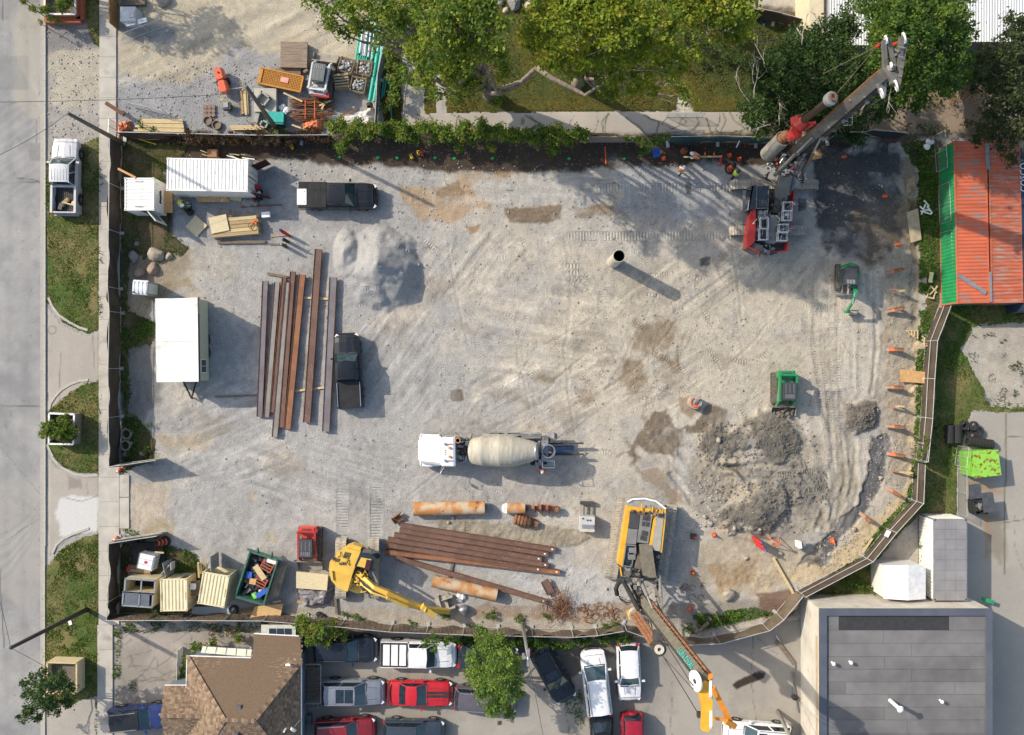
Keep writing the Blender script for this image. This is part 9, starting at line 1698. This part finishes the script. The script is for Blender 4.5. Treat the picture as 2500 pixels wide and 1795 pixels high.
t=thing('black_skip','black skip with two lids swung open over rubbish','skip',P(2398,1215,0).to_tuple())
for pts,z in(([(2366,1184),(2392,1181),(2397,1216),(2366,1219)],1.3),([(2397,1206),(2424,1203),(2432,1248),(2402,1252)],1.4)):upoly(t,'lid',pts,z-.06,z,mat('black_lid',(.055,.06,.068),(.08,.085,.09),rough=.5))
for(a,b)in(((2368,1222),(2375,1254)),((2375,1254),(2402,1252)),((2368,1222),(2397,1218)),((2397,1218),(2402,1252))):m_=MB();m_.beam(P(*a,.6),P(*b,.6),.06,1.1);m_.build('side',M_BLACK,t,world=True)
m_=MB();[m_.rock(P(rr.uniform(2374,2396),rr.uniform(1224,1248),rr.uniform(.4,.8)),rr.uniform(.1,.25),m=rr.randint(0,2))for k in range(30)];tag(m_.build('rubbish',[M_GREYM,M_PLYORG,M_WHITE]),'rubbish inside the open black skip','rubbish',kind='stuff')
board('pale plywood sheet bridging the red loader bucket and the tarp',[(723,1396),(801,1403),(798,1442),(723,1436)],.75,M_PLY,.2);plank('long weathered plank standing right of the tarp',(818,1454),(822,1500),.18,.06,.15,M_OLDWOOD);plank('short brown board left of the tarp',(725,1468),(742,1471),.25,.06,.1,M_WOOD)
def tarp(label,quad,z,m,amp=.35,seed=1,n=34,name='tarpaulin'):
 q=[P(x,y,0)for x,y in quad];u,v=np.meshgrid(np.linspace(0,1,n),np.linspace(0,1,n));P_=np.zeros((n,n,3))
 for k,w in enumerate(((1-u)*(1-v),u*(1-v),u*v,(1-u)*v)):P_+=w[...,None]*np.array(q[k])[None,None]
 e=fnoise(u*3,v*3,1.2,seed,4,.65);ed=np.minimum.reduce([u,1-u,v,1-v]);r=1-np.abs(2*fnoise(u*5,v*2.5,1,seed+3,3)-1);P_[...,2]=.04+z*np.clip(ed*5,0,1)*(.4+e)+amp*r*np.clip(ed*6,0,1)*.6;P_[...,0]+=(fnoise(u*6,v*6,1,seed+5,2)-.5)*.3;P_[...,1]+=(fnoise(u*6,v*6,1,seed+6,2)-.5)*.3
 ii=np.arange(n*n).reshape(n,n);F_=np.stack([ii[1:,:-1],ii[1:,1:],ii[:-1,1:],ii[:-1,:-1]],-1).reshape(-1,4);return tag(mesh_np(name,P_.reshape(-1,3),F_,m),label,'tarpaulin')
tarp('crumpled silver-grey tarpaulin below the pale plywood sheet',[(722,1436),(822,1430),(806,1474),(742,1482)],.4,mat('silver_tarp',(.25,.235,.24),(.15,.14,.15),rough=.45,scale=2),.5,1);tarp('crumpled orange tarpaulin behind the dry creeper',[(738,300),(790,290),(788,318),(742,323)],.3,mat('orange_tarp',(.72,.24,.10)),.4,2);tarp('heap of white sheeting in the corner of the storage yard',[(826,292),(912,262),(916,312),(858,318)],.3,mat('white_sheeting',(.62,.60,.56),(.5,.48,.44),rough=.6),.5,3);tarp('bunched orange netting at the north-west corner',[(292,300),(322,298),(322,318),(290,330)],.3,mat('orange_tarp',(.72,.24,.10)),.4,4)
t=thing('road_mats','square stack of brown timber road mats','timber mats',G(720,140).to_tuple(),R_(-1));MT=mat('mat_brown',(.27,.21,.155),(.2,.15,.11),rough=.9,scale=1.5,stretch=(1,5,1),bump=.4)
for L2 in range(3):
 for k in range(4 if L2==2 else 2):n_=4 if L2==2 else 2;m_=MB();m_.box((.03*L2,-1.0+(k+.5)*2.0/n_,.12+.2*L2),(2.05,2.0/n_-.015,.18));m_.build('mat_board',MT,t)
m_=MB();m_.box(G(705,178,.2),(2.0,.5,.25));m_.beam(P(742,178,.5),P(752,172,.5),.2,.4);simple('mat_frame','grey timber base showing below the road mats','frame',m_,M_OLDWOOD)
ORM=mat('orange_grille',(.50,.22,.03),(.42,.18,.025),rough=.6)
for L2 in range(4):
 t=thing('orange_grille',('lowest','second','third','topmost')[L2]+' orange grille panel of the stack beside the road mats','grille',P(688,196,.1+L2*.2).to_tuple(),R_(-12));t.location.x-=(3-L2)*.06;m_=MB()
 for s in(-1,1):m_.box((0,s*.6,0),(3.2,.09,.16));m_.box((s*1.58,0,0),(.07,1.2,.16))
 m_.build('frame',ORM,t)
 if L2==3:
  m_=MB();[m_.box((0,-.5+k*.125,0),(3.1,.045,.04))for k in range(9)];[m_.box((-1.5+k*.125,0,.01),(.045,1.15,.04))for k in range(25)];m_.build('bars',ORM,t,kind='stuff');m_=MB();m_.box((.22,.05,.06),(.6,.42,.02));m_.build('label_plate',mat('pink_label',(.66,.34,.28),(.6,.25,.2)),t);m_=MB();m_.box((0,0,-.06),(3.0,1.1,.02));m_.build('base_sheet',mat('dark_orange',(.2,.1,.03)),t)
CR=mat('crate_wood',(.36,.28,.17),(.27,.21,.13),rough=.9,scale=3)
def crate(label,px,py,a,full=True,w=1.1):
 t=thing('pallet_crate',label,'crate',G(px,py).to_tuple(),R_(-a))
 for s in(-1,1):
  for k in range(3):m_=MB();m_.box((0,s*w/2,.15+.25*k),(w,.03,.14));m_.build('slat',CR,t);m_=MB();m_.box((s*w/2,0,.15+.25*k),(.03,w,.14));m_.build('slat',CR,t)
  for r_ in(-1,1):m_=MB();m_.box((s*(w/2-.04),r_*(w/2-.04),.4),(.07,.07,.8));m_.build('corner_post',CR,t)
 if not full:
  for k in range(5):m_=MB();m_.box((0,-w*.4+k*w*.2,.78),(w,.12,.04));m_.build('lid_slat',CR,t)
 if full:m_=MB();rr_=random.Random(int(px));[m_.rock((rr_.uniform(-.38,.38),rr_.uniform(-.38,.38),.5+rr_.uniform(0,.2)),rr_.uniform(.06,.16),m=rr_.randint(0,1))for k in range(44)];m_.build('contents',[mat('debris_grey',(.36,.36,.35)),M_GREYM],t,kind='stuff')
crate('timber crate of white bags right of the skid steer bucket',849,166,16);crate('timber crate of grey fittings at the foot of the pipe bundle',893,172,8);crate('closed slatted timber crate beside the skid steer track',838,205,-6,False);crate('open timber crate with white sacks, lower right of four',878,213,10)
ORD='first second third fourth fifth sixth seventh eighth ninth tenth eleventh twelfth thirteenth fourteenth fifteenth sixteenth seventeenth'.split()
TEA=mat('teal_pipe',(.03,.42,.34),(.03,.36,.29),rough=.35);WPI=mat('white_pipe',(.66,.68,.68),(.58,.6,.6),rough=.4);rr=random.Random(21)
for k in range(17):
 x=871+k*3.5+rr.uniform(-1,1);tl=rr.uniform(0,1)>.62;y0=rr.uniform(30,50)+(28 if k<6 else 0);y1=rr.uniform(132,148)-(0 if k>4 else 8);tag(pipe_thing('drain_pipe',('teal' if tl else 'white')+' plastic pipe, '+ORD[k]+' from the left in the bundle under the maple',(x+10,y0),(x,y1),.065,.05,TEA if tl else WPI,z=.1+(k%3)*.13,n=10),group='white pipes in the bundle' if not tl else 'teal pipes in the bundle')
for k in range(11):x=868+k*5.2;tag(pipe_thing('drain_pipe',ORD[k]+' teal pipe end from the left below the white pipes',(x+3,128),(x,150+rr.uniform(-4,9)),.06,.045,TEA,z=.12,n=10),group='teal pipe ends below the white pipes')
for(a,b,r,lb)in(((902,247),(923,122),.13,'thick teal pipe on the left of the leaning pair'),((913,249),(935,112),.14,'thick teal pipe on the right of the leaning pair'),((950,183),(957,316),.06,'single thin teal pipe on the grass strip'),((931,242),(938,186),.06,'short teal pipe left of three behind the board fence'),((936,236),(943,190),.06,'short teal pipe right of three behind the board fence')):pipe_thing('drain_pipe',lb,a,b,r,r*.8,TEA,z=r+.35 if r>.1 else r,n=16)
m_=MB();v=P(902,253,.55);m_.ring(v,v+Vector((.05,-.25,.05)),.24,.19,18);simple('pipe_collar','black collar at the end of the thick teal pipe','pipe collar',m_,M_BLACK)
for k in range(7):x=970+k*6;tag(pipe_thing('drain_pipe',ORD[k]+' wide turquoise pipe from the left under the maple canopy',(x,22+k%3*4),(x+2,80-(k%2)*6),.1,.08,mat('turquoise_pipe',(.04,.50,.45)),z=.12+.1*(k%2),n=12),group='turquoise pipes under the canopy')
coil('hose_coil','black hose coil on the turquoise pipes',991,60,.45,.55,M_BLACK,6,.035);coil('hose_coil','bright blue hose coil by the black bar on the lawn',1935,84,.2,.32,M_BLUE,5,.025);coil('hose_coil','dark blue hose coil near the screened fence on the lawn',1866,48,.1,.32,M_BLUE,3,.015)
t=thing('swing_frame','black steel frame bar standing on the shaded lawn','frame',P(1880,98,0).to_tuple());m_=MB();m_.beam(P(1819,105,1.8),P(1948,91,1.8),.1,.1);m_.build('bar',M_BLACK,t,world=True)
for a,b in(((1819,105),(1806,128)),((1948,91),(1928,118))):m_=MB();m_.beam(P(*a,1.8),P(*b,.05),.06,.06);m_.build('leg',M_BLACK,t,world=True)
OC=paint('compressor_orange',(.66,.11,.04))
t=thing('fuel_bowser','orange-red twin-tank towed unit in the storage yard','tank trailer',G(548,204).to_tuple(),R_(-74))
for s in(-1,1):m_=MB();m_.loft([[(s*.5+x,-w,.3),(s*.5+x,w,.3),(s*.5+x,w,.75),(s*.5+x,w*.6,.98),(s*.5+x,-w*.6,.98),(s*.5+x,-w,.75)]for x,w in((-.44,.26),(-.36,.36),(.36,.36),(.44,.26))]);m_.build('tank',OC,t)
m_=MB();m_.cyl((-.55,0,.98),(-.55,0,1.04),.07);[m_.cyl((0,s*.35,.25),(0,s*.5,.25),.25)for s in(-1,1)];m_.build('fitting',M_BLACK,t);plank('thin steel drawbar beside the orange twin-tank unit',(557,218),(592,214),.05,.05,.4,M_GALV,'drawbar','bar')
t=thing('site_mixer','dark engine with yellow hoses on a wheeled frame in the storage yard','engine',G(559,264).to_tuple(),.1);m_=MB();m_.box((0,0,.4),(.6,.55,.5));m_.build('engine',M_DARKM,t);m_=MB();m_.box((-.05,.05,.68),(.4,.4,.08));m_.build('cover',M_GREYM,t);m_=MB();m_.tube([(-.5,.6,.5),(-.2,.45,.7),(.2,.2,.6),(.7,-.1,.4)],.05);m_.build('hose',mat('hose_olive',(.4,.35,.05)),t)
for k in range(5):plank(('leftmost','second','middle','fourth','rightmost')[k]+' pale plank of the short bundle by the orange unit',(584+k*4.6,218+k%2*4),(589+k*4.0,281-k%3*2),.15,.08,.12+.05*(k%2),(M_OLDWOOD,M_WOOD,M_PALE,M_PALE,M_WOOD)[k]);
plank('thin brown batten poking above the plank bundle',(585,193),(590,224),.08,.05,.3,M_OLDWOOD)
t=thing('concrete_slab_block','wide pale concrete block under the leaning pole','concrete block',P(648,245,.5).to_tuple());t.location.z=0;m_=MB();m_.box((0,0,.3),(1.7,1.8,.6));m_.build('block',mat('pale_concrete',(.43,.40,.33),(.38,.37,.33),rough=.9),t)
for(x,y,a,s,lb)in((642,243,-38,.9,'square hollow concrete box on the pale block'),(640,300,-30,.6,'square hollow concrete box beside the teal box')):
 v=P(x,y,.8);tt=thing('hollow_block',lb,'concrete block',(v.x,v.y,.6 if s>.8 else 0),R_(a))
 for i in range(4):m_=MB();d=Matrix.Rotation(i*math.pi/2,3,'Z');m_.box(d@Vector((s/2-.06,0,.2)),(.12,s,.4),rz=i*math.pi/2);m_.build('side',M_CONCR,tt)
plank('upright pale concrete post left of the teal box',(624,300),(633,262),.35,.3,.3,M_CONCR,'concrete_post','concrete post');plank('brown batten leaning beside the concrete post',(600,292),(616,306),.1,.05,.3,M_OLDWOOD)
t=thing('teal_box','teal metal site box at the foot of the leaning pole','box',P(672,288,.9).to_tuple(),R_(-2));t.location.z=0;m_=MB();m_.box((0,0,.45),(1.25,.95,.9));m_.build('body',mat('teal_dark',(.02,.22,.19)),t);m_=MB();m_.box((0,.05,.93),(1.3,.75,.06));m_.build('lid',mat('teal_lid',(.03,.36,.31)),t)
m_=MB();rr=random.Random(9)
for k in range(150):y=rr.choice((rr.uniform(243,262),rr.uniform(270,298)));x=rr.uniform(706,735);a=rr.uniform(-.12,.12);m_.tube([G(x,y,.1+rr.random()*.3),G(x+rr.uniform(55,95),y+a*70,.1+rr.random()*.3)],.02,3)
for k in range(30):x,y=rr.uniform(745,765),rr.uniform(283,300);m_.tube([G(x,y,.2),G(x+rr.uniform(-8,8),y+rr.uniform(8,24),.5)],.02,3)
tag(m_.build('rebar_bundle',M_REB),'bundles of brown reinforcing bars in the storage yard','rebar',kind='stuff');
for(x,lb)in((768,'right orange strap over the rebar bundles'),(745,'left orange strap over the rebar bundles')):plank(lb,(x,246),(x,290),.05,.02,.45,M_ORANGE,'strap','strap')
for i,(a,b)in enumerate((((692,227),(738,248)),((780,258),(808,246)),((785,267),(795,248)),((830,282),(866,270)),((712,305),(750,318)))):plank(('pale batten above the rebar','pale batten right of the rebar, long','pale batten right of the rebar, short','rusty angle bar beside the white sheeting','yellow batten before the orange tarpaulin')[i],a,b,.12,.06,.5,(M_PALE,M_PALE,M_PALE,M_RUST,M_PALE)[i])
for k in range(6):plank(('topmost','second','third','fourth','fifth','lowest')[k]+' pale plank of the long stack by the wire fence',(344-(k*11)%19,293+k*5.2),(446+(k*13)%12,294+k*5.4),.16,.09,.15+.05*(k%2),M_PALE)
for k in range(3):plank(('upper','middle','lower')[k]+' yellow plank left of the concrete post',(560+k*3,309+k*3.5),(630+k*4,308+k*3.5),.13,.08,.2,M_PALE)
for i in range(9):m_=MB();m_.box(G(502+(i%3)*10,262+(i//3)*10,.1),(.28,.28,.12),rz=.05*i);tag(simple('loose_paver','reddish paving stone, %s column and %s row of the laid group'%(('left','middle','right')[i%3],('top','middle','bottom')[i//3]),'paver',m_,mat('paver',(.24,.16,.12),(.2,.15,.13),rough=.9)),group='paving stones laid in the yard')
for(x,y,r,lb)in((509,297,.36,'round brown pan on a square tray in the yard'),(531,307,.36,'round brown wicker-like ring in the yard')):m_=MB();v=G(x,y,.05);m_.ring(v,v+Vector((0,0,.25)),r,r*.8,22);m_.cyl(v,v+Vector((0,0,.12)),r*.8,n=20);simple('round_pan',lb,'pan',m_,mat('pan_brown',(.2,.155,.115)))
t=thing('silver_kiosk','silver-grey box unit at the top left of the yard','equipment box',P(312,34,1.4).to_tuple());t.location.z=0;m_=MB();m_.box((0,0,.7),(1.15,1.1,1.4));m_.build('body',mat('silver_box',(.44,.47,.50),(.38,.41,.44),rough=.4),t);m_=MB();m_.box((.28,0,1.42),(.4,.55,.05));m_.build('hatch',M_GALV,t)
for(x,y,a,lb)in((347,51,-15,'white notice board with a black symbol on the wire hoarding'),(318,57,-10,'white notice board with red print on the wire hoarding')):tt=thing('notice_board',lb,'sign',P(x,y,1.2).to_tuple(),R_(-a));m_=MB();m_.box((0,0,0),(.72,.36,.02));m_.build('panel',M_WHITE,tt);text_on(tt,'NO' if x>340 else 'DANGER',.14,Matrix.Translation((0,0,.015)),M_BLACK if x>340 else M_RED)
t=thing('timber_hoarding','brown timber hoarding at the top left beside the sidewalk','fence',P(270,20,0).to_tuple())
for k in range(7):m_=MB();a,b=P(266,-60+k*16.5,1.6),P(266,-44.5+k*16.5,1.6);m_.beam(a-Vector((0,0,.8)),b-Vector((0,0,.8)),.08,1.6);m_.build('board',mat('hoard_brown',(.30,.17,.075),(.25,.14,.06),rough=.8),t,world=True)
plank('dark red-brown beam at the yard entrance by the sidewalk',(259,252),(303,280),.3,.25,.8,mat('redbrown',(.13,.06,.035),rough=.8),'red_timber','timber')
plank('bundle of brown logs beside the silver box',(298,8),(356,6),.5,.4,.2,M_OLDWOOD,'logs','log');
for i,(a,b)in enumerate((((1897,1565),(1938,1620)),((1933,1640),(1948,1740)),((1940,1620),(1936,1700)),((1895,1552),(1906,1570)))):plank(('weathered beam beside the flat-roofed building','thin grey rod along the white block wall','second thin grey rod along the white block wall','short white rod behind the weathered beam')[i],a,b,(.3,.05,.05,.06)[i],.1,.15,(M_OLDWOOD,M_GREYM,M_GREYM,M_WHITE)[i])
m_=MB();m_.rock(P(1940,1703,.2),.3);simple('rubbish_bag','black rubbish bag at the foot of the white block wall','bag',m_,M_BLACK);plank('two grey planks leaning on the curved south fence',(1698,1548),(1730,1520),.25,.05,.5,M_OLDWOOD)
m_=MB();v=P(2398,1462,.6);m_.beam(v,v+Vector((.9,-.3,0)),.3,.1);simple('green_cover','small green cover at the corner of the grey-roofed container','cover',m_,mat('cover_green',(.03,.3,.12)))
